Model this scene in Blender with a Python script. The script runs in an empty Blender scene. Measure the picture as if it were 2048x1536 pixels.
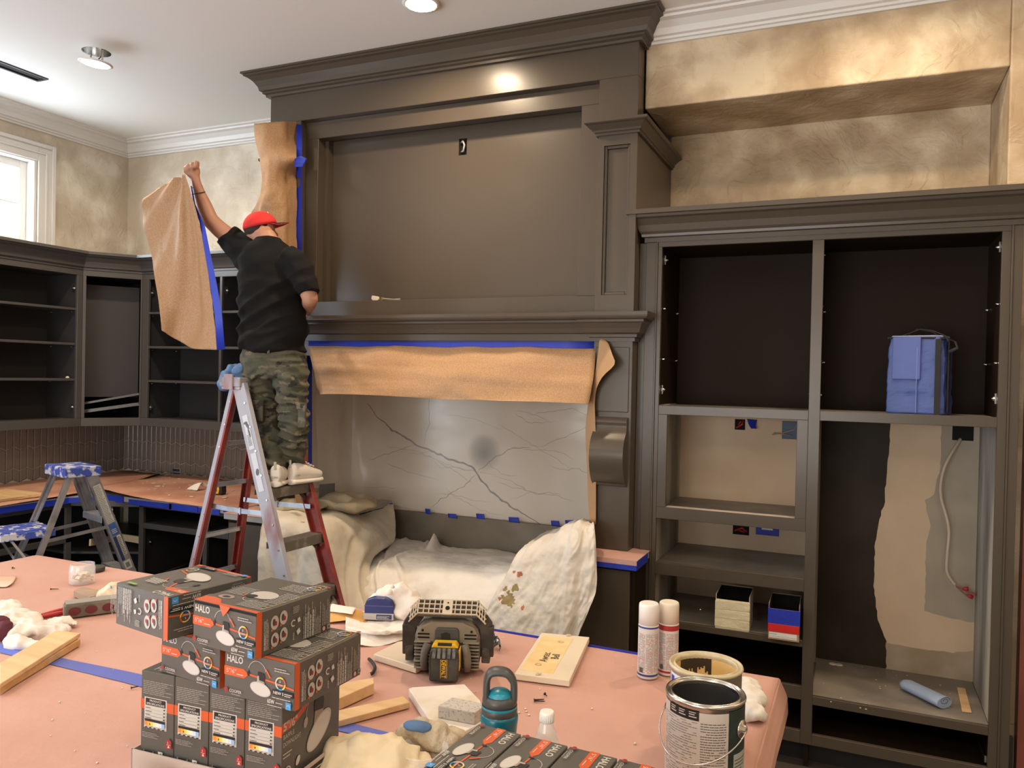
import bpy, bmesh, math, random
import numpy as np
from mathutils import Vector, Matrix, noise as mnoise
random.seed(7)
S = bpy.context.scene
COL = S.collection
# ---------------------------------------------------------------- camera
FPX, YAW, PITCH, ROLL, HC = 1580.3, 0.41518, 0.011009, 0.021616, 1.77
def _axes():
    f = Vector((-math.sin(YAW)*math.cos(PITCH), math.cos(YAW)*math.cos(PITCH), -math.sin(PITCH)))
    r = Vector((math.cos(YAW), math.sin(YAW), 0)); u = r.cross(f)
    return math.cos(ROLL)*r+math.sin(ROLL)*u, -math.sin(ROLL)*r+math.cos(ROLL)*u, f
RT, UP, FW = _axes()
cam_d = bpy.data.cameras.new('camera'); cam = bpy.data.objects.new('camera', cam_d); COL.objects.link(cam)
cam_d.sensor_width = 36; cam_d.lens = 36*FPX/2048; cam_d.clip_start = .02
cam.matrix_world = Matrix((( RT.x, UP.x, -FW.x, 0), (RT.y, UP.y, -FW.y, 0), (RT.z, UP.z, -FW.z, HC), (0, 0, 0, 1)))
S.camera = cam
# ---------------------------------------------------------------- exposure, world, big lights
S.view_settings.view_transform = 'Standard'; S.view_settings.look = 'None'
S.view_settings.gamma = 1; S.view_settings.use_curve_mapping = False
S.view_settings.exposure = 0.15
W = bpy.data.worlds.new('sky'); S.world = W; W.use_nodes = True
W.node_tree.nodes['Background'].inputs[0].default_value = (.80, .90, 1, 1)
W.node_tree.nodes['Background'].inputs[1].default_value = 3.0
def area(name, loc, rot, sx, sy, power, col, shape='RECTANGLE', spread=180):
    d = bpy.data.lights.new(name, 'AREA'); d.shape = shape; d.size = sx; d.size_y = sy
    d.energy = power; d.color = col; d.spread = math.radians(spread)
    o = bpy.data.objects.new(name, d); COL.objects.link(o); o.location = loc; o.rotation_euler = rot
    return o
R90 = math.pi/2
# daylight entering by the tall window in the left wall and the high window, then an added fill lamp
area('window_daylight', (-5.72, .2, 1.7), (0, -R90, 0), 2.2, 2.2, 120, (.70, .84, 1))
area('window_daylight', (-5.66, 3.2, 2.98), (0, -R90+.15, 0), .7, 1.2, 42, (.8, .9, 1))
area('bounce_fill', (-1.6, -4.1, 1.3), (R90+.35, 0, 0), 3.2, 2.4, 125, (1, .93, .84))  # added fill lamp behind the camera, standing in for the room's bounce
WARM = (1, .78, .54)
def at(u, v, Y=None, X=None, Z=None):
    """world point seen at photo pixel (u, v) on the plane Y=, X= or Z="""
    d = RT*((u-1024)/FPX) - UP*((v-768)/FPX) + FW
    t = Y/d.y if Y is not None else (X/d.x if X is not None else (Z-HC)/d.z)
    return Vector((0, 0, HC)) + d*t
# ---------------------------------------------------------------- materials
MATS = {}
def mat(name, col, rough=.6, metal=0, spec=.5, noise=0, nscale=20, ncol=None, bump=0, bscale=60, coat=0, emit=None, estr=1,
        detail=4, stretch=None, alpha=1, trans=0, sheen=0, lo=.35, hi=.65, bdist=.004):
    if name in MATS: return MATS[name]
    m = bpy.data.materials.new(name); m.use_nodes = True; nt = m.node_tree; N = nt.nodes; L = nt.links
    b = N['Principled BSDF']; I = b.inputs
    I['Base Color'].default_value = (*col, 1); I['Roughness'].default_value = rough; I['Metallic'].default_value = metal
    I['Specular IOR Level'].default_value = spec; I['Coat Weight'].default_value = coat; I['Coat Roughness'].default_value = .15
    if alpha < 1: I['Alpha'].default_value = alpha
    if trans: I['Transmission Weight'].default_value = trans; I['IOR'].default_value = 1.45
    if sheen: I['Sheen Weight'].default_value = sheen
    if emit: I['Emission Color'].default_value = (*emit, 1); I['Emission Strength'].default_value = estr
    tc = N.new('ShaderNodeTexCoord'); mp = N.new('ShaderNodeMapping'); L.new(tc.outputs['Object'], mp.inputs[0])
    if stretch: mp.inputs['Scale'].default_value = stretch
    if ncol is not None:
        n = N.new('ShaderNodeTexNoise'); n.inputs['Scale'].default_value = nscale; n.inputs['Detail'].default_value = detail
        L.new(mp.outputs[0], n.inputs[0])
        r = N.new('ShaderNodeValToRGB'); r.color_ramp.elements[0].position = lo; r.color_ramp.elements[1].position = hi
        r.color_ramp.elements[0].color = (*col, 1); r.color_ramp.elements[1].color = (*ncol, 1)
        L.new(n.outputs[0], r.inputs[0]); L.new(r.outputs[0], I['Base Color'])
    if bump:
        n2 = N.new('ShaderNodeTexNoise'); n2.inputs['Scale'].default_value = bscale; n2.inputs['Detail'].default_value = 6
        L.new(mp.outputs[0], n2.inputs[0])
        bp = N.new('ShaderNodeBump'); bp.inputs['Strength'].default_value = bump; bp.inputs['Distance'].default_value = bdist
        L.new(n2.outputs[0], bp.inputs['Height']); L.new(bp.outputs[0], I['Normal'])
    MATS[name] = m
    return m
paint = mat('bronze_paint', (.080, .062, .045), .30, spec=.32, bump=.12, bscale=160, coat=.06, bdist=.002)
paint_in = mat('bronze_paint_shaded', (.018, .0105, .006), .6, spec=.12, bump=.1, bscale=120, bdist=.002)  # same bronze paint, shade of the recesses put into a darker colour
white_trim = mat('white_trim', (.72, .70, .66), .42)
ceil_m = mat('ceiling_paint', (.84, .83, .79), .8, bump=.08, bscale=240)
drywall = mat('bare_drywall', (.62, .465, .32), .85, ncol=(.70, .54, .38), nscale=3, bump=.1, bscale=90)
rosin = mat('rosin_paper', (.52, .285, .228), .8, ncol=(.58, .34, .28), nscale=2.2, bump=.4, bscale=9, detail=9, bdist=.010)
kraft = mat('kraft_paper', (.34, .185, .082), .56, ncol=(.41, .24, .12), nscale=170, bump=.12, bscale=40, lo=.42, hi=.62)
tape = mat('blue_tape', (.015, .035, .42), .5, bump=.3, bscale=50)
tape_lit = mat('lit_blue_tape', (.10, .13, .48), .6, bump=.2, bscale=50)  # lit copy of the blue tape, the light put into a paler colour
canvas = mat('canvas_cloth', (.62, .55, .45), .9, ncol=(.40, .33, .24), nscale=2.6, lo=.50, hi=.80, bump=.5, bscale=26, detail=7, bdist=.008)
canvas2 = mat('white_canvas_cloth', (.76, .72, .67), .9, ncol=(.56, .48, .36), nscale=4, lo=.55, hi=.8, bump=.5, bscale=24, detail=7, bdist=.008)
black = mat('black_plastic', (.012, .012, .013), .45)
dark_hole = mat('dark_void', (.004, .004, .004), .9)
chrome = mat('nickel', (.62, .60, .57), .25, 1)
alu = mat('aluminium', (.52, .54, .58), .38, .85, ncol=(.34, .35, .38), nscale=12, lo=.45, hi=.7)
steel = mat('tin_steel', (.55, .53, .50), .25, 1, bump=.1, bscale=20)
fibre = mat('red_fibreglass', (.33, .045, .030), .5, ncol=(.20, .035, .028), nscale=10, lo=.4, hi=.6)
fibre_w = mat('worn_fibreglass', (.40, .40, .46), .6, ncol=(.26, .09, .08), nscale=5, lo=.52, hi=.66, stretch=(1, 1, .35))
step_m = mat('dirty_step', (.17, .14, .11), .55, .4, ncol=(.34, .31, .27), nscale=16, lo=.5, hi=.75)
skin = mat('skin', (.40, .20, .125), .55, bump=.1, bscale=90)
shirt_m = mat('black_tshirt', (.0075, .007, .007), .95, spec=.2, bump=.2, bscale=300)
denim = mat('blue_microfibre', (.10, .19, .36), .9, bump=.5, bscale=120)
pine = mat('pine_wood', (.62, .40, .19), .6, ncol=(.72, .50, .27), nscale=3, stretch=(1, 9, 9))
pale_board = mat('pale_board', (.70, .60, .46), .6)
white_pl = mat('white_plastic', (.80, .78, .74), .4)
white_cloth = mat('white_cotton', (.78, .72, .66), .9, bump=.3, bscale=90)
cream_cloth = mat('cream_cotton', (.74, .62, .42), .9, bump=.3, bscale=60)
yellow = mat('yellow_plastic', (.80, .48, .02), .45)
glass = mat('clear_glass', (1, 1, 1), .03, alpha=.08)
red_pl = mat('red_plastic', (.42, .02, .02), .4)
# ---------------------------------------------------------------- mesh building
class MB:
    """collects faces; build() links them as ONE mesh object"""
    def __init__(s): s.v = []; s.f = []; s.m = []; s.smooth = []
    def add(s, vs, fs, mi=0, sm=False):
        o = len(s.v); s.v += [tuple(p) for p in vs]
        for f in fs: s.f.append(tuple(i+o for i in f)); s.m.append(mi); s.smooth.append(sm)
        return s
    def box(s, x0, y0, z0, x1, y1, z1, mi=0):
        return s.obox(((x0+x1)/2, (y0+y1)/2, (z0+z1)/2), ((x1-x0)/2, 0, 0), (0, (y1-y0)/2, 0), (0, 0, (z1-z0)/2), mi)
    def obox(s, c, a, b, d, mi=0):
        c, a, b, d = map(Vector, (c, a, b, d)); vs = []
        for k in (-1, 1):
            for j in (-1, 1):
                for i in (-1, 1): vs.append(c+a*i+b*j+d*k)
        fs = [(0, 2, 3, 1), (4, 5, 7, 6), (0, 1, 5, 4), (2, 6, 7, 3), (0, 4, 6, 2), (1, 3, 7, 5)]
        if a.cross(b).dot(d) < 0: fs = [f[::-1] for f in fs]
        return s.add(vs, fs, mi)
    def beam(s, p0, p1, w, d, up=(0, 0, 1), mi=0):
        """bar from p0 to p1, w across, d along 'up'-ish side"""
        p0, p1, up = map(Vector, (p0, p1, up)); ax = (p1-p0); n = ax.normalized()
        side = n.cross(up).normalized(); u2 = side.cross(n).normalized()
        return s.obox((p0+p1)/2, ax/2, side*(w/2), u2*(d/2), mi)
    def tube(s, pts, r, n=8, mi=0, caps=True, flat=1, upv=None):
        pts = [Vector(p) for p in pts]; rs = r if hasattr(r, '__len__') else [r]*len(pts); o = len(s.v); vs = []
        prev = None
        for i, p in enumerate(pts):
            t = (pts[min(i+1, len(pts)-1)]-pts[max(i-1, 0)]).normalized()
            if prev is None:
                a = Vector(upv) if upv else (Vector((0, 0, 1)) if abs(t.z) < .9 else Vector((1, 0, 0)))
                x = t.cross(a).normalized()
            else: x = (prev-t*prev.dot(t)).normalized()
            prev = x; y = t.cross(x)
            for k in range(n):
                g = 2*math.pi*k/n; vs.append(p+x*(rs[i]*math.cos(g))+y*(rs[i]*flat*math.sin(g)))
        fs = [(i*n+k, i*n+(k+1) % n, (i+1)*n+(k+1) % n, (i+1)*n+k) for i in range(len(pts)-1) for k in range(n)]
        s.add(vs, fs, mi, True)
        if caps: s.add([], []); s.f += [tuple(o+k for k in range(n))[::-1], tuple(o+(len(pts)-1)*n+k for k in range(n))]; s.m += [mi]*2; s.smooth += [False]*2
        return s
    def lathe(s, prof, c=(0, 0, 0), n=28, mi=0, cap0=True, cap1=True, sm=True, axis=None):
        c = Vector(c); o = len(s.v); vs = []
        if axis:
            z = Vector(axis).normalized(); x = z.orthogonal().normalized(); y = z.cross(x)
        else: x, y, z = Vector((1, 0, 0)), Vector((0, 1, 0)), Vector((0, 0, 1))
        for r, h in prof:
            for k in range(n): g = 2*math.pi*k/n; vs.append(c+x*(r*math.cos(g))+y*(r*math.sin(g))+z*h)
        s.add(vs, [(i*n+k, i*n+(k+1) % n, (i+1)*n+(k+1) % n, (i+1)*n+k) for i in range(len(prof)-1) for k in range(n)], mi, sm)
        e = len(prof)-1
        if cap0: s.f.append(tuple(o+k for k in range(n))[::-1]); s.m.append(mi); s.smooth.append(False)
        if cap1: s.f.append(tuple(o+e*n+k for k in range(n))); s.m.append(mi); s.smooth.append(False)
        return s
    def prism(s, poly, ext, mi=0):
        """planar polygon (3D points) extruded by vector ext"""
        poly = [Vector(p) for p in poly]; e = Vector(ext); n = len(poly)
        nrm = Vector((0, 0, 0))
        for i in range(n): nrm += poly[i].cross(poly[(i+1) % n])
        if nrm.dot(e) > 0: poly = poly[::-1]
        return s.add(poly+[p+e for p in poly], [tuple(range(n)), tuple(range(2*n-1, n-1, -1))]+[(i, i+n, (i+1) % n+n, (i+1) % n)[::1] for i in range(n)], mi)
    def sweep(s, path, prof, mi=0, out=1, caps=True):
        """moulding: path = XY points at z 0, prof = (outward, z) points; mitred corners; outward = right of travel * out"""
        P = [Vector((p[0], p[1])) for p in path]; n = len(P); k = len(prof); vs = []
        def nr(a, b): d = (b-a).normalized(); return Vector((d.y, -d.x))*out
        for i in range(n):
            if i == 0: m = nr(P[0], P[1])
            elif i == n-1: m = nr(P[-2], P[-1])
            else:
                a, b = nr(P[i-1], P[i]), nr(P[i], P[i+1]); m = (a+b)/max(.2, 1+a.dot(b))
            for o_, z in prof: vs.append((P[i].x+m.x*o_, P[i].y+m.y*o_, z))
        fs = [(i*k+j, (i+1)*k+j, (i+1)*k+(j+1) % k, i*k+(j+1) % k) for i in range(n-1) for j in range(k)]
        if caps: fs += [tuple(range(k)), tuple(range((n-1)*k, n*k))[::-1]]
        return s.add(vs, fs, mi)
    def mesh(s, name, mats):
        me = bpy.data.meshes.new(name); me.from_pydata([tuple(p) for p in s.v], [], s.f)
        for m in (mats if isinstance(mats, (list, tuple)) else [mats]): me.materials.append(m)
        me.polygons.foreach_set('material_index', s.m); me.polygons.foreach_set('use_smooth', s.smooth)
        me.update(); return me
    def build(s, name, mats, parent=None, bevel=0, fixn=True, seg=1, loc=None):
        me = s.mesh(name, mats)
        if fixn:
            b = bmesh.new(); b.from_mesh(me); bmesh.ops.recalc_face_normals(b, faces=b.faces); b.to_mesh(me); b.free()
        o = bpy.data.objects.new(name, me); COL.objects.link(o)
        if parent: o.parent = parent; o.matrix_parent_inverse = Matrix.Translation(-Vector(parent.location)) if loc is None else Matrix()
        if loc is not None: o.location = loc
        if bevel:
            md = o.modifiers.new('bevel', 'BEVEL'); md.width = bevel; md.segments = seg; md.limit_method = 'ANGLE'; md.angle_limit = .7
            md.harden_normals = False
        return o
def thing(name, label, cat, loc=(0, 0, 0), rotz=0, group=None):
    o = bpy.data.objects.new(name, None); COL.objects.link(o); o.location = loc; o.rotation_euler = (0, 0, rotz)
    o.empty_display_size = .05; o['label'] = label; o['category'] = cat
    if group: o['group'] = group
    return o
def tag(o, label, cat, group=None):
    o['label'] = label; o['category'] = cat
    if group: o['group'] = group
    return o
def struct(o): o['kind'] = 'structure'; return o
def partlabel(o, l): o['label'] = l; return o
def part(name, m, parent, fn, bevel=0, seg=1, label=None):
    """part whose mesh is given in the parent's own coordinates"""
    b = MB(); fn(b); o = b.build(name, m, None, bevel, seg=seg); o.parent = parent
    if label: o['label'] = label
    return o
def dup(root, loc, rotz=None, label=None, group=None):
    r = root.copy(); COL.objects.link(r); r.location = loc
    if rotz is not None: r.rotation_euler = (0, 0, rotz)
    if label: r['label'] = label
    if group: r['group'] = group
    for ch in root.children:
        c = ch.copy(); COL.objects.link(c); c.parent = r
        for g in ch.children:
            d = g.copy(); COL.objects.link(d); d.parent = c
    return r
# ------------------------- cloth / paper sheets from rows of control points
def cat(p, t):
    n = len(p)-1; x = t*n; i = min(int(x), n-1); f = x-i
    a, b, c, d = p[max(i-1, 0)], p[i], p[i+1], p[min(i+2, n)]
    return b+(c-a)*(f/2)+(a-b*2.5+c*2-d*.5)*(f*f)+((b-c)*1.5+(d-a)*.5)*(f**3)
def linr(p, t):
    n = len(p)-1; x = t*n; i = min(int(x), n-1); f = x-i
    return p[i]*(1-f)+p[i+1]*f
def sheet(name, m, rows, nu=60, nv=40, amp=.004, freq=9, thick=.0012, seed=0, stretch=(1, 1, 1), parent=None, fold=None, lin=False, amp2=None):
    rows = [[Vector(p) for p in r] for r in rows]; g = linr if lin else cat
    vs = []; 
    for j in range(nv+1):
        cr = [g(r, j/nv) for r in rows]
        for i in range(nu+1): vs.append(g(cr, i/nu))
    b = MB(); W_ = nu+1
    fs = [(j*W_+i, j*W_+i+1, (j+1)*W_+i+1, (j+1)*W_+i) for j in range(nv) for i in range(nu)]
    # normals for displacement
    out = []
    for j in range(nv+1):
        for i in range(nu+1):
            p = vs[j*W_+i]
            du = vs[j*W_+min(i+1, nu)]-vs[j*W_+max(i-1, 0)]; dv = vs[min(j+1, nv)*W_+i]-vs[max(j-1, 0)*W_+i]
            n = du.cross(dv)
            n = n.normalized() if n.length > 1e-9 else Vector((0, -1, 0))
            q = Vector((p.x*stretch[0], p.y*stretch[1], p.z*stretch[2]))*freq+Vector((seed*7.3, seed*3.1, seed))
            h = mnoise.fractal(q, .7, 2.1, 4)*amp
            if amp2: h += (1-abs(mnoise.noise(q*.45+Vector((5, 3, 9))))*2)*amp2
            if fold: h += fold(j/nv, i/nu)
            out.append(p+n*h)
    b.add(out, fs, 0, True)
    o = b.build(name, m, parent, fixn=False)
    if thick: md = o.modifiers.new('thickness', 'SOLIDIFY'); md.thickness = thick; md.offset = 0
    return o
# ------------------------- organic shapes: many lofts fused into one skin
def loftring(b, rings, n=16):
    """rings: (center, rx vec, ry vec)"""
    vs = []
    for c, a, d in rings:
        c, a, d = Vector(c), Vector(a), Vector(d)
        for k in range(n): g = 2*math.pi*k/n; vs.append(c+a*math.cos(g)+d*math.sin(g))
    fs = [(i*n+k, i*n+(k+1) % n, (i+1)*n+(k+1) % n, (i+1)*n+k) for i in range(len(rings)-1) for k in range(n)]
    fs += [tuple(range(n))[::-1], tuple(range((len(rings)-1)*n, len(rings)*n))]
    b.add(vs, fs, 0, True)
def limb(b, pts, rs, n=14, flat=1, upv=None):
    """rounded chain of capsules"""
    P = [Vector(p) for p in pts]
    t0 = (P[0]-P[1]).normalized(); t1 = (P[-1]-P[-2]).normalized()
    PP = [P[0]+t0*rs[0]*.9, P[0]+t0*rs[0]*.55]+P+[P[-1]+t1*rs[-1]*.55, P[-1]+t1*rs[-1]*.9]
    RR = [rs[0]*.3, rs[0]*.8]+list(rs)+[rs[-1]*.8, rs[-1]*.3]
    b.tube(PP, RR, n, flat=flat, upv=upv)
def ellipsoid(b, c, a, d, e, n=16, m=10):
    c, a, d, e = map(Vector, (c, a, d, e)); rings = []
    for i in range(m+1):
        th = math.pi*(i+.02 if i == 0 else (i-.02 if i == m else i))/m
        rings.append((c-e*math.cos(th), a*math.sin(th), d*math.sin(th)))
    loftring(b, rings, n)
def fuse(name, m, b, voxel=.008, smooth=3, disp=None, parent=None, attrs=None):
    me = b.mesh('tmp', m); bm = bmesh.new(); bm.from_mesh(me); bmesh.ops.recalc_face_normals(bm, faces=bm.faces); bm.to_mesh(me); bm.free()
    t = bpy.data.objects.new('tmp', me); COL.objects.link(t)
    md = t.modifiers.new('r', 'REMESH'); md.mode = 'VOXEL'; md.voxel_size = voxel
    if smooth: ms = t.modifiers.new('s', 'SMOOTH'); ms.iterations = smooth; ms.factor = .5
    dg = bpy.context.evaluated_depsgraph_get(); ev = t.evaluated_get(dg); nm = bpy.data.meshes.new_from_object(ev)
    bpy.data.objects.remove(t); bpy.data.meshes.remove(me)
    if disp:
        nv = len(nm.vertices); co = [v.co.copy() for v in nm.vertices]; no = [v.normal.copy() for v in nm.vertices]
        for i in range(nv): nm.vertices[i].co = co[i]+no[i]*disp(co[i], no[i])
    nm.materials.clear()
    for mm in (m if isinstance(m, (list, tuple)) else [m]): nm.materials.append(mm)
    nm.polygons.foreach_set('use_smooth', [True]*len(nm.polygons)); nm.update(); nm.name = name
    o = bpy.data.objects.new(name, nm); COL.objects.link(o)
    if parent: o.parent = parent; o.matrix_parent_inverse = Matrix.Translation(-Vector(parent.location))
    return o
# ------------------------- flat print (lettering and graphics on packaging)
_tc = {}
def text_geo(s, bold=False):
    if (s, bold) in _tc: return _tc[(s, bold)]
    c = bpy.data.curves.new('t', 'FONT'); c.body = s; c.size = 1; c.resolution_u = 2; c.align_x = 'LEFT'
    if bold: c.offset = .022
    o = bpy.data.objects.new('t', c); me = bpy.data.meshes.new_from_object(o)
    vs = [(v.co.x, v.co.y) for v in me.vertices]; fs = [tuple(p.vertices) for p in me.polygons]
    w = max([v[0] for v in vs]+[.01]); bpy.data.objects.remove(o); bpy.data.curves.remove(c); bpy.data.meshes.remove(me)
    _tc[(s, bold)] = (vs, fs, w); return _tc[(s, bold)]
class Print:
    def __init__(s, w, h, flip=False, oy=0): s.oy = oy; s.b = MB(); s.k = 0; s.w = w; s.h = h; s.mats = []; s.flip = flip
    def mi(s, m):
        if m not in s.mats: s.mats.append(m)
        return s.mats.index(m)
    def poly(s, pts, m, keep=False):
        if not keep: s.k += 1
        z = .0003+.00012*s.k
        if s.oy: pts = [(x, y+s.oy) for x, y in pts]
        if s.flip: pts = [(s.w-x, s.h-y) for x, y in pts]
        s.b.add([(x, y, z) for x, y in pts], [tuple(range(len(pts)))], s.mi(m)); return s
    def rect(s, x, y, w, h, m, keep=False): return s.poly([(x, y), (x+w, y), (x+w, y+h), (x, y+h)], m, keep)
    def ell(s, x, y, rx, ry, m, a=0, n=24):
        ca, sa = math.cos(a), math.sin(a)
        return s.poly([(x+rx*math.cos(g)*ca-ry*math.sin(g)*sa, y+rx*math.cos(g)*sa+ry*math.sin(g)*ca) for g in [2*math.pi*k/n for k in range(n)]], m)
    def line(s, pts, t, m):
        s.k += 1
        for i in range(len(pts)-1):
            a, b = Vector(pts[i]), Vector(pts[i+1]); d = (b-a); n = Vector((-d.y, d.x)).normalized()*t/2
            s.poly([a-n, b-n, b+n, a+n], m, True)
        return s
    def arc(s, x, y, r, t, a0, a1, m, n=10):
        return s.line([(x+r*math.cos(a0+(a1-a0)*i/n), y+r*math.sin(a0+(a1-a0)*i/n)) for i in range(n+1)], t, m)
    def text(s, t, x, y, size, m, bold=False, sx=1, rot=0, fit=None):
        vs, fs, w = text_geo(t, bold); s.k += 1; z = .0003+.00012*s.k
        if fit: sx = fit/(w*size)
        ca, sa = math.cos(rot), math.sin(rot); P = []
        for a, b in vs:
            a, b = a*size*sx, b*size; P.append((x+a*ca-b*sa, y+a*sa+b*ca))
        if s.oy: P = [(a, b+s.oy) for a, b in P]
        if s.flip: P = [(s.w-a, s.h-b) for a, b in P]
        s.b.add([(a, b, z) for a, b in P], fs, s.mi(m)); return s
    def micro(s, x, y, w, h, n, m, vert=False, fill=.45, ragged=.3, seed=1):
        """rows of tiny unreadable print"""
        rr = random.Random(seed); s.k += 1
        for i in range(n):
            L_ = (h if vert else w)*(1-ragged*rr.random()); pos = 0; st = (w if vert else h)/n
            while pos < L_:
                q = min(L_-pos, L_*(.06+.16*rr.random())+.0008); th = st*fill
                if vert: s.rect(x+i*st, y+pos, th, q*.88, m, True)
                else: s.rect(x+pos, y+h-(i+1)*st, q*.88, th, m, True)
                pos += q
        return s
    def build(s, name, parent, o, ux, uy):
        """o = lower-left corner, ux/uy = axes (unit), in parent's coordinates"""
        o, ux, uy = Vector(o), Vector(ux), Vector(uy); uz = ux.cross(uy)
        me = s.b.mesh(name, s.mats)
        for v in me.vertices: v.co = o+ux*v.co.x+uy*v.co.y+uz*v.co.z
        ob = bpy.data.objects.new(name, me); COL.objects.link(ob); ob.parent = parent
        return ob
# ================================================================ ROOM SHELL
XL, YB, ZC = -5.52, 4.65, 3.59
def plaster(name, c1, c2, c3):
    m = mat(name, c1, .5, ncol=c2, nscale=3.4, detail=12, lo=.40, hi=.62, bump=.75, bscale=10, bdist=.014)
    nt = m.node_tree; N = nt.nodes; L = nt.links; b = N['Principled BSDF']
    ramp = [n for n in N if n.type == 'VALTORGB'][0]; ramp.color_ramp.elements.new(.52).color = (*c3, 1)
    bp = [n for n in N if n.type == 'BUMP'][0]
    v = N.new('ShaderNodeTexNoise'); v.inputs['Scale'].default_value = 5; v.inputs['Detail'].default_value = 10; v.inputs['Distortion'].default_value = 2.2
    tc = [n for n in N if n.type == 'TEX_COORD'][0]; L.new(tc.outputs['Object'], v.inputs[0])
    r = N.new('ShaderNodeValToRGB'); r.color_ramp.elements[0].position = .50; r.color_ramp.elements[1].position = .62; L.new(v.outputs[0], r.inputs[0])
    b2 = N.new('ShaderNodeBump'); b2.inputs['Strength'].default_value = .6; b2.inputs['Distance'].default_value = .004
    L.new(r.outputs[0], b2.inputs['Height']); L.new(bp.outputs[0], b2.inputs['Normal']); L.new(b2.outputs[0], b.inputs['Normal'])
    return m
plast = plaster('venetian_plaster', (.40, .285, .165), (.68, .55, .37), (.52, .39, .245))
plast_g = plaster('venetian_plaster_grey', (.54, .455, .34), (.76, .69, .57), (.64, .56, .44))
def bx(name, m, *c, parent=None, bevel=0):
    b = MB(); b.box(*c); return b.build(name, m, parent, bevel)
floor_m = mat('dusty_dark_floor', (.060, .045, .038), .6, ncol=(.12, .10, .09), nscale=6, lo=.4, hi=.75, bump=.1, bscale=40)
struct(bx('floor', floor_m, -5.7, -4.2, -.1, 3.0, 4.8, 0))
# ceiling with the openings the downlights and the vent hang in
LIGHTS = [(-4.075, 3.205, True), (-2.013, 3.363, True), (.10, 3.32, False), (-3.0, 1.2, False), (-1.0, .6, False), (.7, 1.2, False), (2.0, 3.3, False), (-4.4, .2, False),
          (-1.0, -1.9, False), (-3.2, -1.6, False), (1.2, -1.4, False)]
WHERE = ['above the bookcase', 'over the left half of the island', 'over the middle of the island', 'over the right end of the island', 'in the far right corner', 'over the left side of the room', 'at the middle of the room behind', 'at the left behind the camera', 'at the right behind the camera']
VENT = [(-4.80, 3.10), (-4.88, 3.13), (-4.83, 3.395), (-4.74, 3.38)]
bm = bmesh.new()
def loop(pts):
    vs = [bm.verts.new((x, y, ZC)) for x, y in pts]
    for i in range(len(vs)): bm.edges.new((vs[i], vs[(i+1) % len(vs)]))
loop([(-5.7, -4.2), (3, -4.2), (3, 4.8), (-5.7, 4.8)])
HR = .078
for x, y, op in LIGHTS:
    if op: loop([(x-.02+HR*math.cos(g), y+.015+HR*math.sin(g)) for g in [k*math.pi/10 for k in range(20)]])
loop([(-4.86, 3.06), (-4.78, 3.06), (-4.78, 3.40), (-4.86, 3.40)])
bmesh.ops.triangle_fill(bm, use_beauty=True, edges=bm.edges[:])
me = bpy.data.meshes.new('ceiling'); bm.to_mesh(me); bm.free(); me.materials.append(ceil_m)
ceiling = bpy.data.objects.new('ceiling', me); COL.objects.link(ceiling); struct(ceiling)
md = ceiling.modifiers.new('t', 'SOLIDIFY'); md.thickness = .02; md.offset = 1
# left wall with the high window and, out of frame, a tall one
b = MB()
WY0, WY1, WZ0, WZ1 = 2.35, 3.865, 2.62, 3.265
for c in ((-4.2, .6, 0, 3.7), (-.9, 1.3, 0, .6), (-.9, 1.3, 2.8, 3.7), (1.3, WY0, 0, 3.7), (WY0, WY1, 0, WZ0), (WY0, WY1, WZ1, 3.7), (WY1, 4.8, 0, 3.7)):
    y0, y1, z0, z1 = (c if c[0] != -4.2 else (-4.2, -.9, 0, 3.7)); b.box(XL-.18, y0, z0, XL, y1, z1)
struct(b.build('wall_left', plast_g))
b = MB()
b.box(XL, YB, 0, -1.03, YB+.15, 3.7)                       # deep plane left of and behind the hood
wall_back = struct(b.build('wall_back', plast_g))
b = MB(); NZ = 3.155; YN = 4.52; YW = 4.0
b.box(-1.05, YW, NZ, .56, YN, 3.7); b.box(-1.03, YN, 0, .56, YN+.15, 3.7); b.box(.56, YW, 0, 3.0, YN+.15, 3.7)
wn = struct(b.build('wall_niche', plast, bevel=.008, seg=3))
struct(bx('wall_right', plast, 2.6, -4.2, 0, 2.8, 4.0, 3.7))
b = MB(); b.box(-5.7, -4.2, 0, -3.3, -4.0, 3.7); b.box(.1, -4.2, 0, 2.8, -4.0, 3.7); b.box(-3.3, -4.2, 2.6, .1, -4.0, 3.7)
struct(b.build('wall_front', plast_g))
# window in the left wall
def frame_x(b, x0, x1, y0, y1, z0, z1, w):
    b.box(x0, y0, z0, x1, y0+w, z1); b.box(x0, y1-w, z0, x1, y1, z1); b.box(x0, y0+w, z0, x1, y1-w, z0+w); b.box(x0, y0+w, z1-w, x1, y1-w, z1)
b = MB(); frame_x(b, XL, XL+.018, WY0-.125, WY1+.135, WZ0-.125, WZ1+.12, .13); frame_x(b, XL+.018, XL+.03, WY0-.125, WY1+.135, WZ0-.125, WZ1+.12, .03)
frame_x(b, XL+.018, XL+.026, WY0-.07, WY1+.075, WZ0-.06, WZ1+.06, .02)
win = struct(b.build('window_1', white_trim, bevel=.004))
b = MB(); frame_x(b, XL-.16, XL+.004, WY0, WY1, WZ0, WZ1, .018); part_ = b.build('window_jamb', white_trim, win)
b = MB(); frame_x(b, XL-.12, XL-.08, WY0+.018, WY1-.018, WZ0+.018, WZ1-.018, .055); frame_x(b, XL-.14, XL-.12, WY0+.018, WY1-.018, WZ0+.018, WZ1-.018, .03)
b.box(XL-.115, (WY0+WY1)/2-.012, WZ0+.07, XL-.09, (WY0+WY1)/2+.012, WZ1-.07)
b.box(XL-.115, WY0+.07, 2.93, XL-.09, WY1-.07, 2.945); b.build('window_sash', white_trim, win, bevel=.003)
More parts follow.
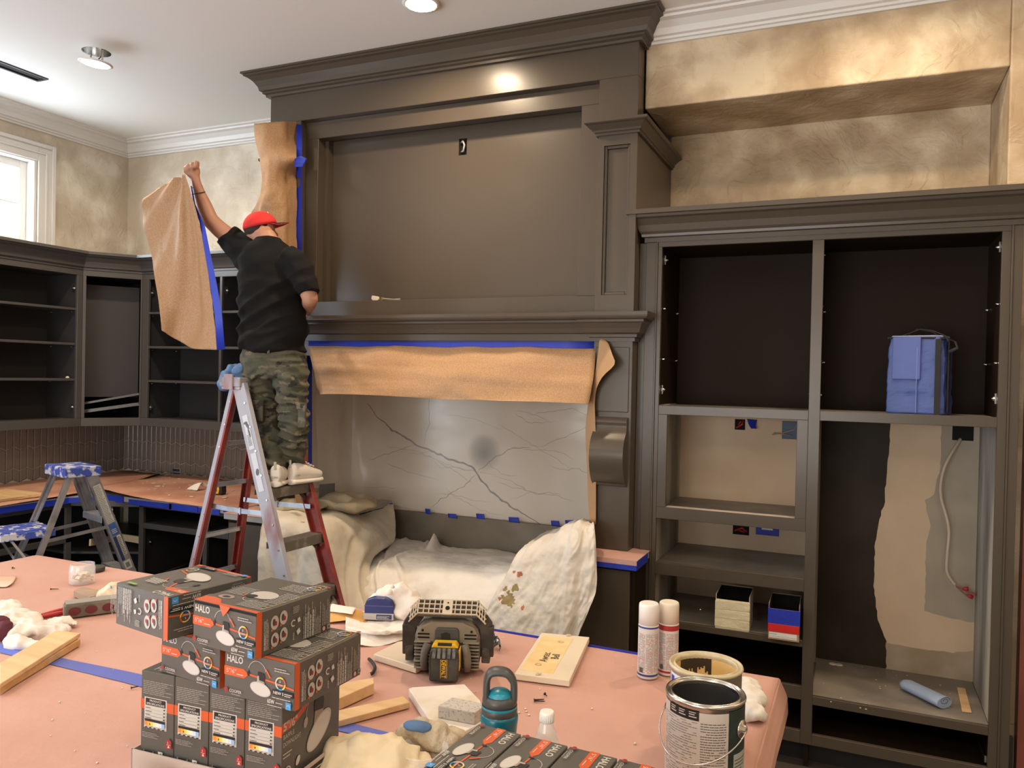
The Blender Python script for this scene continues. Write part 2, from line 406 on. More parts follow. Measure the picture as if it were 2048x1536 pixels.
b = MB(); b.box(XL-.104, WY0+.07, WZ0+.07, XL-.10, WY1-.07, WZ1-.07); b.build('pane', glass, win)
# white crown moulding
crp = [(0, 3.472), (.016, 3.472), (.018, 3.484), (.03, 3.487), (.034, 3.498), (.048, 3.503), (.06, 3.53), (.085, 3.556), (.11, 3.563), (.114, 3.574), (.134, 3.577), (.134, 3.5895), (0, 3.5895)]
struct(MB().sweep([(XL, -4), (XL, YB), (-3.36, YB)], crp).build('trim_1', white_trim))
struct(MB().sweep([(-1.07, YW), (2.6, YW), (2.6, -4)], crp).build('trim_2', white_trim))
# ---- downlights
gold = mat('lamp_lens', (1, .9, .7), .4, emit=(1, .86, .62), estr=30)
def downlight(i, x, y, op):
    lab = ['retrofit disc downlight hanging loose below its dark ceiling hole beside the vent', 'glowing round ceiling downlight cut by the top edge above the hood'][i] if i < 2 else 'round ceiling downlight beyond the frame, ' + WHERE[i-2]
    r = thing('ceiling_downlight', lab, 'light', (x, y, ZC), 0, None)
    dz, tl = (-.072, .10) if i == 0 else (-.012, 0)
    def rim(b): b.lathe([(.055, .012), (.090, .004), (.092, -.002), (.080, -.006), (.072, -.004)], (0, 0, dz), 32, cap0=True, cap1=False)
    tr = part('trim_ring', white_pl, r, rim); ln = part('lens', gold, r, lambda b: b.lathe([(.073, -.001), (.070, -.008)], (0, 0, dz), 28))
    for q in (tr, ln): q.rotation_euler = (0, tl, 0)
    if op:
        part('recessed_can', steel, r, lambda b: b.lathe([(.076, .0), (.074, .13)], (-.02, .015, 0), 24, cap0=False))
    if i == 0:
        part('wire', black, r, lambda b: b.tube([(0, 0, dz+.01), (.03, .01, dz+.04), (.02, .02, .03), (-.01, .02, .1)], .003, 6))
        part('mounting_clip', chrome, r, lambda b: (b.box(.045, -.004, dz+.005, .05, .004, .01), b.box(-.05, -.004, dz+.005, -.045, .004, .01)))
    d = bpy.data.lights.new('downlight_lamp', 'AREA'); d.shape = 'DISK'; d.size = .14; d.energy = (24 if x < -1 else 14) if y > 2 else (7 if y > 0 else 26); d.color = WARM; d.spread = math.radians(160)
    l = bpy.data.objects.new('downlight_lamp', d); COL.objects.link(l); l.location = (0, 0, dz-.012); l.parent = r; l.rotation_euler = (0, tl, 0)
for i, (x, y, op) in enumerate(LIGHTS): downlight(i, x, y, op)
v = tag(bx('ceiling_vent', dark_hole, -4.858, 3.062, ZC+.002, -4.782, 3.398, ZC+.06), 'narrow slot of an open ceiling air vent, black inside, left of the loose downlight', 'vent')
v.name = 'ceiling_vent'
b = MB(); frame_x  # torn plaster rim of the slot
b.box(-4.872, 3.05, ZC-.006, -4.856, 3.41, ZC+.004); b.box(-4.784, 3.05, ZC-.006, -4.768, 3.41, ZC+.004); b.box(-4.856, 3.395, ZC-.007, -4.784, 3.41, ZC+.004)
b.build('slot_rim', mat('dark_rim', (.03, .03, .032), .6), v)
# ================================================================ MANTEL HOOD
hood = thing('mantel_hood', 'tall bronze-painted mantel hood with a recessed screen panel, cornice and right column', 'hood', (-2.22, 4.0, 0))
def hb(name, *c, m=paint, bevel=.002): return bx(name, m, *c, parent=hood, bevel=bevel)
FX0, FX1 = -3.385, -1.055
hb('frieze', FX0, 3.88, 3.29, FX1, 3.999, 3.59)
hb('stile', FX0, 3.88, 2.06, -3.15, 3.999, 3.29); hb('stile', -1.258, 3.88, 2.06, FX1, 3.999, 3.29)
# recessed frame around the screen panel
b = MB(); z0, z1 = 2.193, 3.186
b.box(-3.15, 3.93, 2.06, -1.258, 3.999, z0); b.box(-3.15, 3.93, z1, -1.258, 3.999, 3.29); b.box(-3.15, 3.93, z0, -3.055, 3.999, z1); b.box(-1.368, 3.93, z0, -1.258, 3.999, z1)
b.build('recess_frame', paint, hood, .002)
b = MB(); b.box(FX0, 4.08, 1.95, -1.262, 4.645, 3.585); b.box(FX0, 3.999, 1.95, -3.03, 4.08, 3.585); b.box(-1.39, 3.999, 1.95, -1.262, 4.08, 3.585)
b.box(-3.03, 3.999, 3.20, -1.39, 4.08, 3.585); b.box(-3.03, 3.999, 1.95, -1.39, 4.08, 2.18); b.build('body', paint, hood)
def scrp(b):
    x0, x1, z0, z1 = -3.029, -1.391, 2.181, 3.199; hx0, hx1, hz0, hz1 = -2.15, -2.098, 3.03, 3.125
    b.box(x0, 4.045, z0, hx0, 4.079, z1); b.box(hx1, 4.045, z0, x1, 4.079, z1); b.box(hx0, 4.045, z0, hx1, 4.079, hz0); b.box(hx0, 4.045, hz1, hx1, 4.079, z1)
b = MB(); scrp(b); b.build('screen_panel', paint, hood)
b = MB(); b.box(-2.149, 4.072, 3.031, -2.099, 4.0785, 3.124); ob = b.build('outlet_box', dark_hole, hood)
b = MB(); b.tube([at(922, 286, 4.062), at(926, 282, 4.05), at(929, 290, 4.045), at(927, 302, 4.052), at(923, 304, 4.066)], .006, 8); b.build('cable', mat('grey_cable', (.35, .33, .30), .5), hood)
hoodcr = [(0, 3.455), (.02, 3.455), (.022, 3.468), (.036, 3.474), (.036, 3.484), (.05, 3.488), (.055, 3.51), (.075, 3.54), (.10, 3.562), (.118, 3.567), (.118, 3.576), (.13, 3.578), (.13, 3.589), (0, 3.589)]
MB().sweep([(FX0, 4.64), (FX0, 3.88), (FX1, 3.88), (FX1, 3.995)], hoodcr).build('crown_moulding', paint, hood)
# pilasters with sunk panels
def pilaster(x0, x1, yb):
    b = MB(); k_ = min(1, (x1-x0)/.15); px0, px1, pz0, pz1 = x0+.030*k_, x1-.035*k_, 2.178, 2.916; Y = 3.77
    b.box(x0, Y, 2.09, px0, 3.80, 2.975); b.box(px1, Y, 2.09, x1, 3.80, 2.975); b.box(px0, Y, 2.09, px1, 3.80, pz0); b.box(px0, Y, pz1, px1, 3.80, 2.975)
    b.box(x0, 3.80, 2.09, x1, yb, 2.975)
    p = b.build('pilaster', paint, hood)
    b = MB(); fr = .014
    for c in ((px0, px0+fr, pz0, pz1), (px1-fr, px1, pz0, pz1), (px0+fr, px1-fr, pz0, pz0+fr), (px0+fr, px1-fr, pz1-fr, pz1)): b.box(c[0], 3.779, c[2], c[1], 3.8, c[3])
    b.box(px0+fr, 3.791, pz0+fr, px1-fr, 3.8, pz1-fr); b.build('sunk_panel', paint, p, .003, seg=2)
    cap = [(0, 2.965), (.012, 2.965), (.012, 2.976), (.02, 2.98), (.02, 2.99), (.045, 3.012), (.055, 3.015), (.06, 3.02), (.06, 3.032), (0, 3.032)]
    path = [(x0, 3.88), (x0, Y), (x1, Y), (x1, yb)] if yb > 4.2 else [(x0, yb), (x0, Y), (x1, Y), (x1, 3.88)]
    MB().sweep(path, cap).build('capital', paint, p)
    b = MB(); b.box(x0, Y, 3.0, x1, yb, 3.031); b.build('top_board', paint, p)
pilaster(-1.22, -1.022, YN-.005); pilaster(-3.265, -3.188, 3.879)
# mantel cornice
mp = [(0, 1.948), (.010, 1.948), (.010, 1.966), (.022, 1.969), (.024, 1.982), (.038, 1.99), (.045, 2.01), (.056, 2.035), (.066, 2.042), (.066, 2.052), (.08, 2.056), (.088, 2.064), (.09, 2.072), (.09, 2.089), (0, 2.089)]
MB().sweep([(-3.32, 3.879), (-3.32, 3.77), (-3.188, 3.77), (-3.188, 3.80), (-1.225, 3.80), (-1.225, 3.77), (-1.02, 3.77), (-1.02, 3.849)], mp).build('mantel_shelf', paint, hood)
hb('mantel_core', -3.315, 3.772, 1.95, -1.025, 3.999, 2.088, bevel=0); hb('fascia', -3.2, 3.80, 1.86, -1.225, 3.88, 1.95)
hb('soffit', -3.2, 3.88, 1.86, -1.225, 4.54, 1.90)
# columns on the counter
def column(x0, x1):
    b = MB(); b.box(x0, 3.77, .9195, x1, 4.0, 1.95); c = b.build('column', paint, hood, .002)
    b = MB(); pr = [Vector((0, y, z)) for y, z in ((3.77, 1.575), (3.755, 1.572), (3.742, 1.555), (3.746, 1.53), (3.735, 1.50), (3.705, 1.465), (3.688, 1.42), (3.686, 1.37), (3.70, 1.31), (3.728, 1.262), (3.745, 1.25), (3.75, 1.238), (3.77, 1.234))]
    pl = [cat(pr, t/40) for t in range(41)]
    vs = [(x0+.014, p.y, p.z) for p in pl]+[(x1-.014, p.y, p.z) for p in pl]; n = len(pl)
    b.add(vs, [(i, i+1, n+i+1, n+i) for i in range(n-1)], 0, True); b.add([(x0+.014, p.y, p.z) for p in pl], [tuple(range(n))]); b.add([(x1-.014, p.y, p.z) for p in pl], [tuple(range(n))[::-1]])
    b.build('corbel', paint, c)
    b = MB(); b.prism([(x0+.014, 3.771, 1.60), (x1-.014, 3.771, 1.60), (x1-.014, 3.771, 1.92), (x0+.014, 3.771, 1.92)], (0, -.006, 0)); b.build('column_panel', paint, c, .004)
column(-1.22, -1.022); column(-3.32, -3.188)
# ---- stone alcove
slab_m = mat('veined_stone', (.80, .71, .60), .32, ncol=(.60, .51, .40), nscale=1.6, detail=9, lo=.42, hi=.7, stretch=(1, 1, .5), bump=.03)
slab = thing('stone_backsplash', 'pale veined stone slab lining the alcove under the mantel paper', 'backsplash', (-2.2, 4.55, .9))
bx('slab', slab_m, -3.205, 4.55, .84, -1.225, 4.58, 1.87, parent=slab); bx('side_slab', slab_m, -3.225, 4.0, .92, -3.205, 4.58, 1.87, parent=slab)
bx('side_slab', slab_m, -1.225, 4.0, .92, -1.205, 4.58, 1.87, parent=slab)
vein = mat('vein', (.15, .13, .115), .4); vein2 = mat('fine_vein', (.26, .22, .19), .4)
def ribbon(px, w, m, Y=4.5493, name='vein'):
    P = [at(u, v, Y) for u, v in px]; Q = []
    n = 14*(len(P)-1)
    for i in range(n+1):
        p = linr(P, i/n); q = p+Vector((mnoise.noise(p*23), 0, mnoise.noise(p*27+Vector((4, 4, 4)))))*.012; Q.append(q)
    vs = []
    for i, p in enumerate(Q):
        d = Q[min(i+1, n)]-Q[max(i-1, 0)]; d.y = 0; s = Vector((-d.z, 0, d.x)).normalized()*(w*(.55+.45*mnoise.noise(p*40)+.2))*min(1, .3+4*min(i, n-i)/n)
        vs += [(p.x+s.x, Y, p.z+s.z), (p.x-s.x, Y, p.z-s.z)]
    b = MB(); b.add(vs, [(2*i, 2*i+1, 2*i+3, 2*i+2) for i in range(n)]); return b.build(name, m, slab, fixn=False)
ribbon([(735, 805), (755, 835), (785, 860), (805, 872), (830, 888), (870, 905), (905, 922), (935, 928), (953, 945), (975, 975), (1000, 998), (1030, 1018), (1060, 1035), (1085, 1050)], .0075, vein)
ribbon([(865, 740), (860, 800), (857, 850), (848, 890)], .0025, vein2); ribbon([(828, 888), (800, 900), (760, 912), (735, 925)], .0022, vein2)
ribbon([(952, 944), (985, 920), (1015, 900), (1040, 895), (1060, 897)], .003, vein); ribbon([(1075, 895), (1110, 880), (1150, 865), (1180, 850)], .002, vein2)
ribbon([(950, 948), (925, 975), (895, 990), (862, 1015)], .003, vein2); ribbon([(770, 925), (800, 938), (840, 950), (880, 960)], .0014, vein2)
rv = random.Random(5)
for k in range(16):
    u, v = rv.uniform(720, 1150), rv.uniform(810, 1000); a_ = rv.uniform(.1, .9); n_ = rv.randint(2, 4); q_ = [(u, v)]
    for j in range(n_): q_.append((min(1178, q_[-1][0]+rv.uniform(20, 50)), min(1035, q_[-1][1]+rv.uniform(-8, 30)*a_*1.6)))
    ribbon(q_, rv.uniform(.0008, .0018), vein2, Y=4.5496)
ribbon([(1020, 1000), (1060, 985), (1110, 990), (1150, 1005)], .0014, vein2); ribbon([(1000, 850), (1040, 875), (1090, 905), (1150, 940)], .0014, vein2)
sm = mat('soot_mark', (.10, .085, .075), .9, alpha=.6)
nt = sm.node_tree; gr = nt.nodes.new('ShaderNodeTexGradient'); gr.gradient_type = 'SPHERICAL'; tcn = [n for n in nt.nodes if n.type == 'TEX_COORD'][0]
mp_ = nt.nodes.new('ShaderNodeMapping'); mp_.inputs['Scale'].default_value = (8, 8, 8); nt.links.new(tcn.outputs['Object'], mp_.inputs[0]); nt.links.new(mp_.outputs[0], gr.inputs[0])
mm = nt.nodes.new('ShaderNodeMath'); mm.operation = 'MULTIPLY'; mm.inputs[1].default_value = .75; nt.links.new(gr.outputs[0], mm.inputs[0]); nt.links.new(mm.outputs[0], nt.nodes['Principled BSDF'].inputs['Alpha'])
b = MB(); b.lathe([(.001, 0), (.13, 0)], (0, 0, 0), 24, axis=(0, -1, 0), cap0=False, cap1=False); so = b.build('burn_mark', sm, None, fixn=False); c_ = at(968, 905, 4.5488); so.location = c_; so.parent = slab; so.matrix_parent_inverse = Matrix.Translation(-Vector(slab.location))
# metal plate behind the missing range
plate_m = mat('scuffed_metal_plate', (.22, .19, .15), .45, .5, ncol=(.30, .27, .23), nscale=4, lo=.4, hi=.7)
tag(bx('range_back_plate', plate_m, -2.84, 4.50, .45, -1.50, 4.515, .86, bevel=.002), 'scuffed grey-brown metal plate in the gap where the range was', 'metal plate')
# counters on both sides of the gap
def base_unit(name, lab, x0, x1, y0, y1, parts=()):
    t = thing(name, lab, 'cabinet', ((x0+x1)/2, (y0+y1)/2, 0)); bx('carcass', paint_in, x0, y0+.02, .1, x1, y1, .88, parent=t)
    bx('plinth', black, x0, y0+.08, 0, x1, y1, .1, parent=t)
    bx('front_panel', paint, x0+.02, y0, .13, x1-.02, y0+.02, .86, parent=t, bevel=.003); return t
base_unit('base_cabinet', 'dark base cabinet beneath the taped ledge right of the range gap', -1.50, -.95, 3.62, 4.50)
base_unit('base_cabinet', 'base cabinet hidden under the canvas sheets left of the range gap', -3.44, -2.85, 3.62, 4.50)
for x0, x1, l in ((-1.50, -.935, 'rosin-papered counter end with blue tape edge beside the bookcase'), (-3.44, -2.85, 'counter top under the canvas sheets left of the range gap')):
    t = tag(bx('counter_top', mat('stone_counter', (.35, .33, .31), .4), x0, 3.60, .88, x1, 4.52, .915, bevel=.003), l, 'counter')
    b = MB(); b.box(x0+.0, 3.595, .9155, x1+.004, 3.88, .9185); b.build('masking_paper', rosin, t)
    if x0 > -2:
        b = MB(); b.box(x0, 3.590, .872, x1+.004, 3.5985, .917); b.box(x1+.0015, 3.594, .874, x1+.006, 3.80, .916); b.build('edge_tape', tape, t, .001)
        b = MB(); b.box(-1.2, 3.588, .897, x1+.005, 3.5895, .9185); b.build('paper_fold', rosin, t)
# ================================================================ BOOKCASE
bc = thing('built_in_bookcase', 'tall bronze-painted built-in bookcase with doors removed, right of the hood', 'bookcase', (-.19, 4.0, 0))
mist = mat('overspray_grey', (.16, .145, .125), .55, ncol=(.50, .47, .42), nscale=2.4, lo=.38, hi=.66, stretch=(1, 2, .5), detail=3)
shelf_m = mat('dusty_shelf', (.20, .175, .15), .5, ncol=(.30, .265, .22), nscale=5, lo=.4, hi=.7)
def bb(name, *c, m=paint, bevel=.0015, label=None):
    o = bx(name, m, *c, parent=bc, bevel=bevel)
    if label: o['label'] = label
    return o
Y0, Y1 = 3.85, 3.872
bb('filler', -1.021, 3.862, .92, -.985, 3.9, 2.44)
bb('stile', -.985, Y0, .11, -.934, Y1, 2.44); bb('bead', -.934, Y0-.006, .11, -.926, Y1, 2.44); bb('stile', -.926, Y0, .11, -.906, Y1, 2.416)
bb('stile', -.214, Y0, .11, -.165, Y1, 2.416); bb('stile', .528, Y0, .11, .562, Y1, 2.416); bb('bead', .562, Y0-.006, .11, .570, Y1, 2.44); bb('stile', .570, Y0, .11, .604, Y1, 2.44)
bb('stile', -.906, Y0, 1.14, -.862, Y1, 1.594); bb('stile', -.262, Y0, 1.14, -.214, Y1, 1.594)
bb('rail', -.926, Y0, 2.416, .562, Y1, 2.445); bb('rail', -.906, Y0, 1.594, -.214, Y1, 1.638); bb('rail', -.165, Y0, 1.594, .528, Y1, 1.638)
for z0, z1 in ((1.082, 1.14), (.806, .866), (.552, .583), (.31, .372), (.11, .168)): bb('rail', -.906, Y0, z0, -.214, Y1, z1)
bb('rail', -.165, Y0, .296, .528, Y1, .335); bb('rail', -.165, Y0, .11, .528, Y1, .160)
bb('toe_kick', -.985, 3.94, 0, .604, 3.96, .11, m=black, bevel=0)
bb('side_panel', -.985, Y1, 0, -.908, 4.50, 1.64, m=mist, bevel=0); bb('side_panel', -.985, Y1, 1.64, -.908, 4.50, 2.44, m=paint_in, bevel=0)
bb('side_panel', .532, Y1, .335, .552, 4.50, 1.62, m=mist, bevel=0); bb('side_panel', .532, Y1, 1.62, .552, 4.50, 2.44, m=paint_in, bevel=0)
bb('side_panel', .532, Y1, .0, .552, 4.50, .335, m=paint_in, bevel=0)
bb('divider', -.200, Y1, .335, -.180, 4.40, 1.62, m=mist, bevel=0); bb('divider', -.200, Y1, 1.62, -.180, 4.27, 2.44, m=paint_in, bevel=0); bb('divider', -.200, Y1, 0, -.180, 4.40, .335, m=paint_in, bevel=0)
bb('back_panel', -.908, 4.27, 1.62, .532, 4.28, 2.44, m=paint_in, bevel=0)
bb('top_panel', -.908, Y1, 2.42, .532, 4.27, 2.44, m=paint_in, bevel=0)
bb('shelf', -.908, Y1, 1.612, -.200, 4.40, 1.634, m=shelf_m); bb('shelf', -.180, Y1, 1.612, .532, 4.40, 1.634, m=shelf_m)
bb('shelf', -.908, Y1, 1.09, -.2, 4.40, 1.115, m=shelf_m); bb('shelf', -.862, 3.856, 1.13, -.262, 3.905, 1.1405, m=mat('bare_lip', (.55, .46, .38), .6))
bb('shelf', -.908, Y1, .83, -.2, 4.40, .860, m=shelf_m); bb('shelf', -.908, Y1, .553, -.2, 4.40, .580, m=shelf_m)
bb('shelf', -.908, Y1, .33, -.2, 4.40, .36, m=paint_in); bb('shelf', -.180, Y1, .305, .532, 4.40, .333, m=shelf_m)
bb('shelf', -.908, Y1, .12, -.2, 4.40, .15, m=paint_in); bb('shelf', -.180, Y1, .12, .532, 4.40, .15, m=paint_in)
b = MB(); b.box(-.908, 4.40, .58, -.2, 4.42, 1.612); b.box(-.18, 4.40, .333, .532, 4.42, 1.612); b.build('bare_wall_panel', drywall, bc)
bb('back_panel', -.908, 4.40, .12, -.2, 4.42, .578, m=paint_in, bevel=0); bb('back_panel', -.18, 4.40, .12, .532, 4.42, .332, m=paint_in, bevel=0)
bccr = [(0, 2.440), (.008, 2.440), (.008, 2.462), (.02, 2.466), (.022, 2.478), (.03, 2.49), (.04, 2.52), (.058, 2.548), (.072, 2.555), (.076, 2.566), (.085, 2.57), (.085, 2.592), (0, 2.592)]
MB().sweep([(-.985, 4.0), (-.985, Y0), (.604, Y0), (.604, 4.0)], bccr).build('crown_moulding', paint, bc)
bb('top_panel', -.98, 3.86, 2.57, .60, 4.50, 2.588, bevel=0)
# paint patches on the bare wall of the right bay, outlined where the photo shows them
def patch(px, m, name='paint_patch', Y=4.3992):
    P = [at(u, v, Y) for u, v in px]; Q = []
    for i in range(len(P)):
        a, c = P[i], P[(i+1) % len(P)]; n = max(1, int((c-a).length/.02))
        for k in range(n):
            p = a.lerp(c, k/n); Q.append((max(-.179, min(.531, p.x+.006*mnoise.noise(p*60))), Y, max(.334, min(1.611, p.z+.006*mnoise.noise(p*55+Vector((1, 2, 3)))))))
    bm = bmesh.new(); vs = [bm.verts.new(q) for q in Q]
    es = [bm.edges.new((vs[i], vs[(i+1) % len(vs)])) for i in range(len(vs))]
    bmesh.ops.triangle_fill(bm, use_beauty=True, edges=es); me = bpy.data.meshes.new(name); bm.to_mesh(me); bm.free(); me.materials.append(m)
    o = bpy.data.objects.new(name, me); COL.objects.link(o); o.parent = bc; o.matrix_parent_inverse = Matrix.Translation(-Vector(bc.location)); return o
dkp = mat('rolled_dark_paint', (.022, .015, .009), .55, spec=.2, ncol=(.040, .029, .019), nscale=3)
partlabel(patch([(1600, 800), (1780, 846), (1778, 900), (1772, 960), (1770, 1003), (1758, 1040), (1750, 1085), (1748, 1180), (1756, 1240), (1772, 1280), (1790, 1350), (1600, 1330)], dkp), 'dark paint rolled unevenly on the wall')
gryp = mat('grey_undercoat', (.42, .36, .28), .8, ncol=(.36, .31, .24), nscale=5)
patch([(1884, 850), (1880, 935), (1868, 990), (1850, 1000), (1852, 1020), (1862, 1050), (1852, 1090), (1850, 1200), (1848, 1222), (1900, 1236), (1975, 1250), (1975, 850)], gryp, Y=4.3990)
patch([(1772, 1285), (1800, 1290), (1840, 1298), (1905, 1305), (1975, 1300), (1975, 1375), (1772, 1350)], mat('stained_wall', (.36, .28, .19), .8, ncol=(.46, .37, .27), nscale=7), Y=4.3990)
# hinge plates and shelf pins
def pv(name, lst, X, sgn, mk):
    for u, v in lst:
        p = at(u, v, X=X); o = mk(p, sgn); 
def hinge(p, s, parent=bc, ax='x'):
    b = MB(); c = Vector(p)
    n = Vector((s, 0, 0)) if ax == 'x' else (Vector((0, s, 0)) if ax == 'y' else Vector(ax)); t = Vector((0, 0, 1)).cross(n)
    b.obox(c+n*.004, t*.018, n*.004, Vector((0, 0, .007))); b.obox(c+n*.004, t*.006, n*.003, Vector((0, 0, .022)))
    b.lathe([(.010, 0), (.010, .014)], c, 10, axis=n); b.lathe([(.004, .014), (.004, .018)], c, 8, axis=n)
    return b.build('hinge_plate', chrome, parent)
def pin(p, s, parent=bc, ax='x'):
    c = Vector(p); n = Vector((s, 0, 0)) if ax == 'x' else Vector((0, s, 0)); b = MB(); b.lathe([(.003, -.002), (.003, .012)], c, 8, axis=n); b.obox(c+n*.010+Vector((0, 0, .002)), n*.006, Vector((0, 0, 1)).cross(n)*.007, Vector((0, 0, .0015)))
    return b.build('shelf_pin', chrome, parent)
for z in (2.36, 1.715):
    hinge((-.908, 3.915, z), 1); hinge((-.200, 3.915, z), -1); hinge((-.180, 3.915, z-.005), 1); hinge((.532, 3.915, z), -1)
for z in (2.115, 1.865):
    for y in (3.895, 4.20): pin((-.908, y, z), 1); pin((-.200, y, z), -1); pin((-.180, y, z), 1); pin((.532, y, z), -1)
for X, s in ((-.2, -1), (-.18, 1)):
    for z in (.345, .172): b = MB(); b.box(min(X, X+s*.012), 3.875, z, max(X, X+s*.012), 4.2, z+.03); b.build('drawer_slide', steel, bc)
b = MB(); b.box(.520, 3.875, .172, .531, 4.2, .2); b.build('drawer_slide', steel, bc)
# wall boxes and wiring at the back of the bookcase
def outlet(px, Y, m, name, lab, depth=.012, extra=None):
    P = [at(u, v, Y) for u, v in px]; x0, x1 = min(p.x for p in P), max(p.x for p in P); z0, z1 = min(p.z for p in P), max(p.z for p in P)
    t = tag(bx(name, m, x0, Y-depth, z0, x1, Y-.0006, z1, bevel=.0015), lab, 'electrical box')
    return t, x0, x1, z0, z1
t, x0, x1, z0, z1 = outlet([(1470, 838), (1490, 860)], 4.40, dark_hole, 'wall_box', 'small open wall box with red wires under the middle shelf', .004)
b = MB(); b.tube([(x0+.01, 4.392, z0+.01), (x0+.04, 4.385, z0+.03), (x1-.01, 4.392, z0+.05)], .005, 6); b.tube([(x0+.02, 4.392, z1-.03), (x1-.02, 4.386, z1-.01)], .005, 6); b.build('wire', red_pl, t)
t, x0, x1, z0, z1 = outlet([(1565, 842), (1602, 879)], 4.40, mat('dark_blue_box', (.02, .05, .12), .5), 'wall_box', 'blue open wall box with bare wires beside the divider', .012)
b = MB(); b.tube([(x0-.05, 4.37, z0+.02), (x0+.0, 4.375, z0+.03), (x0+.06, 4.38, z0+.05), (x0+.08, 4.385, z0+.09)], .003, 6); b.tube([(x0-.04, 4.365, z0+.03), (x0+.05, 4.37, z0+.02)], .003, 6); b.build('wire', mat('copper_wire', (.4, .28, .18), .4), t)
t = tag(sheet('tape_scrap', tape, [[at(1494, 838, 4.393), at(1514, 840, 4.392)], [at(1497, 848, 4.38), at(1511, 851, 4.37)], [at(1502, 857, 4.36), at(1513, 857, 4.35)]], 8, 8, .001), 'curl of blue tape hanging between the two upper wall boxes', 'tape')
t, x0, x1, z0, z1 = outlet([(1466, 1050), (1498, 1071)], 4.40, dark_hole, 'wall_box', 'open wall box with red wires in the second lower bay', .004)
b = MB(); b.tube([(x0+.01, 4.392, z0+.02), (x0+.05, 4.385, z0+.04), (x1-.01, 4.392, z0+.02)], .006, 6); b.tube([(x0+.02, 4.392, z1-.02), (x1-.02, 4.386, z1-.03)], .005, 6); b.build('wire', red_pl, t)
t, x0, x1, z0, z1 = outlet([(1512, 1050), (1558, 1073)], 4.40, tape, 'wall_outlet', 'white socket masked round with blue tape in the second lower bay', .004)
b = MB(); b.box(x0+.03, 4.389, z0+.03, x1-.03, 4.3955, z1+.01); fp = b.build('face_plate', white_pl, t, .002)
b = MB(); [b.box(x0+.05+i*.02, 4.3875, z0+.05, x0+.054+i*.02, 4.3888, z0+.062) for i in range(4)]; b.build('socket_slots', black, fp)
t, x0, x1, z0, z1 = outlet([(1905, 848), (1947, 882)], 4.40, dark_hole, 'wall_opening', 'square black hole cut in the bare wall of the right bay', .003)
cb = MB(); pts = [at(1921, 878, 4.392), at(1912, 892, 4.36), at(1898, 915, 4.34), at(1887, 940, 4.33), at(1881, 970, 4.33), at(1883, 1000, 4.34), at(1893, 1035, 4.34), at(1898, 1065, 4.335), at(1895, 1100, 4.33), at(1893, 1135, 4.33), at(1897, 1152, 4.33), at(1910, 1170, 4.34)]
P = [cat(pts, i/60) for i in range(61)]; cb.tube(P, .0075, 8)
cable = tag(cb.build('electric_cable', mat('white_cable', (.56, .47, .37), .5)), 'pale electric cable hanging in the right bay with red wire nuts', 'cable')
b = MB(); e = at(1912, 1172, 4.34)
for k in range(5): b.tube([e, e+Vector((.02+.014*k, -.01, -.02-.01*(k % 3))), e+Vector((.05+.012*k, -.005, -.012*(k % 3)-.03*(k % 2)))], .003, 6)
b.build('wire_ends', mat('black_white_wires', (.30, .10, .09), .5), cable)
b = MB(); b.lathe([(.004, 0), (.009, .01), (.01, .026)], at(1925, 1178, 4.33), 8, axis=(1, 0, .2)); b.lathe([(.004, 0), (.009, .01), (.01, .026)], at(1934, 1190, 4.33), 8, axis=(1, 0, -.4)); b.build('wire_nut', red_pl, cable)
# ================================================================ LEFT CORNER: WALL CABINETS
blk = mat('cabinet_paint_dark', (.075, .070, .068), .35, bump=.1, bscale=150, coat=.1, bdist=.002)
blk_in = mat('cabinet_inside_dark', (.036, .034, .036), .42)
def cab(name, lab, loc): return thing(name, lab, 'cabinet', loc)
# -- along the left wall: face X=-5.17
c1 = cab('wall_cabinet', 'open wall cabinet run along the left wall below the high window', (-5.35, 2.5, 1.34))
def P1(name, *c, m=blk, par=c1, bevel=.0015): return bx(name, m, *c, parent=par, bevel=bevel)
FA, FB = -5.19, -5.17
YS = [(.95, 1.0), (1.95, 1.985), (2.60, 2.635), (3.30, 3.335), (3.943, 3.985)]
for a, c in YS: P1('stile', FA, a, 1.392, FB, c, 2.425)
P1('rail', FA, .95, 2.425, FB, 3.985, 2.47); P1('rail', FA, .95, 1.332, FB, 3.985, 1.392)
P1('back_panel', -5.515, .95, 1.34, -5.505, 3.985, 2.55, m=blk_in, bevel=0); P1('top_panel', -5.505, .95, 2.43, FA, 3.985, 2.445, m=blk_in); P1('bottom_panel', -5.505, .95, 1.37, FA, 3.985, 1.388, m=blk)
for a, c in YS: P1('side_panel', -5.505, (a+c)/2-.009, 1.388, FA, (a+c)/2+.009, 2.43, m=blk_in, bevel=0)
for z in (2.172, 1.919, 1.662):
    for i in range(4): P1('shelf', -5.504, (YS[i][0]+YS[i][1])/2+.0095, z, -5.195, (YS[i+1][0]+YS[i+1][1])/2-.0095, z+.017)
for z in (2.33, 1.47):
    hinge((-5.215, 3.9545, z), -1, c1, 'y'); hinge((-5.215, 3.3265, z), 1, c1, 'y')
for z in (2.16, 1.907, 1.650):
    for x in (-5.23, -5.45): pin((x, 3.9545, z), -1, c1, 'y')
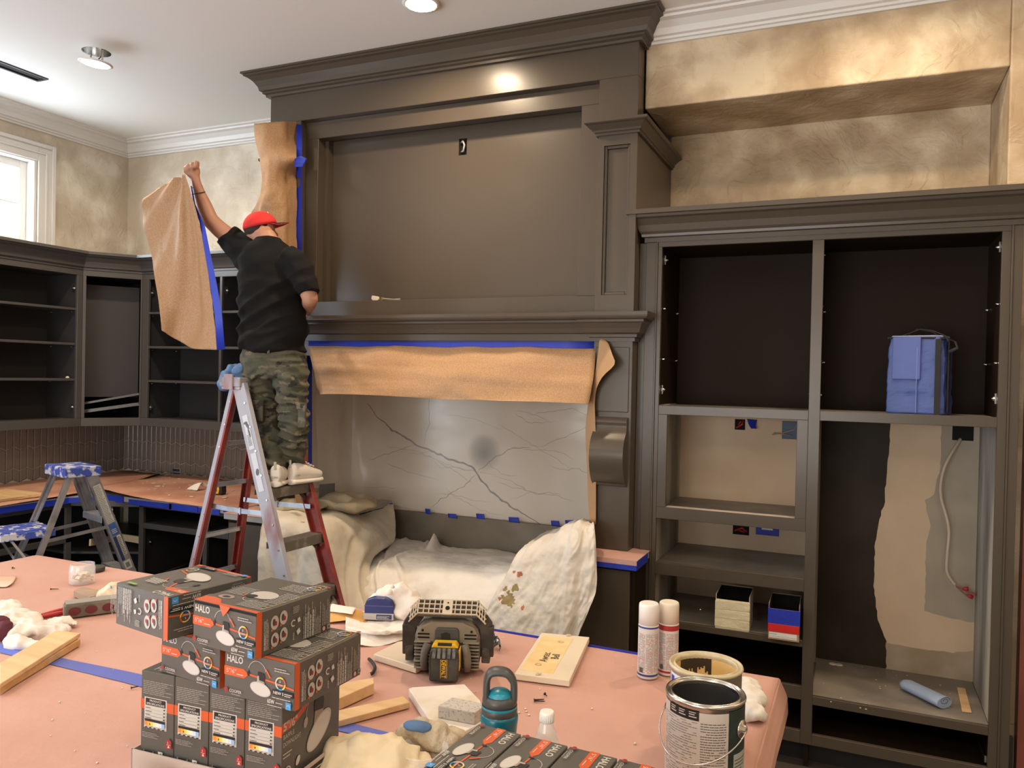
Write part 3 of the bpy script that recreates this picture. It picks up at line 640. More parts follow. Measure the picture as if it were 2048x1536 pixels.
# -- corner cabinet, diagonal face from A to B
A, B_ = Vector((-5.17, 3.985, 0)), Vector((-4.935, 4.30, 0)); dAB = (B_-A).normalized(); nAB = Vector((dAB.y, -dAB.x, 0)); LAB = (B_-A).length
c2 = cab('corner_cabinet', 'narrow diagonal corner wall cabinet with two fallen slats inside', (-5.2, 4.3, 1.34))
def D(name, a, c, z0, z1, d0=0, d1=.02, m=blk, par=c2):
    b = MB(); o = A+dAB*((a+c)/2)-nAB*((d0+d1)/2)+Vector((0, 0, (z0+z1)/2)); b.obox(o, dAB*((c-a)/2), nAB*((d1-d0)/2), Vector((0, 0, (z1-z0)/2)))
    return b.build(name, m, par, .0015)
D('stile', 0, .022, 1.392, 2.425); D('stile', LAB-.012, LAB, 1.392, 2.425); D('rail', 0, LAB, 2.425, 2.47); D('rail', 0, LAB, 1.332, 1.392)
b = MB(); b.prism([(-5.17, 3.99, 1.372), (-4.94, 4.30, 1.372), (-4.94, 4.64, 1.372), (-5.51, 4.64, 1.372), (-5.51, 3.99, 1.372)], (0, 0, .015)); b.build('bottom_panel', blk, c2)
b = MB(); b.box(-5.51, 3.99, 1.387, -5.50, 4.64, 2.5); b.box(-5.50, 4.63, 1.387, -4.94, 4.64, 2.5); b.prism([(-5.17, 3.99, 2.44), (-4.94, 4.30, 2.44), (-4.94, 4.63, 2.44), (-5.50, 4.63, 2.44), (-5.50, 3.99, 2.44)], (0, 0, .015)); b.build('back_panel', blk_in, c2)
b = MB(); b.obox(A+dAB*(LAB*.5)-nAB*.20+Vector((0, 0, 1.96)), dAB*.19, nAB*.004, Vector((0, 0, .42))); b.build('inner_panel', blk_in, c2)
for (u0, v0, u1, v1) in ((175, 807, 286, 788), (175, 823, 286, 808)):
    p, q = at(u0, v0, X=-5.20), at(u1, v1, Y=4.31); b = MB(); b.beam(p, q, .25, .016 if v0 < 810 else .024, up=(0, 0, 1)); o = b.build('fallen_slat', blk, c2, .001)
    o.location = (-.10, .07, 0)
# -- along the back wall: face Y=4.30
c3 = cab('wall_cabinet', 'open wall cabinet behind the worker, between the corner and the hood', (-4.2, 4.45, 1.34))
XS = [(-4.935, -4.872), (-4.180, -4.158), (-3.46, -3.41)]
for a, c in XS: P1('stile', a, 4.30, 1.392, c, 4.32, 2.425, par=c3)
P1('rail', -4.935, 4.30, 2.425, -3.41, 4.32, 2.47, par=c3); P1('rail', -4.935, 4.30, 1.332, -3.41, 4.32, 1.392, par=c3)
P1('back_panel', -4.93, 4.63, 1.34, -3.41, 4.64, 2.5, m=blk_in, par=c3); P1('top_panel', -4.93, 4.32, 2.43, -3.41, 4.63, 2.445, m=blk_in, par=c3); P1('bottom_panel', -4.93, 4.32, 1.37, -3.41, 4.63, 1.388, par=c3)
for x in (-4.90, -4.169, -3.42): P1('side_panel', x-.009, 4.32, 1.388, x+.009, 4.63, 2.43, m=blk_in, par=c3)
for z in (2.167, 1.912, 1.660):
    P1('shelf', -4.89, 4.305, z, -4.179, 4.628, z+.017, par=c3); P1('shelf', -4.159, 4.305, z, -3.43, 4.628, z+.017, par=c3)
for z in (2.33, 1.47): hinge((-4.891, 4.345, z), 1, c3); hinge((-4.159, 4.345, z), 1, c3)
for z in (2.155, 1.90, 1.648):
    for y in (4.35, 4.58): pin((-4.891, y, z), 1, c3)
ccr = [(0, 2.468), (.008, 2.468), (.008, 2.482), (.022, 2.487), (.026, 2.50), (.036, 2.525), (.055, 2.552), (.075, 2.562), (.08, 2.57), (.10, 2.573), (.10, 2.592), (0, 2.592)]
tag(MB().sweep([(-5.17, .95), (-5.17, 3.985), (-4.935, 4.30), (-3.41, 4.30)], ccr).build('cornice', blk), 'dark cornice running round the corner on top of the left wall cabinets', 'moulding')
b = MB(); b.box(-5.51, .95, 2.572, -5.172, 3.98, 2.586); b.prism([(-5.172, 3.98, 2.572), (-4.94, 4.30, 2.572), (-3.41, 4.302, 2.572), (-3.41, 4.64, 2.572), (-5.51, 4.64, 2.572), (-5.51, 3.98, 2.572)], (0, 0, .014))
tag(b.build('cabinet_top_board', blk), 'dark board closing the tops of the left wall cabinets', 'board')
# ---- tile backsplash: slanted-end tiles, each one an object
tile_m = mat('clay_tile', (.150, .128, .112), .28, ncol=(.20, .17, .148), nscale=7, lo=.3, hi=.7, bump=.06, bscale=40)
grout = mat('grout', (.46, .39, .32), .9)
def tile_mesh(nm, w, h, s, up):
    g = .0030; w2 = w-g; h2 = h-g*1.3; b = MB(); f = .004; d = .007
    def q(i, y): x0, x1 = g/2+i, w-g/2-i; a = (0, s) if up else (s, 0); return [(x0, y, g/2+i+a[0]), (x1, y, g/2+i+a[1]), (x1, y, h2-i+a[1]), (x0, y, h2-i+a[0])]
    vs = q(0, 0)+q(0, -d+.003)+q(f, -d)
    fs = [(0, 1, 5, 4), (1, 2, 6, 5), (2, 3, 7, 6), (3, 0, 4, 7), (4, 5, 9, 8), (5, 6, 10, 9), (6, 7, 11, 10), (7, 4, 8, 11), (8, 9, 10, 11)]
    b.add(vs, fs); me = b.mesh(nm, tile_m); bm = bmesh.new(); bm.from_mesh(me); bmesh.ops.recalc_face_normals(bm, faces=bm.faces); bm.to_mesh(me); bm.free(); return me
TW, TH, TS = .0515, .152, .020
t_up, t_dn = tile_mesh('tile_up', TW, TH, TS, True), tile_mesh('tile_down', TW, TH, TS, False)
t_up_s, t_dn_s = tile_mesh('tile_up_short', TW, .085, TS, True), tile_mesh('tile_down_short', TW, .085, TS, False)
def tiles(parent, n, place):
    for i in range(n):
        for r in range(3):
            me = (t_up, t_dn)[i % 2] if r < 2 else (t_up, t_dn)[i % 2]
            z = 1.160 - r*TH+.002
            if r == 2: me = (t_up_s, t_dn_s)[i % 2]; z = .925
            o = bpy.data.objects.new('tile', me); COL.objects.link(o); o.parent = parent; o.matrix_parent_inverse = Matrix.Translation(-Vector(parent.location)); o.matrix_basis = place(i, z)
tl = thing('tile_backsplash', 'upright slanted-end brown tiles on the left wall above the counter', 'backsplash', (XL, 3.9, .92))
bx('grout_bed', grout, XL, 1.0, .91, XL+.006, YB, 1.34, parent=tl)
for o in tl.children: pass
tiles(tl, 26, lambda i, z: Matrix.Translation((XL+.006, YB-.008-(i+1)*TW, z)) @ Matrix.Rotation(math.pi/2, 4, 'Z'))
tb = thing('tile_backsplash', 'upright slanted-end brown tiles on the back wall around the taped socket', 'backsplash', (-4.5, YB, .92))
bx('grout_bed', grout, XL, YB-.006, .91, -3.41, YB, 1.34, parent=tb)
tiles(tb, 40, lambda i, z: Matrix.Translation((XL+.016+i*TW, YB-.006, z)))
b = MB(); b.box(XL, 1.0, .92, XL+.006, 3.30, 1.0)
p = at(357, 950, 4.64)
t = tag(bx('wall_socket', mat('grey_plaster', (.34, .30, .26), .8), p.x-.03, 4.622, p.z-.03, p.x+.035, 4.637, p.z+.055, bevel=.002), 'wall socket covered with dark blue tape on the back wall tiles', 'socket')
b = MB(); b.box(p.x-.03, 4.614, p.z+.0, p.x+.033, 4.622, p.z+.022); b.box(p.x-.036, 4.613, p.z+.03, p.x+.03, 4.622, p.z+.05); b.build('tape', mat('navy_tape', (.02, .025, .07), .6), t, .001)
# ---- base cabinets of the corner
b1 = cab('base_cabinet', 'dark base cabinet run under the left wall counter', (-5.1, 2.5, 0))
P1('front_frame', -4.79, 1.0, .10, -4.77, 3.62, .16, par=b1); P1('rail', -4.79, 1.0, .835, -4.77, 3.62, .878, par=b1); P1('rail', -4.79, 1.0, .60, -4.77, 3.62, .64, par=b1)
for y in (1.0, 2.0, 2.9, 3.58): P1('stile', -4.79, y, .16, -4.77, y+.04, .835, par=b1)
P1('back_panel', -5.50, 1.0, .1, -5.49, 4.6, .87, m=blk_in, par=b1); P1('bottom_panel', -5.49, 1.0, .1, -4.79, 3.62, .118, m=blk_in, par=b1); P1('shelf', -5.49, 1.0, .45, -4.82, 3.6, .468, m=blk_in, par=b1)
P1('plinth', -5.5, 1.0, 0, -4.86, 3.7, .1, m=black, par=b1)
b2 = cab('base_cabinet', 'dark open base cabinets with drawer gaps behind the red ladder', (-4.0, 4.1, 0))
for x0, x1 in ((-4.362, -4.32), (-3.80, -3.765), (-3.49, -3.45)): P1('stile', x0, 3.80, .10, x1, 3.82, .878, par=b2)
P1('rail', -4.362, 3.80, .845, -3.45, 3.82, .878, par=b2); P1('rail', -4.32, 3.80, .705, -3.80, 3.82, .742, par=b2); P1('rail', -3.765, 3.80, .705, -3.49, 3.82, .742, par=b2); P1('rail', -4.362, 3.80, .10, -3.45, 3.82, .15, par=b2)
P1('shelf', -4.32, 3.83, .722, -3.80, 4.6, .738, par=b2); P1('shelf', -3.78, 3.83, .722, -3.49, 4.6, .738, par=b2); P1('shelf', -4.33, 3.83, .14, -3.49, 4.6, .155, m=blk_in, par=b2)
for x in (-4.345, -3.785): P1('side_panel', x-.008, 3.82, .10, x+.008, 4.6, .87, m=blk_in, par=b2)
P1('side_panel', -3.46, 3.82, .10, -3.447, 4.6, .87, m=blk_in, par=b2)
P1('back_panel', -5.40, 4.60, .1, -3.45, 4.61, .87, m=blk_in, par=b2); P1('plinth', -4.36, 3.88, 0, -3.45, 4.6, .1, m=black, par=b2)
hinge((-4.337, 3.87, .60), 1, b2)
for z, y0, x0, x1 in ((.765, 3.83, -4.325, -3.8), (.765, 3.83, -3.77, -3.49)):
    for x in (x0, ): b = MB(); b.box(x, y0, z, x+.012, 4.3, z+.035); b.build('drawer_slide', steel, b2)
for x0, x1, z in ((-4.31, -3.81, .26), (-3.76, -3.5, .20)):
    b = MB(); b.box(x0, 3.86, z, x1, 3.88, z+.045); b.box(x0, 3.88, z, x1, 4.4, z+.012)
    b.tube([(x0+.004, 3.875, z+.03), (x0+.006, 3.89, z+.10), (x0+.01, 4.0, z+.12), (x0+.01, 4.35, z+.15)], .008, 6); b.build('pullout_tray', blk, b2)
b3 = cab('corner_base_cabinet', 'dark corner base cabinet with a pale bent shelf front inside', (-4.65, 3.75, 0))
for z_, h_ in ((.86, .035), (.125, .05)): b = MB(); b.beam((-4.77, 3.62, z_), (-4.362, 3.81, z_), .02, h_); b.build('rail', blk, b3)
b = MB(); b.prism([(-4.80, 3.62, .1), (-4.362, 3.82, .1), (-4.362, 4.6, .1), (-5.49, 4.6, .1), (-5.49, 3.62, .1)], (0, 0, .015)); b.prism([(-4.9, 3.66, .50), (-4.45, 3.90, .50), (-4.45, 4.55, .50), (-5.45, 4.55, .50), (-5.45, 3.66, .50)], (0, 0, .015)); b.build('shelf', blk_in, b3)
b = MB(); q0, q1, q2, q3 = at(180, 1085, 3.75), at(225, 1077, 4.02), at(236, 1073, 4.02), at(280, 1080, 3.84)
b.beam(q0, q1, .012, .045); b.beam(q2, q3, .012, .045); partlabel(b.build('pale_shelf_front', mat('maple', (.72, .60, .42), .5), b3), 'pale maple shelf front bent at the corner')
b = MB(); b.tube([at(225, 1002, 3.86), at(226, 1040, 3.86)], .004, 6); b.build('shelf_rod', chrome, b3)
# counters of the corner, papered
ct = thing('corner_counter', 'L-shaped counter in the left corner covered with crumpled rosin paper', 'counter', (-5.0, 4.0, .9))
outl = [(-5.51, .95), (-4.73, .95), (-4.73, 3.56), (-4.60, 3.74), (-3.445, 3.74), (-3.445, 4.643), (-5.51, 4.643)]
b = MB(); b.prism([(x, y, .88) for x, y in outl], (0, 0, .032)); b.build('counter_slab', mat('stone_counter', (.3, .3, .3), .4), ct)
rp = mat('used_rosin_paper', (.44, .20, .135), .75, ncol=(.56, .30, .21), nscale=3.5, bump=.5, bscale=10, detail=9, bdist=.01, lo=.4, hi=.62)
def papertop(rows, name, seed): return sheet(name, rp, rows, 70, 26, .006, 4, .0012, seed=seed, parent=ct, lin=True)
papertop([[(-5.505, .95, .924), (-5.505, 2.4, .924), (-5.505, 4.64, .924)], [(-5.1, .95, .924), (-5.1, 2.4, .924), (-5.1, 4.64, .926)], [(-4.74, .95, .924), (-4.74, 2.4, .924), (-4.74, 3.9, .932)], [(-4.715, .95, .905), (-4.715, 2.4, .90), (-4.715, 3.6, .93)]], 'masking_paper', 3)
papertop([[(-4.95, 4.64, .928), (-4.2, 4.64, .925), (-3.45, 4.64, .924)], [(-4.9, 4.2, .930), (-4.2, 4.2, .925), (-3.45, 4.2, .924)], [(-4.78, 3.80, .945), (-4.2, 3.76, .926), (-3.45, 3.75, .922)], [(-4.70, 3.725, .955), (-4.2, 3.722, .920), (-3.45, 3.722, .905)]], 'masking_paper', 5)
b = MB(); b.box(-4.727, .95, .868, -4.722, 3.56, .905); b.beam((-4.725, 3.56, .888), (-4.60, 3.733, .888), .004, .035)
for x0, x1, za, zb in ((-4.60, -4.43, .872, .915), (-4.38, -4.0, .868, .902), (-4.02, -3.78, .866, .905), (-3.775, -3.60, .868, .900), (-3.57, -3.45, .868, .902)): b.box(x0, 3.733, za, x1, 3.7365, zb)
b.build('edge_tape', tape, ct)
b = MB()
for i in range(60):
    x, y = -4.9+1.35*random.random(), 3.85+.75*random.random(); r = .004+.01*random.random()
    if i % 9 == 0: r = .02
    b.lathe([(r*1.2, 0), (r*.6, .003)], (x, y, .9275), 5)
o = b.build('debris', mat('plaster_crumbs', (.62, .48, .36), .9), ct); o['kind'] = 'stuff'
b = MB()
P = [Vector((-5.3+.03*k, 4.60+.02*mnoise.noise((k*.7, 0, 1)), .935+.012*mnoise.noise((k*.5, 3, 1)))) for k in range(62)]
tag(MB().tube(P, [.012+.008*abs(mnoise.noise((k*.6, 5, 0))) for k in range(62)], 6, flat=.6).build('paper_scraps', mat('brown_scraps', (.20, .14, .10), .9)), 'torn brown paper scraps along the foot of the back wall tiles', 'scraps')
# things on the corner counter
brd = [at(0, 985, Z=.945), at(0, 1003, Z=.945), at(80, 990, Z=.945), at(56, 980, Z=.945)]
b = MB(); b.prism([(-5.15, 2.9, .932), (-4.78, 2.9, .932), (-4.76, 3.42, .932), (-5.12, 3.44, .932)], (0, 0, .012)); bo = b.build('wood_board', pine, None, .002)
tag(bo, 'pale wooden panel with a raised rim lying on the left counter', 'board')
b = MB(); 
for c in ((-5.14, 3.36, -4.77, 3.43), (-5.15, 2.91, -4.80, 2.97), (-4.83, 2.97, -4.765, 3.36), (-5.145, 2.97, -5.08, 3.36)): b.box(c[0], c[1], .944, c[2], c[3], .95)
b.build('raised_rim', pine, bo, .001); [o for o in [0]]
p = at(437, 988, Z=.93)
tm = thing('tape_measure', 'yellow and black tape measure on the corner counter behind the ladder', 'tape measure', (p.x, p.y, .928))
part('case', black, tm, lambda b: (b.prism([(-.045, -.02, 0), (.04, -.02, 0), (.047, -.02, .02), (.044, -.02, .062), (.02, -.02, .076), (-.025, -.02, .076), (-.045, -.02, .05)], (0, .045, 0)),), .004, 2)
part('yellow_shell', yellow, tm, lambda b: b.prism([(-.028, -.024, .008), (.018, -.024, .006), (.026, -.024, .04), (.012, -.024, .066), (-.02, -.024, .066), (-.03, -.024, .04)], (0, .052, 0)), .003, 2)
part('label', black, tm, lambda b: b.prism([(-.014, -.0255, .024), (.01, -.0255, .022), (.01, -.0255, .052), (-.014, -.0255, .052)], (0, .001, 0)))
part('hook', steel, tm, lambda b: b.box(-.052, -.01, .004, -.045, .01, .016), .001)
p = at(392, 978, Z=.93)
tag(sheet('paper_scrap', white_cloth, [[p+Vector((-.05, -.04, 0)), p+Vector((.06, -.05, 0))], [p+Vector((0, 0, .035)), p+Vector((.05, .01, .05))], [p+Vector((.04, .05, .005)), p+Vector((.08, .05, .01))]], 12, 12, .004, 20), 'crumpled pale paper scrap on the corner counter left of the ladder rail', 'paper')
# ================================================================ ISLAND
isl = thing('kitchen_island', 'large foreground island whose top is papered over', 'island', (-1.8, 1.2, 0))
IX0, IX1, IY0, IY1 = -3.395, -.195, -.3, 2.405
bx('base', blk, IX0+.06, IY0+.06, .1, IX1-.06, IY1-.06, .86, parent=isl, bevel=.003); bx('plinth', black, IX0+.12, IY0+.12, 0, IX1-.12, IY1-.12, .1, parent=isl)
bx('worktop', mat('stone_counter', (.3, .3, .3), .4), IX0, IY0, .86, IX1, IY1, .905, parent=isl, bevel=.004)
ros = sheet('masking_paper', rosin, [[(IX0, IY1+.002, .80), (IX1+.004, IY1+.002, .80)], [(IX0, IY1+.003, .908), (IX1, IY1+.003, .908)], [(IX0, IY1-.02, .910), (IX1, IY1-.02, .910)], [(IX0, 1.2, .910), (IX1, 1.2, .910)], [(IX0, IY0, .910), (IX1, IY0, .910)]], 150, 130, .0010, 3, .001, parent=isl, lin=True, seed=2)
sheet('masking_paper', rosin, [[(IX1-.004, IY1, .909), (IX1-.004, 1.6, .909), (IX1-.004, 1.0, .909), (IX1-.004, IY0, .909)], [(IX1+.004, IY1, .907), (IX1+.004, 1.6, .907), (IX1+.004, 1, .907), (IX1+.004, IY0, .907)], [(IX1+.026, IY1-.01, .86), (IX1+.022, 1.6, .86), (IX1+.022, 1, .86), (IX1+.022, IY0, .86)], [(IX1+.030, IY1-.03, .825), (IX1+.020, 1.6, .815), (IX1+.02, 1.0, .82), (IX1+.02, IY0, .82)]], 80, 16, .004, 7, .001, parent=isl, lin=True, seed=9)
def ontop(px, z=.9135, dz=0): return [at(u, v, Z=z)+Vector((0, 0, dz)) for u, v in px]
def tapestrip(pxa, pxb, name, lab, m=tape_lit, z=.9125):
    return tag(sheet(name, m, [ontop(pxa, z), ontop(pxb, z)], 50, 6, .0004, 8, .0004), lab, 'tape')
tapestrip([(0, 1287), (110, 1313), (200, 1332), (290, 1350), (380, 1372), (520, 1400), (700, 1448), (805, 1470), (900, 1490)], [(0, 1305), (90, 1325), (170, 1348), (280, 1371), (360, 1394), (500, 1424), (690, 1466), (800, 1487), (900, 1512)], 'tape_seam', 'long pale blue tape seam running across the island paper')
b = MB(); q = at(1340, 1305, Z=.905); b.box(-1.2, IY1+.0035, .895, -.3, IY1+.006, .915); tag(b.build('edge_tape', tape), 'blue tape along the far edge of the island paper', 'tape')
# ================================================================ TALL LADDER
LX_, LY_, LZT, LTH = -2.958, 3.302, 1.691, 1.513
LW = Vector((math.cos(LTH), math.sin(LTH), 0)); LF = Vector((math.sin(LTH), -math.cos(LTH), 0))
def LP(z, side, fb):
    d = LZT-z
    if fb > 0: w, s = .155+.0175*d, .046+.3537*d
    else: w, s = .097+.067*d, -.046-.2166*d
    return Vector((LX_, LY_, z))+LW*(w*side)+LF*s
lad = thing('step_ladder', 'tall worn red fibreglass step ladder the worker stands on', 'ladder', (LX_, LY_, 0))
def rail(z0, z1, side, fb, w, m, lab):
    a, c = LP(z0, side, fb), LP(z1, side, fb); b = MB(); n = (c-a).normalized(); sd = n.cross(LW).normalized()
    b.beam(a, c, w, .005, up=LW)
    for k in (-1, 1): b.beam(a+sd*(k*(w/2-.003))-LW*(side*.013), c+sd*(k*(w/2-.003))-LW*(side*.013), .006, .026, up=LW)
    return b.build('rail', m, lad, .001)
for sd in (-1, 1):
    rail(.02, 1.69, sd, 1, .080, fibre_w if sd < 0 else fibre, 0); rail(.02, 1.67, sd, -1, .046, fibre_w if sd < 0 else fibre, 0)
    for fb, w in ((1, .08), (-1, .055)):
        p = LP(.02, sd, fb); b = MB(); b.obox(p+Vector((0, 0, -.003)), LF*w/2, LW*.022, Vector((0, 0, .017))); b.build('foot', black, lad, .003)
# red inner flange strip on the near rear rail
a, c = LP(.02, -1, -1), LP(1.66, -1, -1); b = MB(); b.beam(a+LF*.026-LW*.004, c+LF*.026-LW*.004, .012, .03, up=LW); b.build('rail_edge', fibre, lad)
for z in (.345, .646, .907, 1.168):
    a, c = LP(z, -1, 1), LP(z, 1, 1); b = MB(); b.beam(a-LF*.01, c-LF*.01, .088, .006, up=(0, 0, 1)); b.beam(a+LF*.032-Vector((0, 0, .022)), c+LF*.032-Vector((0, 0, .022)), .005, .05, up=(0, 0, 1))
    b.beam(a-LF*.052-Vector((0, 0, .014)), c-LF*.052-Vector((0, 0, .014)), .005, .034, up=(0, 0, 1))
    st = b.build('step', step_m, lad, .001)
    b = MB()
    for s_, p in ((1, a), (-1, c)): b.beam(p+LW*s_*.012-Vector((0, 0, .085)), p+LW*s_*.085-Vector((0, 0, .02)), .02, .004, up=LF)
    b.build('step_brace', step_m, st)
for z in (1.376, 1.152, .877, .652, .38):
    a, c = LP(z, -1, -1), LP(z, 1, -1); b = MB(); b.beam(a, c, .028, .022, up=(0, 0, 1)); b.build('rear_bar', alu, lad, .002)
for sd in (-1, 1):
    z = 1.045; a, c = LP(z, sd, -1)-LW*sd*.02, LP(z, sd, 1)-LW*sd*.02; m_ = a.lerp(c, .52)-Vector((0, 0, .006)); b = MB(); b.beam(a, m_+(c-a)*.03, .005, .026, up=(0, 0, 1)); b.beam(m_, c, .005, .026, up=(0, 0, 1)); b.obox(m_, LF*.004, LW*.006, (0, 0, .018))
    b.build('spreader', alu, lad, .001)
b = MB(); tp = Vector((LX_, LY_, 1.705)); b.obox(tp, LF*.072, LW*.172, (0, 0, .024)); b.obox(tp-Vector((0, 0, .03)), LF*.066, LW*.165, (0, 0, .01)); b.build('top_cap', mat('splashed_cap', (.20, .19, .21), .6, ncol=(.42, .40, .42), nscale=14), lad, .004, seg=2)
b = MB(); q = tp-LW*.178; b.obox(q, LF*.03, LW*.006, (0, 0, .04)); b.build('latch_plate', fibre_w, lad, .002)
b = MB()
for z in [1.6-.12*k for k in range(12)]:
    for sd, fb in ((-1, 1), (-1, -1)): p = LP(z, sd, fb)-LW*.003; b.lathe([(.006, 0), (.005, .004)], p+LF*.022*(1 if fb > 0 else .3), 8, axis=-LW)
o = b.build('rivets', steel, lad); o['kind'] = 'stuff'
n_ = (LP(1.69, -1, 1)-LP(.02, -1, 1)).normalized(); sdv = n_.cross(LW).normalized()
if sdv.x < 0: sdv = -sdv
pr_ = Print(.05, .2); pr_.rect(0, 0, .05, .15, mat('label_white', (.72, .72, .75), .5)); lb = mat('label_blue', (.03, .05, .25), .5); pr_.rect(.006, .045, .038, .10, lb)
pr_.text('WERNER', .012, .142, .028, mat('label_ink', (.8, .8, .8), .5), True, rot=-R90, fit=.092); pr_.micro(.006, .008, .038, .03, 5, black)
pr_.build('maker_label', lad, LP(.50, -1, 1)-sdv*.025-LW*.004-Vector(lad.location), sdv, n_)
pr_ = Print(.05, .4); lg = mat('label_grey', (.62, .63, .68), .6); dkg = mat('smear_dark', (.12, .13, .14), .6)
pr_.rect(.006, .22, .036, .18, lg); pr_.rect(.006, .0, .036, .20, lg); pr_.ell(.028, .345, .009, .022, dkg, .4); pr_.ell(.03, .305, .006, .025, dkg, .1); pr_.ell(.026, .10, .012, .018, dkg, -.3); pr_.ell(.02, .36, .014, .007, dkg)
pr_.micro(.010, .24, .028, .06, 9, dkg, seed=4); pr_.build('side_label', lad, LP(1.16, -1, 1)-sdv*.025-LW*.004-Vector(lad.location), sdv, n_)
# blue rag over the top
rb = MB(); c0 = at(470, 748, Y=3.2)
for k, (u, v, r) in enumerate([(448, 768, .040), (456, 752, .045), (468, 742, .05), (480, 740, .045), (488, 750, .04), (466, 760, .05), (482, 762, .04), (450, 776, .03)]):
    p = at(u, v, Y=3.20+.03*(k % 3)); ellipsoid(rb, p, (r, 0, 0), (0, r*.9, 0), (0, 0, r*.75), 10, 8)
rag = fuse('blue_rag', denim, rb, .009, 2, lambda p, n: .012*mnoise.noise(p*38)+.004*mnoise.noise(p*90)); tag(rag, 'scrunched blue microfibre rag on top of the tall ladder', 'rag')
# ================================================================ SMALL LADDER
C1 = at(146, 938, Y=3.15); C1.z = 1.19; SW = Vector((.96, -.279, 0)); SF = Vector((.279, .96, 0))
sl = thing('step_stool_ladder', 'small aluminium step ladder with a blue paint-splashed cap and side shelf', 'ladder', (C1.x, C1.y, 0))
blue_spl = mat('splashed_blue', (.05, .09, .42), .5, ncol=(.62, .62, .68), nscale=22, lo=.50, hi=.58)
def SP(z, sw, f): d = 1.17-z; w = .115+.06*d; return Vector((C1.x, C1.y, z))+SW*(w*sw)+SF*((.05+.36*d) if f > 0 else (-.05-.38*d))
b = MB(); b.obox(C1-Vector((0, 0, .02)), SW*.145, SF*.10, (0, 0, .028)); b.build('top_cap', blue_spl, sl, .006, seg=2)
for sw in (-1, 1):
    a, c = SP(0, sw, 1), SP(1.17, sw, 1); b = MB(); b.beam(a, c, .062, .004, up=SW); nn = (c-a).normalized().cross(SW)
    for k in (-.027, -.009, .009, .027): b.beam(a+nn*k-SW*sw*.003, c+nn*k-SW*sw*.003, .005, .006, up=SW)
    for k in (-1, 1): b.beam(a+nn*k*.03-SW*sw*.012, c+nn*k*.03-SW*sw*.012, .003, .024, up=SW)
    b.build('rail', alu, sl); b = MB(); b.obox(a+Vector((0, 0, .02)), SF*.04, SW*.02, (0, 0, .02)); b.build('foot', black, sl, .002)
    a, c = SP(0, sw, -1), SP(1.17, sw, -1); b = MB(); b.beam(a, c, .030, .004, up=SW); nn = (c-a).normalized().cross(SW)
    for k in (-1, 1): b.beam(a+nn*k*.014-SW*sw*.009, c+nn*k*.014-SW*sw*.009, .003, .02, up=SW)
    b.build('rear_leg', alu, sl); b = MB(); b.obox(a+Vector((0, 0, .02)), SF*.02, SW*.016, (0, 0, .02)); b.build('foot', black, sl, .002)
for z in (.27, .57, .90):
    a, c = SP(z, -1, 1), SP(z, 1, 1); b = MB(); b.beam(a, c, .075, .004, up=(0, 0, 1)); b.beam(a-SF*.037-Vector((0, 0, .018)), c-SF*.037-Vector((0, 0, .018)), .003, .036, up=(0, 0, 1)); b.beam(a+SF*.037-Vector((0, 0, .018)), c+SF*.037-Vector((0, 0, .018)), .003, .036, up=(0, 0, 1))
    b.build('step', mat('alu_step', (.42, .43, .50), .45, .6, ncol=(.28, .26, .26), nscale=9, lo=.4, hi=.65), sl, .001)
for z in (.35, .7): a, c = SP(z, -1, -1), SP(z, 1, -1); b = MB(); b.beam(a, c, .02, .02); b.build('rear_bar', alu, sl, .002)
for sw in (-1, 1):
    a, c = SP(.80, sw, -1)-SW*sw*.012, SP(.84, sw, 1)-SW*sw*.012; b = MB(); b.beam(a, c, .004, .02, up=(0, 0, 1)); b.build('spreader', alu, sl)
# fold-out shelf on the rear
s0 = (SP(.86, -1, -1)+SP(.86, 1, -1))/2; b = MB(); cpos = s0-SF*.10-Vector((0, 0, .0))
b.obox(cpos, SF*.135, SW*.125, (0, 0, .006))
for k in range(5): b.obox(cpos+SW*(-.10+.05*k)+Vector((0, 0, .009)), SF*.13, SW*.016, (0, 0, .004))
b.obox(cpos-SF*.133-Vector((0, 0, .012)), SF*.004, SW*.125, (0, 0, .018)); b.obox(cpos+SW*.124-Vector((0, 0, .014)), SF*.135, SW*.003, (0, 0, .02))
b.build('paint_shelf', blue_spl, sl, .002)
b = MB()
for sw in (-1, 1): b.beam(cpos-SF*.09+SW*sw*.1-Vector((0, 0, .015)), SP(.66, sw, -1), .012, .004, up=SW)
b.build('shelf_struts', alu, sl)['kind'] = 'stuff'
nr_ = (SP(1.1, 1, 1)-SP(.3, 1, 1)).normalized(); sx_ = SF.copy(); sx_ = (sx_-nr_*sx_.dot(nr_)).normalized()
# label on the outer face of the near rail (normal +SW): ux x uy must equal SW
ux, uy = sx_, nr_
if ux.cross(uy).dot(SW) < 0: ux = -ux
pr_ = Print(.05, .6); w_ = mat('label_cream', (.60, .58, .50), .6); pr_.rect(.004, .30, .042, .24, w_); pr_.micro(.007, .305, .036, .23, 26, mat('label_ink2', (.20, .2, .2), .6), seed=9)
pr_.rect(.004, .22, .042, .075, mat('label_mid_blue', (.05, .13, .36), .5)); pr_.micro(.010, .235, .03, .03, 3, w_, seed=3); pr_.rect(.004, .06, .018, .155, mat('label_navy', (.03, .045, .12), .5)); pr_.rect(.024, .09, .022, .125, w_); pr_.micro(.026, .095, .018, .115, 12, black, seed=5)
pr_.rect(.006, .0, .04, .055, w_); pr_.rect(.014, .012, .022, .03, mat('label_ink2', (.2, .2, .2), .6))
lo_ = SP(.58, 1, 1)+SW*.0025-ux*.025; pr_.build('instruction_label', sl, lo_-Vector(sl.location), ux, uy)
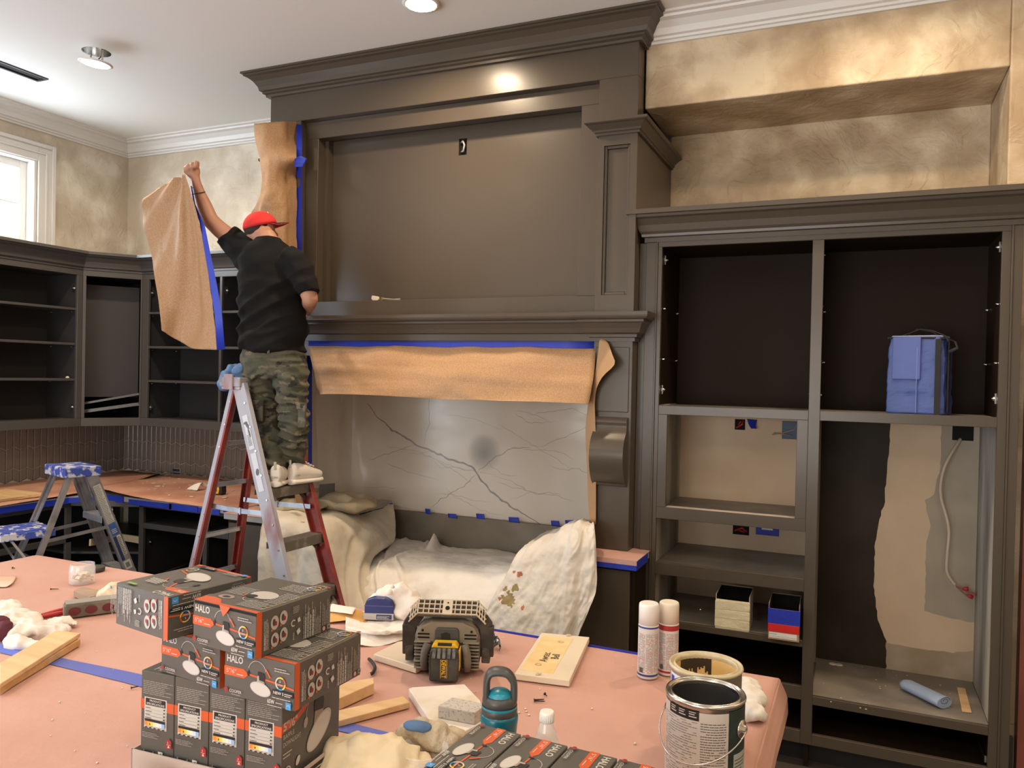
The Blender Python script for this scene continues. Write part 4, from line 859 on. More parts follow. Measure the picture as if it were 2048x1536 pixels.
# ================================================================ WORKER
R_, F_, Z_ = Vector((.915, .403, 0)), Vector((-.403, .915, 0)), Vector((0, 0, 1))
man = thing('person', 'worker in black T-shirt, camouflage trousers and red cap, back turned, lifting a paper sheet', 'person', (-2.70, 3.30, 1.175))
def w(u, v, Y=3.30): return at(u, v, Y=Y)
# body under the clothes and bare skin: one continuous surface
b = MB()
hd = w(520, 457, 3.32); hdir = (R_*.86+F_*.50-Z_*.02).normalized(); hup = (Z_*1.0+hdir*.12).normalized(); hside = hdir.cross(hup).normalized(); hup = hside.cross(hdir)
ellipsoid(b, hd, hdir*.0800, hside*.0653, hup*.0887, 18, 12); ellipsoid(b, hd-hup*.0391+hdir*.0391, hdir*.0452, hside*.0435, hup*.0505, 14, 10)
ellipsoid(b, hd+hdir*.0853-hup*.0244, hdir*.0139, hside*.0104, hup*.0174, 8, 6)                       # nose
ellipsoid(b, hd+hdir*.0748-hup*.0522, hdir*.0087, hside*.0191, hup*.0052, 8, 6); ellipsoid(b, hd+hdir*.0696-hup*.0766, hdir*.0139, hside*.0191, hup*.0122, 8, 6)
for s in (-1, 1): ellipsoid(b, hd+hside*s*.0661-hdir*.0043-hup*.0130, hdir*.0139, hside*.0070, hup*.0235, 8, 6)
b.tube([hd-hup*.03-hdir*.01, w(532, 476), w(536, 492)], [.050, .056, .072], 16)
ellipsoid(b, w(543, 560), R_*.14, F_*.09, Z_*.20); ellipsoid(b, w(547, 695), R_*.10, F_*.06, Z_*.09)
limb(b, [w(500, 505), w(470, 483), w(440, 459, 3.26), w(421, 441, 3.24)], [.055, .050, .046, .043])
limb(b, [w(421, 441, 3.24), w(409, 412, 3.22), w(398, 384, 3.19), w(392, 363, 3.17)], [.043, .040, .030, .024])
limb(b, [w(590, 520), w(607, 558), w(620, 596, 3.31)], [.052, .048, .042]); limb(b, [w(620, 598, 3.31), w(617, 612, 3.42), w(611, 622, 3.55)], [.041, .036, .025])
hp = w(388, 343, 3.16); ha = (w(386, 330, 3.16)-w(392, 363, 3.17)).normalized()                       # raised fist
ellipsoid(b, hp, R_*.034, F_*.024, Z_*.042, 12, 8); limb(b, [w(392, 363, 3.17), w(389, 350, 3.165)], [.024, .026])
for k in range(4):
    q = w(396-7.5*k, 328+2.5*k+(2 if k == 3 else 0), 3.15)
    limb(b, [q-Z_*.012, q+Z_*(.008-.002*k)-F_*.002, q-F_*.026+Z_*.004, q-F_*.030-Z_*.018, q-F_*.014-Z_*.026], [.0105, .0105-.0006*k, .0098-.0006*k, .009, .008], 8)
limb(b, [w(380, 352, 3.15), w(374, 344, 3.135), w(373, 335, 3.128), w(377, 329, 3.125)], [.012, .011, .010, .009], 8)
h2 = w(606, 624, 3.60); ellipsoid(b, h2, R_*.02, F_*.045, Z_*.035, 12, 8)                               # hand on the pilaster
for k in range(4): q = h2+F_*.035+Z_*(.026-.017*k); limb(b, [q, q+F_*.026, q+F_*.045-R_*.006, q+F_*(.060-.004*abs(k-1))-R_*.014], [.0095, .009, .0085, .0075], 8)
limb(b, [h2+F_*.0+Z_*.025, h2+F_*.025-R_*.028+Z_*.03, h2+F_*.045-R_*.036+Z_*.024], [.011, .010, .009], 8)
for L_ in ([w(540, 722), w(528, 790), w(530, 860), w(548, 938, 3.24)], [w(560, 722), w(580, 790), w(586, 860), w(586, 934, 3.37)]): limb(b, L_, [.055, .058, .048, .036])
fuse('body', skin, b, .0065, 3, parent=man)
# T-shirt
b = MB()
rings = [((546, 703), .176, .132), ((546, 690), .178, .134), ((545, 660), .174, .128), ((544, 620), .170, .126), ((544, 585), .170, .126), ((545, 548), .176, .124), ((540, 518), .165, .115), ((535, 497), .125, .095), ((537, 481), .070, .070), ((537, 475), .062, .064)]
loftring(b, [(w(*c), R_*x, F_*y) for c, x, y in rings], 28)
b.tube([w(520, 530), w(492, 505), w(468, 484), w(453, 468, 3.275)], [.10, .092, .074, .066], 20); b.tube([w(575, 520), w(594, 530), w(608, 556), w(618, 588)], [.08, .076, .066, .056], 18)
ellipsoid(b, w(480, 492), R_*.06, F_*.07, Z_*.07); ellipsoid(b, w(590, 525), R_*.06, F_*.08, Z_*.06)
def shd(p, n):
    q = (p-w(545, 600)); lo = max(0, min(1, (2.35-p.z)/.35))
    f = .010*mnoise.noise(Vector((p.x*9+p.z*7, p.y*8, p.z*16)))+.007*math.sin(34*p.z+9*q.dot(R_)+5*mnoise.noise(p*5))*lo
    g = mnoise.noise(Vector((q.dot(R_)*7-p.z*11, 4, p.z*5))); f += .008*(1-abs(g)*3)*(.35+lo)
    return f
fuse('t_shirt', shirt_m, b, .0075, 4, shd, man)
b = MB()
for u, v in ((543, 666), (506, 690)): p = w(u, v, 3.12); b.lathe([(.006, 0), (.003, .003)], p+F_*.0, 6, axis=-F_)
# camouflage trousers
camo = mat('camouflage', (.055, .056, .036), .85, bump=.35, bscale=140)
nt = camo.node_tree; N = nt.nodes; L = nt.links; tcn = [n for n in N if n.type == 'TEX_COORD'][0]; prev = None; bs = N['Principled BSDF']
base = N.new('ShaderNodeRGB'); base.outputs[0].default_value = (.075, .070, .045, 1); prev = base.outputs[0]
for k, (sc, thr, c) in enumerate(((11, .52, (.055, .058, .038)), (13, .58, (.13, .112, .075)), (16, .60, (.020, .021, .016)))):
    mpn = N.new('ShaderNodeMapping'); mpn.inputs['Location'].default_value = (k*3.3, k*5.1, k); mpn.inputs['Scale'].default_value = (.8, .8, 1.3); L.new(tcn.outputs['Object'], mpn.inputs[0])
    n1 = N.new('ShaderNodeTexNoise'); n1.inputs['Scale'].default_value = sc; n1.inputs['Detail'].default_value = 3; L.new(mpn.outputs[0], n1.inputs[0])
    r1 = N.new('ShaderNodeValToRGB'); r1.color_ramp.elements[0].position = thr; r1.color_ramp.elements[1].position = thr+.015; L.new(n1.outputs[0], r1.inputs[0])
    mx = N.new('ShaderNodeMix'); mx.data_type = 'RGBA'; mx.inputs['B'].default_value = (*c, 1); L.new(r1.outputs[0], mx.inputs['Factor']); L.new(prev, mx.inputs['A']); prev = mx.outputs['Result']
L.new(prev, bs.inputs['Base Color'])
b = MB()
loftring(b, [(w(547, 695), R_*.160, F_*.115), (w(547, 712), R_*.166, F_*.122), (w(548, 735), R_*.168, F_*.128), (w(550, 758), R_*.165, F_*.12)], 26)
b.tube([w(524, 735), w(524, 775), w(526, 815), w(531, 855), w(537, 895, 3.27), w(544, 925, 3.25), w(547, 940, 3.24)], [.100, .096, .088, .080, .076, .070, .068], 22)
b.tube([w(578, 735), w(584, 775), w(586, 815), w(587, 855), w(587, 895, 3.33), w(587, 922, 3.36), w(586, 936, 3.37)], [.098, .084, .074, .070, .065, .060, .060], 22)
def trd(p, n):
    lo = max(0, min(1, (2.02-p.z)/.5)); q = p-w(549, 760); side = -1 if q.dot(R_) < 0 else 1
    s = math.sin(62*p.z+side*2+11*q.dot(R_)*side+4.5*mnoise.noise(Vector((p.x*6, p.y*6, p.z*7))))
    return (.003+.010*lo)*(1-abs(s))*1.4-.006*lo+.008*mnoise.noise(Vector((p.x*16, p.y*16, p.z*26)))*(.6+lo)
tr = fuse('camouflage_trousers', camo, b, .0075, 3, trd, man)
for (u, v, Y_, wd, ht) in ((509, 822, 3.24, .05, .055), (604, 832, 3.26, .022, .06)):
    c_ = at(u, v, Y=Y_-.035); b = MB(); b.obox(c_, R_*wd+F_*(-.01), F_*.012, Z_*ht); b.obox(c_+Z_*(ht-.012)-F_*.01, R_*(wd+.004), F_*.008, Z_*.016); b.build('cargo_pocket', camo, tr, .008, seg=3)
b = MB(); b.obox(w(552, 700, 3.30)-F_*.125, R_*.006, F_*.006, Z_*.022); b.build('belt_loop', camo, tr, .002)
# cap
redc = mat('red_cap_cloth', (.58, .02, .02), .8, bump=.2, bscale=200)
b = MB(); rings = []
cu = (hup*.93-hdir*.30+hside*.10).normalized(); cf = hside.cross(cu).normalized(); cf = cf if cf.dot(hdir) > 0 else -cf; cc = hd+hup*.012
for i in range(9):
    th = i/8*math.pi/2*.985; rings.append((cc+cu*(.078*math.sin(th)), cf*(.090*math.cos(th)), hside*(.079*math.cos(th))))
loftring(b, rings, 28); capo = b.build('baseball_cap', redc, man)
b = MB(); vs = []; nn = 14
for k in range(nn+1):
    g = -1.12+2.24*k/nn
    for r, dr in ((.0, 0), (.036, -.004), (.072, -.014)): vs.append(cc+cf*(.084*math.cos(g)+r*(math.cos(g)**.5 if math.cos(g) > 0 else 0))+hside*(.076*math.sin(g))-cu*(.002-dr*.5+.012*(math.sin(g)**2)*r/.07))
for k in range(nn):
    for j in range(2): b.add([vs[k*3+j], vs[k*3+j+1], vs[(k+1)*3+j+1], vs[(k+1)*3+j]], [(0, 1, 2, 3)], 0, True)
br = b.build('brim', [redc], capo, fixn=False); md = br.modifiers.new('t', 'SOLIDIFY'); md.thickness = .004; md.material_offset = 1; br.data.materials.append(black); md.offset = 0
b = MB(); b.obox(cc+cf*.072+cu*.062-hside*.0, (cf*.55-cu*.7)*.004, hside*.016, (cu*.7+cf*-.55)*.004)
e = cc+cf*.058+cu*.060-hside*.030; tv, sv = (cu*.75-cf*.6).normalized(), hside.normalized()
b = MB(); b.obox(e+(cf*.7+cu*.7)*.006, sv*.018, tv*.004, (cf*.7+cu*.7)*.003); b.obox(e+(cf*.7+cu*.7)*.006-tv*.012, sv*.004, tv*.014, (cf*.7+cu*.7)*.003); b.build('cap_emblem', white_cloth, capo, .001)
b = MB(); ellipsoid(b, hd+hup*.004-hdir*.010, hdir*.078, hside*.069, hup*.074, 18, 12); fuse('hair', mat('black_hair', (.02, .015, .012), .8, bump=.5, bscale=300), b, .006, 1, parent=man)
b = MB()
for u, v, r, m_ in ((393, 373, .031, 0), (397, 386, .034, 1)):
    c_ = w(u, v, 3.185); ax = (w(398, 384, 3.19)-w(392, 363, 3.17)).normalized(); x = ax.orthogonal().normalized(); y = ax.cross(x)
    b = MB(); b.tube([c_+x*r*math.cos(g)+y*r*math.sin(g) for g in [2*math.pi*k/20 for k in range(21)]], .0025, 6, caps=False); b.build('bracelet', (mat('gold_chain', (.7, .45, .2), .3, 1), black)[m_], man)
# shoes
shoe_m = mat('white_leather', (.74, .68, .60), .5); sole_m = mat('white_rubber', (.76, .70, .62), .6)
def shoe(u, v, d, zs=1.173, L_=.235):
    heel = at(u, v, Z=zs); d = d.normalized(); s = Vector((d.y, -d.x, 0)); b = MB(); rings = []
    for t, hw, h in ((0, .024, .03), (.03, .036, .034), (.25, .039, .032), (.55, .044, .030), (.8, .042, .028), (.95, .028, .026), (1.0, .012, .024)):
        rings.append((heel+d*(L_*t)+Z_*(h/2+.001), s*hw, Z_*(h/2)))
    loftring(b, rings, 16); so = fuse('sole', sole_m, b, .005, 1, parent=man)
    b = MB(); rings = []
    for t, hw, h in ((.02, .024, .085), (.08, .033, .098), (.25, .035, .095), (.42, .037, .085), (.6, .038, .068), (.8, .036, .052), (.93, .024, .042)):
        rings.append((heel+d*(L_*t)+Z_*(.02+h/2), s*hw, Z_*(h/2)))
    loftring(b, rings, 16); sh = fuse('shoe', shoe_m, b, .0045, 2, parent=man)
    b = MB(); b.obox(heel+d*.003+Z_*.112, s*.007, d*.003, Z_*.020); b.build('heel_tab', mat('grey_tab', (.42, .42, .36), .6), sh, .002)
    b = MB(); [b.beam(heel+d*(L_*t)+s*.02+Z_*(.118-.055*(t-.4)/.4*.8), heel+d*(L_*t)-s*.02+Z_*(.118-.055*(t-.4)/.4*.8), .005, .004) for t in (.42, .5, .58, .66)]; b.build('laces', white_cloth, sh)
    p_ = Print(.05, .02); p_.text('PUMA', 0, 0, .016, mat('shoe_print', (.42, .39, .33), .7), True, fit=.036)
    nrm = -d if abs(d.dot(F_)) > .9 else s*(1 if s.dot(-F_) > 0 else -1); ux = Vector((-nrm.y, nrm.x, 0)); ux = ux if ux.cross(Z_).dot(nrm) > 0 else -ux
    p_.build('shoe_print', man, heel+(d*(.0-.003) if nrm == -d else d*.02+nrm*.040)-ux*.018+Z_*.048-Vector(man.location), ux, Z_)
shoe(549, 976, F_); shoe(579, 971, R_*.50+F_*.87)
# ================================================================ MASKING PAPERS
def fold1(u, v):
    g = math.atan2(1.02-u, v+.10)
    return min(1, (1-u)*4)*(.016*math.sin(g*11)*(1-v*.6)+.007*math.sin(g*27+1)*(1-v)+.012*math.sin(u*6+v*2)*v)
Yp = 3.11
rws = [[(284, 398), (312, 382), (345, 362), (369, 347)], [(287, 420), (315, 412), (350, 402), (384, 392)], [(293, 458), (325, 455), (362, 450), (397, 441)], [(299, 500), (335, 500), (374, 499), (410, 497)], [(308, 548), (345, 549), (384, 550), (417, 549)], [(317, 597), (352, 600), (392, 602), (424, 602)], [(322, 632), (356, 644), (396, 652), (430, 652)], [(326, 660), (352, 680), (385, 697), (434, 700)]]
hs = sheet('kraft_paper_sheet', kraft, [[at(u, v, Y=Yp+.02*math.sin(i*1.3+j)+.03*(j/7)*(1 if i else -1)*.5) for i, (u, v) in enumerate(r)] for j, r in enumerate(rws)], 60, 90, .003, 14, .0008, fold=fold1)
tag(hs, 'brown paper sheet with blue tape edge held up in the raised hand', 'paper')
tL = [(381, 372), (388, 409), (399, 445), (407, 491), (419, 560), (429, 628), (434, 700)]; tR = [(384, 372), (391, 409), (410, 453), (420, 502), (432, 560), (443, 618), (450, 699)]
sheet('tape_edge', tape, [[at(u, v, Y=Yp-.006+.02*math.sin(i*.9)) for i, (u, v) in enumerate(tL)], [at(u, v, Y=Yp-.004+.02*math.sin(i*.9)) for i, (u, v) in enumerate(tR)]], 60, 6, .001, 20, .0006, parent=hs)
Lf = [(509, 248), (513, 284), (520, 321), (525, 355), (523, 386), (512, 411), (500, 431), (497, 470), (500, 520), (503, 560)]
rows = []
for i, (u, v) in enumerate(Lf):
    vr = 243+ (v-248)*1.0
    bp = 1 if i == 2 else 0; rows.append([at(u, v, Y=3.69), at((u+560)/2, (v+vr)/2, Y=3.69), at(563, vr, Y=3.745-.05*bp), at(577, vr, Y=3.80-.10*bp), at(592, vr, Y=3.868-.13*bp)])
pp = tag(sheet('kraft_paper_sheet', kraft, rows, 50, 90, .010, 5, .0008, seed=4, amp2=.008), 'brown paper sheet taped over the left pilaster of the hood behind the worker', 'paper')
sheet('tape_edge', tape, [[at(593, v, Y=3.874-.12*(v == 318)) for v in (248, 300, 318, 336, 380, 450, 520, 560)], [at(604, v, Y=3.874-.12*(v == 318)) for v in (250, 300, 318, 336, 380, 450, 520, 560)]], 40, 4, .0006, 20, .0005, parent=pp)
sheet('tape_edge', tape, [[at(589, 318, Y=3.72), at(601, 312, Y=3.72), at(614, 318, Y=3.72)], [at(588, 334, Y=3.74), at(598, 334, Y=3.74), at(606, 333, Y=3.74)]], 12, 6, .003, 20, .0006, parent=pp)
rows = [[at(619, 694, Y=3.792), at(800, 696, Y=3.792), at(1000, 698, Y=3.792), at(1194, 700, Y=3.792)], [at(626, 725, Y=3.76), at(800, 725, Y=3.74), at(1000, 728, Y=3.735), at(1190, 735, Y=3.75)], [at(634, 760, Y=3.73), at(800, 762, Y=3.70), at(1000, 768, Y=3.69), at(1185, 772, Y=3.71)], [at(641, 789, Y=3.71), at(800, 793, Y=3.67), at(1000, 802, Y=3.66), at(1178, 809, Y=3.69)]]
mp2 = tag(sheet('kraft_paper_sheet', kraft, rows, 110, 34, .008, 4, .0008, seed=8, amp2=.018, fold=lambda u, v: .010*math.sin(9*u+6*v)*v+.008*math.exp(-((u-.25-.35*v)/.03)**2)*v+.005*math.exp(-((v-.45-.2*u)/.09)**2)-.008*math.exp(-((u-.75+.3*v)/.04)**2)*v), 'long brown paper skirt hanging from blue tape under the mantel', 'paper')
sheet('side_flap', kraft, [[at(619, 694, Y=3.79), at(620, 694, Y=3.90)], [at(626, 725, Y=3.76), at(624, 715, Y=3.90)], [at(641, 789, Y=3.71), at(632, 770, Y=3.85)]], 10, 20, .003, 8, .0008, parent=mp2)
sheet('tape_edge', tape, [[at(617, 682, Y=3.7935), at(900, 682, Y=3.7935), at(1195, 677, Y=3.7935)], [at(617, 696, Y=3.789), at(900, 699, Y=3.789), at(1194, 703, Y=3.789)]], 60, 6, .0012, 12, .0006, parent=mp2)
cr = [[at(1199, 677, Y=3.763), at(1210, 680, Y=3.755), at(1217, 686, Y=3.745)], [at(1196, 705, Y=3.755), at(1213, 700, Y=3.725), at(1224, 708, Y=3.70)], [at(1190, 745, Y=3.75), at(1208, 735, Y=3.71), at(1229, 729, Y=3.67)], [at(1183, 775, Y=3.75), at(1194, 765, Y=3.72), at(1204, 755, Y=3.69)], [at(1176, 810, Y=3.75), at(1184, 806, Y=3.735), at(1190, 790, Y=3.72)], [at(1171, 860, Y=3.755), at(1181, 860, Y=3.74), at(1191, 855, Y=3.735)], [at(1174, 930, Y=3.755), at(1184, 930, Y=3.745), at(1192, 930, Y=3.74)], [at(1176, 990, Y=3.755), at(1185, 990, Y=3.75), at(1192, 990, Y=3.745)], [at(1180, 1050, Y=3.755), at(1186, 1050, Y=3.75), at(1192, 1048, Y=3.745)]]
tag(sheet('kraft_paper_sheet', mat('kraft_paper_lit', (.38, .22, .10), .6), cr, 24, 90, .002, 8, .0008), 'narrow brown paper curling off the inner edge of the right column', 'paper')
ls = tag(sheet('kraft_paper_sheet', kraft, [[at(u, 700, Y=y) for u, y in ((572, 3.745), (585, 3.84), (600, 3.90), (614, 3.96))], [at(u, 850, Y=y) for u, y in ((575, 3.745), (586, 3.84), (600, 3.90), (615, 3.96))], [at(u, 975, Y=y) for u, y in ((580, 3.745), (590, 3.84), (603, 3.90), (618, 3.96))]], 16, 40, .003, 8, .0008), 'brown paper strip masking the left column beside the worker legs', 'paper')
sheet('tape_edge', tape, [[at(614, v, Y=3.958) for v in (700, 850, 975)], [at(624, v, Y=4.0) for v in (700, 850, 975)]], 30, 4, .0008, 12, .0006, parent=ls)
# clear plastic film over the stone
film = mat('plastic_film', (.96, .93, .88), .25, alpha=.27, bump=.35, bscale=4, stretch=(2.5, 1, .8), bdist=.01)
film.node_tree.nodes['Principled BSDF'].inputs['Specular IOR Level'].default_value = .8
fr = [[at(628, 700, Y=4.02), at(665, 700, Y=4.25), at(705, 715, Y=4.50), at(900, 740, Y=4.515), at(1185, 750, Y=4.515)], [at(632, 850, Y=4.02), at(665, 850, Y=4.25), at(710, 850, Y=4.49), at(900, 850, Y=4.50), at(1183, 850, Y=4.505)], [at(640, 990, Y=4.05), at(672, 1000, Y=4.25), at(740, 1000, Y=4.49), at(900, 1028, Y=4.50), at(1180, 1052, Y=4.50)]]
fm = tag(sheet('plastic_film', film, fr, 160, 70, .008, 3.2, 0, seed=12, stretch=(1.6, 1, 1), amp2=.01), 'thin wrinkled clear plastic film taped over the stone backsplash', 'film')
for u, v, a, c in ((855, 1023, 5, 5), (904, 1032, 8, 4), (960, 1033, 8, 5), (1027, 1040, 10, 5), (1110, 1047, 8, 5), (1144, 1045, 14, 4)):
    sheet('tape_tab', tape, [[at(u-a, v-c-1, Y=4.487), at(u+a, v-c, Y=4.487)], [at(u-a+1, v+c-1, Y=4.485), at(u+a+2, v+c+1, Y=4.485)]], 4, 4, .003, 20, .0006, parent=fm)
sheet('tape_tab', tape, [[at(712, 999, Y=4.46), at(735, 1006, Y=4.47), at(762, 1008, Y=4.475), at(786, 1006, Y=4.48)], [at(722, 1006, Y=4.44), at(740, 1010, Y=4.45), at(764, 1014, Y=4.46), at(784, 1026, Y=4.47)]], 20, 6, .006, 20, .0006, parent=fm)
b = MB(); c_ = at(654, 985, Y=4.06); b.obox(c_, Vector((.02, .05, 0)), Vector((.0, .003, 0)), Vector((0, 0, .055)))
tag(b.build('masked_outlet', mat('grey_tape', (.13, .13, .12), .4)), 'dark taped outlet cover on the left side of the alcove', 'outlet cover')
# ================================================================ DROP CLOTHS
lc = [[at(600, 988, Y=4.20), at(660, 990, Y=4.40), at(720, 992, Y=4.50), at(787, 1008, Y=4.49)], [at(575, 1010, Y=3.92), at(640, 1018, Y=4.0), at(710, 1022, Y=4.2), at(789, 1040, Y=4.38)],
      [at(534, 1036, Y=3.62), at(600, 1042, Y=3.62), at(668, 1050, Y=3.66), at(730, 1062, Y=3.95), at(790, 1078, Y=4.25)], [at(524, 1075, Y=3.545), at(590, 1085, Y=3.54), at(662, 1098, Y=3.54), at(715, 1088, Y=3.80), at(778, 1092, Y=4.12)],
      [at(518, 1130, Y=3.53), at(590, 1150, Y=3.50), at(668, 1165, Y=3.48), at(700, 1140, Y=3.66), at(745, 1120, Y=3.9)], [at(520, 1200, Y=3.53), at(590, 1220, Y=3.47), at(676, 1225, Y=3.44), at(705, 1200, Y=3.55), at(740, 1175, Y=3.7)], [at(530, 1290, Y=3.53), at(600, 1300, Y=3.46), at(690, 1300, Y=3.43), at(730, 1280, Y=3.50), at(760, 1250, Y=3.6)]]
def foldv(a, k, ph=0): return lambda u, v: a*(max(0, v-.25)+.1)*(math.sin(k*u+ph+2*mnoise.noise((u*4, v*2, 1)))+.5*math.sin(2.3*k*u+1+ph+2*mnoise.noise((u*6, v*3, 4))))
tag(sheet('drop_cloth', canvas, lc, 110, 110, .012, 4, .002, seed=21, fold=foldv(.035, 17), amp2=.014), 'stained canvas drop cloth over the counter left of the range gap', 'drop cloth')
cc_ = [[at(705, 1082, Y=4.47), at(790, 1082, Y=4.47), at(850, 1090, Y=4.47), at(900, 1096, Y=4.47), at(960, 1102, Y=4.47), at(1040, 1112, Y=4.47), at(1140, 1120, Y=4.40)], [at(690, 1100, Y=4.2), at(770, 1098, Y=4.25), at(850, 1105, Y=4.3), at(920, 1110, Y=4.3), at(1050, 1118, Y=4.28), at(1140, 1125, Y=4.2)],
       [at(680, 1122, Y=3.95), at(760, 1120, Y=3.98), at(800, 1118, Y=4.0), at(900, 1122, Y=4.02), at(1000, 1128, Y=4.0), at(1120, 1135, Y=3.9)], [at(680, 1150, Y=3.80), at(745, 1150, Y=3.80), at(800, 1138, Y=3.86), at(900, 1140, Y=3.86), at(1010, 1146, Y=3.84), at(1120, 1160, Y=3.75)],
       [at(690, 1200, Y=3.66), at(760, 1195, Y=3.68), at(850, 1185, Y=3.72), at(1000, 1190, Y=3.70), at(1100, 1200, Y=3.64)], [at(700, 1250, Y=3.60), at(770, 1250, Y=3.60), at(880, 1245, Y=3.62), at(1000, 1250, Y=3.62), at(1100, 1260, Y=3.6)], [at(700, 1330, Y=3.55), at(800, 1330, Y=3.56), at(900, 1330, Y=3.56), at(1100, 1340, Y=3.55)]]
tag(sheet('drop_cloth', canvas2, cc_, 150, 110, .014, 4.2, .002, seed=5, fold=lambda u, v: .035*max(0, v-.3)*math.sin(26*u+2.5*mnoise.noise((u*5, v*2, 2)))*(1.2-u)+.02*math.exp(-((u-.35-.1*v)/.012)**2)+.018*math.exp(-((u-.22-.05*v)/.012)**2)+.10*math.exp(-((u-.42)/.022)**2-((v-.10)/.07)**2), amp2=.018), 'white canvas drop cloth slumped over the low range gap', 'drop cloth')
rc = [[at(1104, 1062, Y=4.2), at(1140, 1050, Y=4.05), at(1160, 1042, Y=3.85), at(1188, 1048, Y=3.70)], [at(1062, 1086, Y=3.75), at(1105, 1070, Y=3.70), at(1150, 1050, Y=3.64), at(1189, 1058, Y=3.62)],
      [at(1040, 1104, Y=3.57), at(1090, 1094, Y=3.55), at(1150, 1082, Y=3.53), at(1191, 1080, Y=3.56)], [at(1018, 1140, Y=3.50), at(1080, 1138, Y=3.49), at(1145, 1130, Y=3.49), at(1193, 1130, Y=3.53)],
      [at(992, 1185, Y=3.45), at(1070, 1190, Y=3.44), at(1140, 1185, Y=3.45), at(1192, 1180, Y=3.50)], [at(972, 1230, Y=3.41), at(1055, 1240, Y=3.40), at(1130, 1238, Y=3.42), at(1176, 1222, Y=3.47)], [at(960, 1270, Y=3.40), at(1050, 1290, Y=3.38), at(1120, 1290, Y=3.41), at(1152, 1275, Y=3.45)], [at(950, 1320, Y=3.39), at(1050, 1345, Y=3.37), at(1100, 1340, Y=3.4), at(1135, 1320, Y=3.44)]]
def rf(u, v):
    w1 = mnoise.noise((u*3, v*1.5, 7))*3; w2 = mnoise.noise((u*7, v*3, 3))*2
    return .020*v*(math.sin(13*u+1.0*v+w1)+.4*math.sin(31*u-1*v+w2*.6))*(.10+1.1*u**2)+.008*(1-v)*math.sin(26*u+9*v+w2)+.0035*(1-abs(mnoise.noise((u*14+v*6, v*9, 0)))*3)
rcl = sheet('drop_cloth', mat('canvas_cloth_spotted', (.74, .69, .63), .9, ncol=(.66, .60, .52), nscale=5, bump=.6, bscale=22, detail=8, bdist=.008), rc, 130, 130, .007, 6, .002, seed=33, fold=rf, amp2=.004)
tag(rcl, 'paint-spotted drop cloth bunched against the right column and hanging down', 'drop cloth')
b = MB()
spot = [mat('olive_stain', (.30, .23, .10), .8), mat('rust_stain', (.45, .16, .08), .8)]
rme = rcl.data; rvs = [v_.co.copy() for v_ in rme.vertices]
for m_ in spot: rme.materials.append(m_)
for u, v, r, k in ((1018, 1200, .022, 0), (1030, 1175, .012, 0), (1012, 1178, .009, 0), (1040, 1150, .010, 1), (1028, 1145, .006, 1), (1046, 1215, .006, 1), (1000, 1196, .006, 1)):
    # nearest cloth point to the sight line gives the stain's place on the cloth
    o_ = Vector((0, 0, HC)); d_ = (at(u, v, Y=3.45)-o_).normalized(); c_ = min(rvs, key=lambda p: ((p-o_)-d_*(p-o_).dot(d_)).length)
    for f_ in rme.polygons:
        q_ = f_.center-c_
        if q_.length < r*1.5*(1+.6*mnoise.noise(f_.center*70)): f_.material_index = 1+k
fc = MB(); 
for (u, v, rx, ry, rz) in ((575, 1000, .16, .10, .035), (640, 998, .20, .14, .05), (690, 1004, .20, .15, .045), (715, 1012, .12, .10, .03), (600, 1012, .18, .10, .03)):
    p = at(u, v, Z=.955); ellipsoid(fc, p, R_*rx, F_*ry, Z_*rz, 16, 10)
tag(fuse('folded_drop_cloth', mat('tan_canvas', (.44, .35, .22), .9, ncol=(.52, .43, .29), nscale=4, bump=.25, bscale=70), fc, .012, 4, lambda p, n: .016*(1-3*abs(mnoise.noise(Vector((p.x*5+p.y*3, p.y*7, p.z*12)))))+.006*mnoise.noise(p*22)), 'folded tan drop cloth heaped on the covered counter left of the gap', 'drop cloth')
fl = tag(sheet('kraft_paper_offcut', kraft, [[at(592, 1006, Y=3.70), at(604, 1012, Y=3.70)], [at(590, 985, Y=3.68), at(604, 990, Y=3.66)], [at(602, 978, Y=3.72), at(618, 982, Y=3.70)]], 8, 16, .003, 8, .0008), 'small curled brown paper offcut standing behind the ladder step', 'paper')
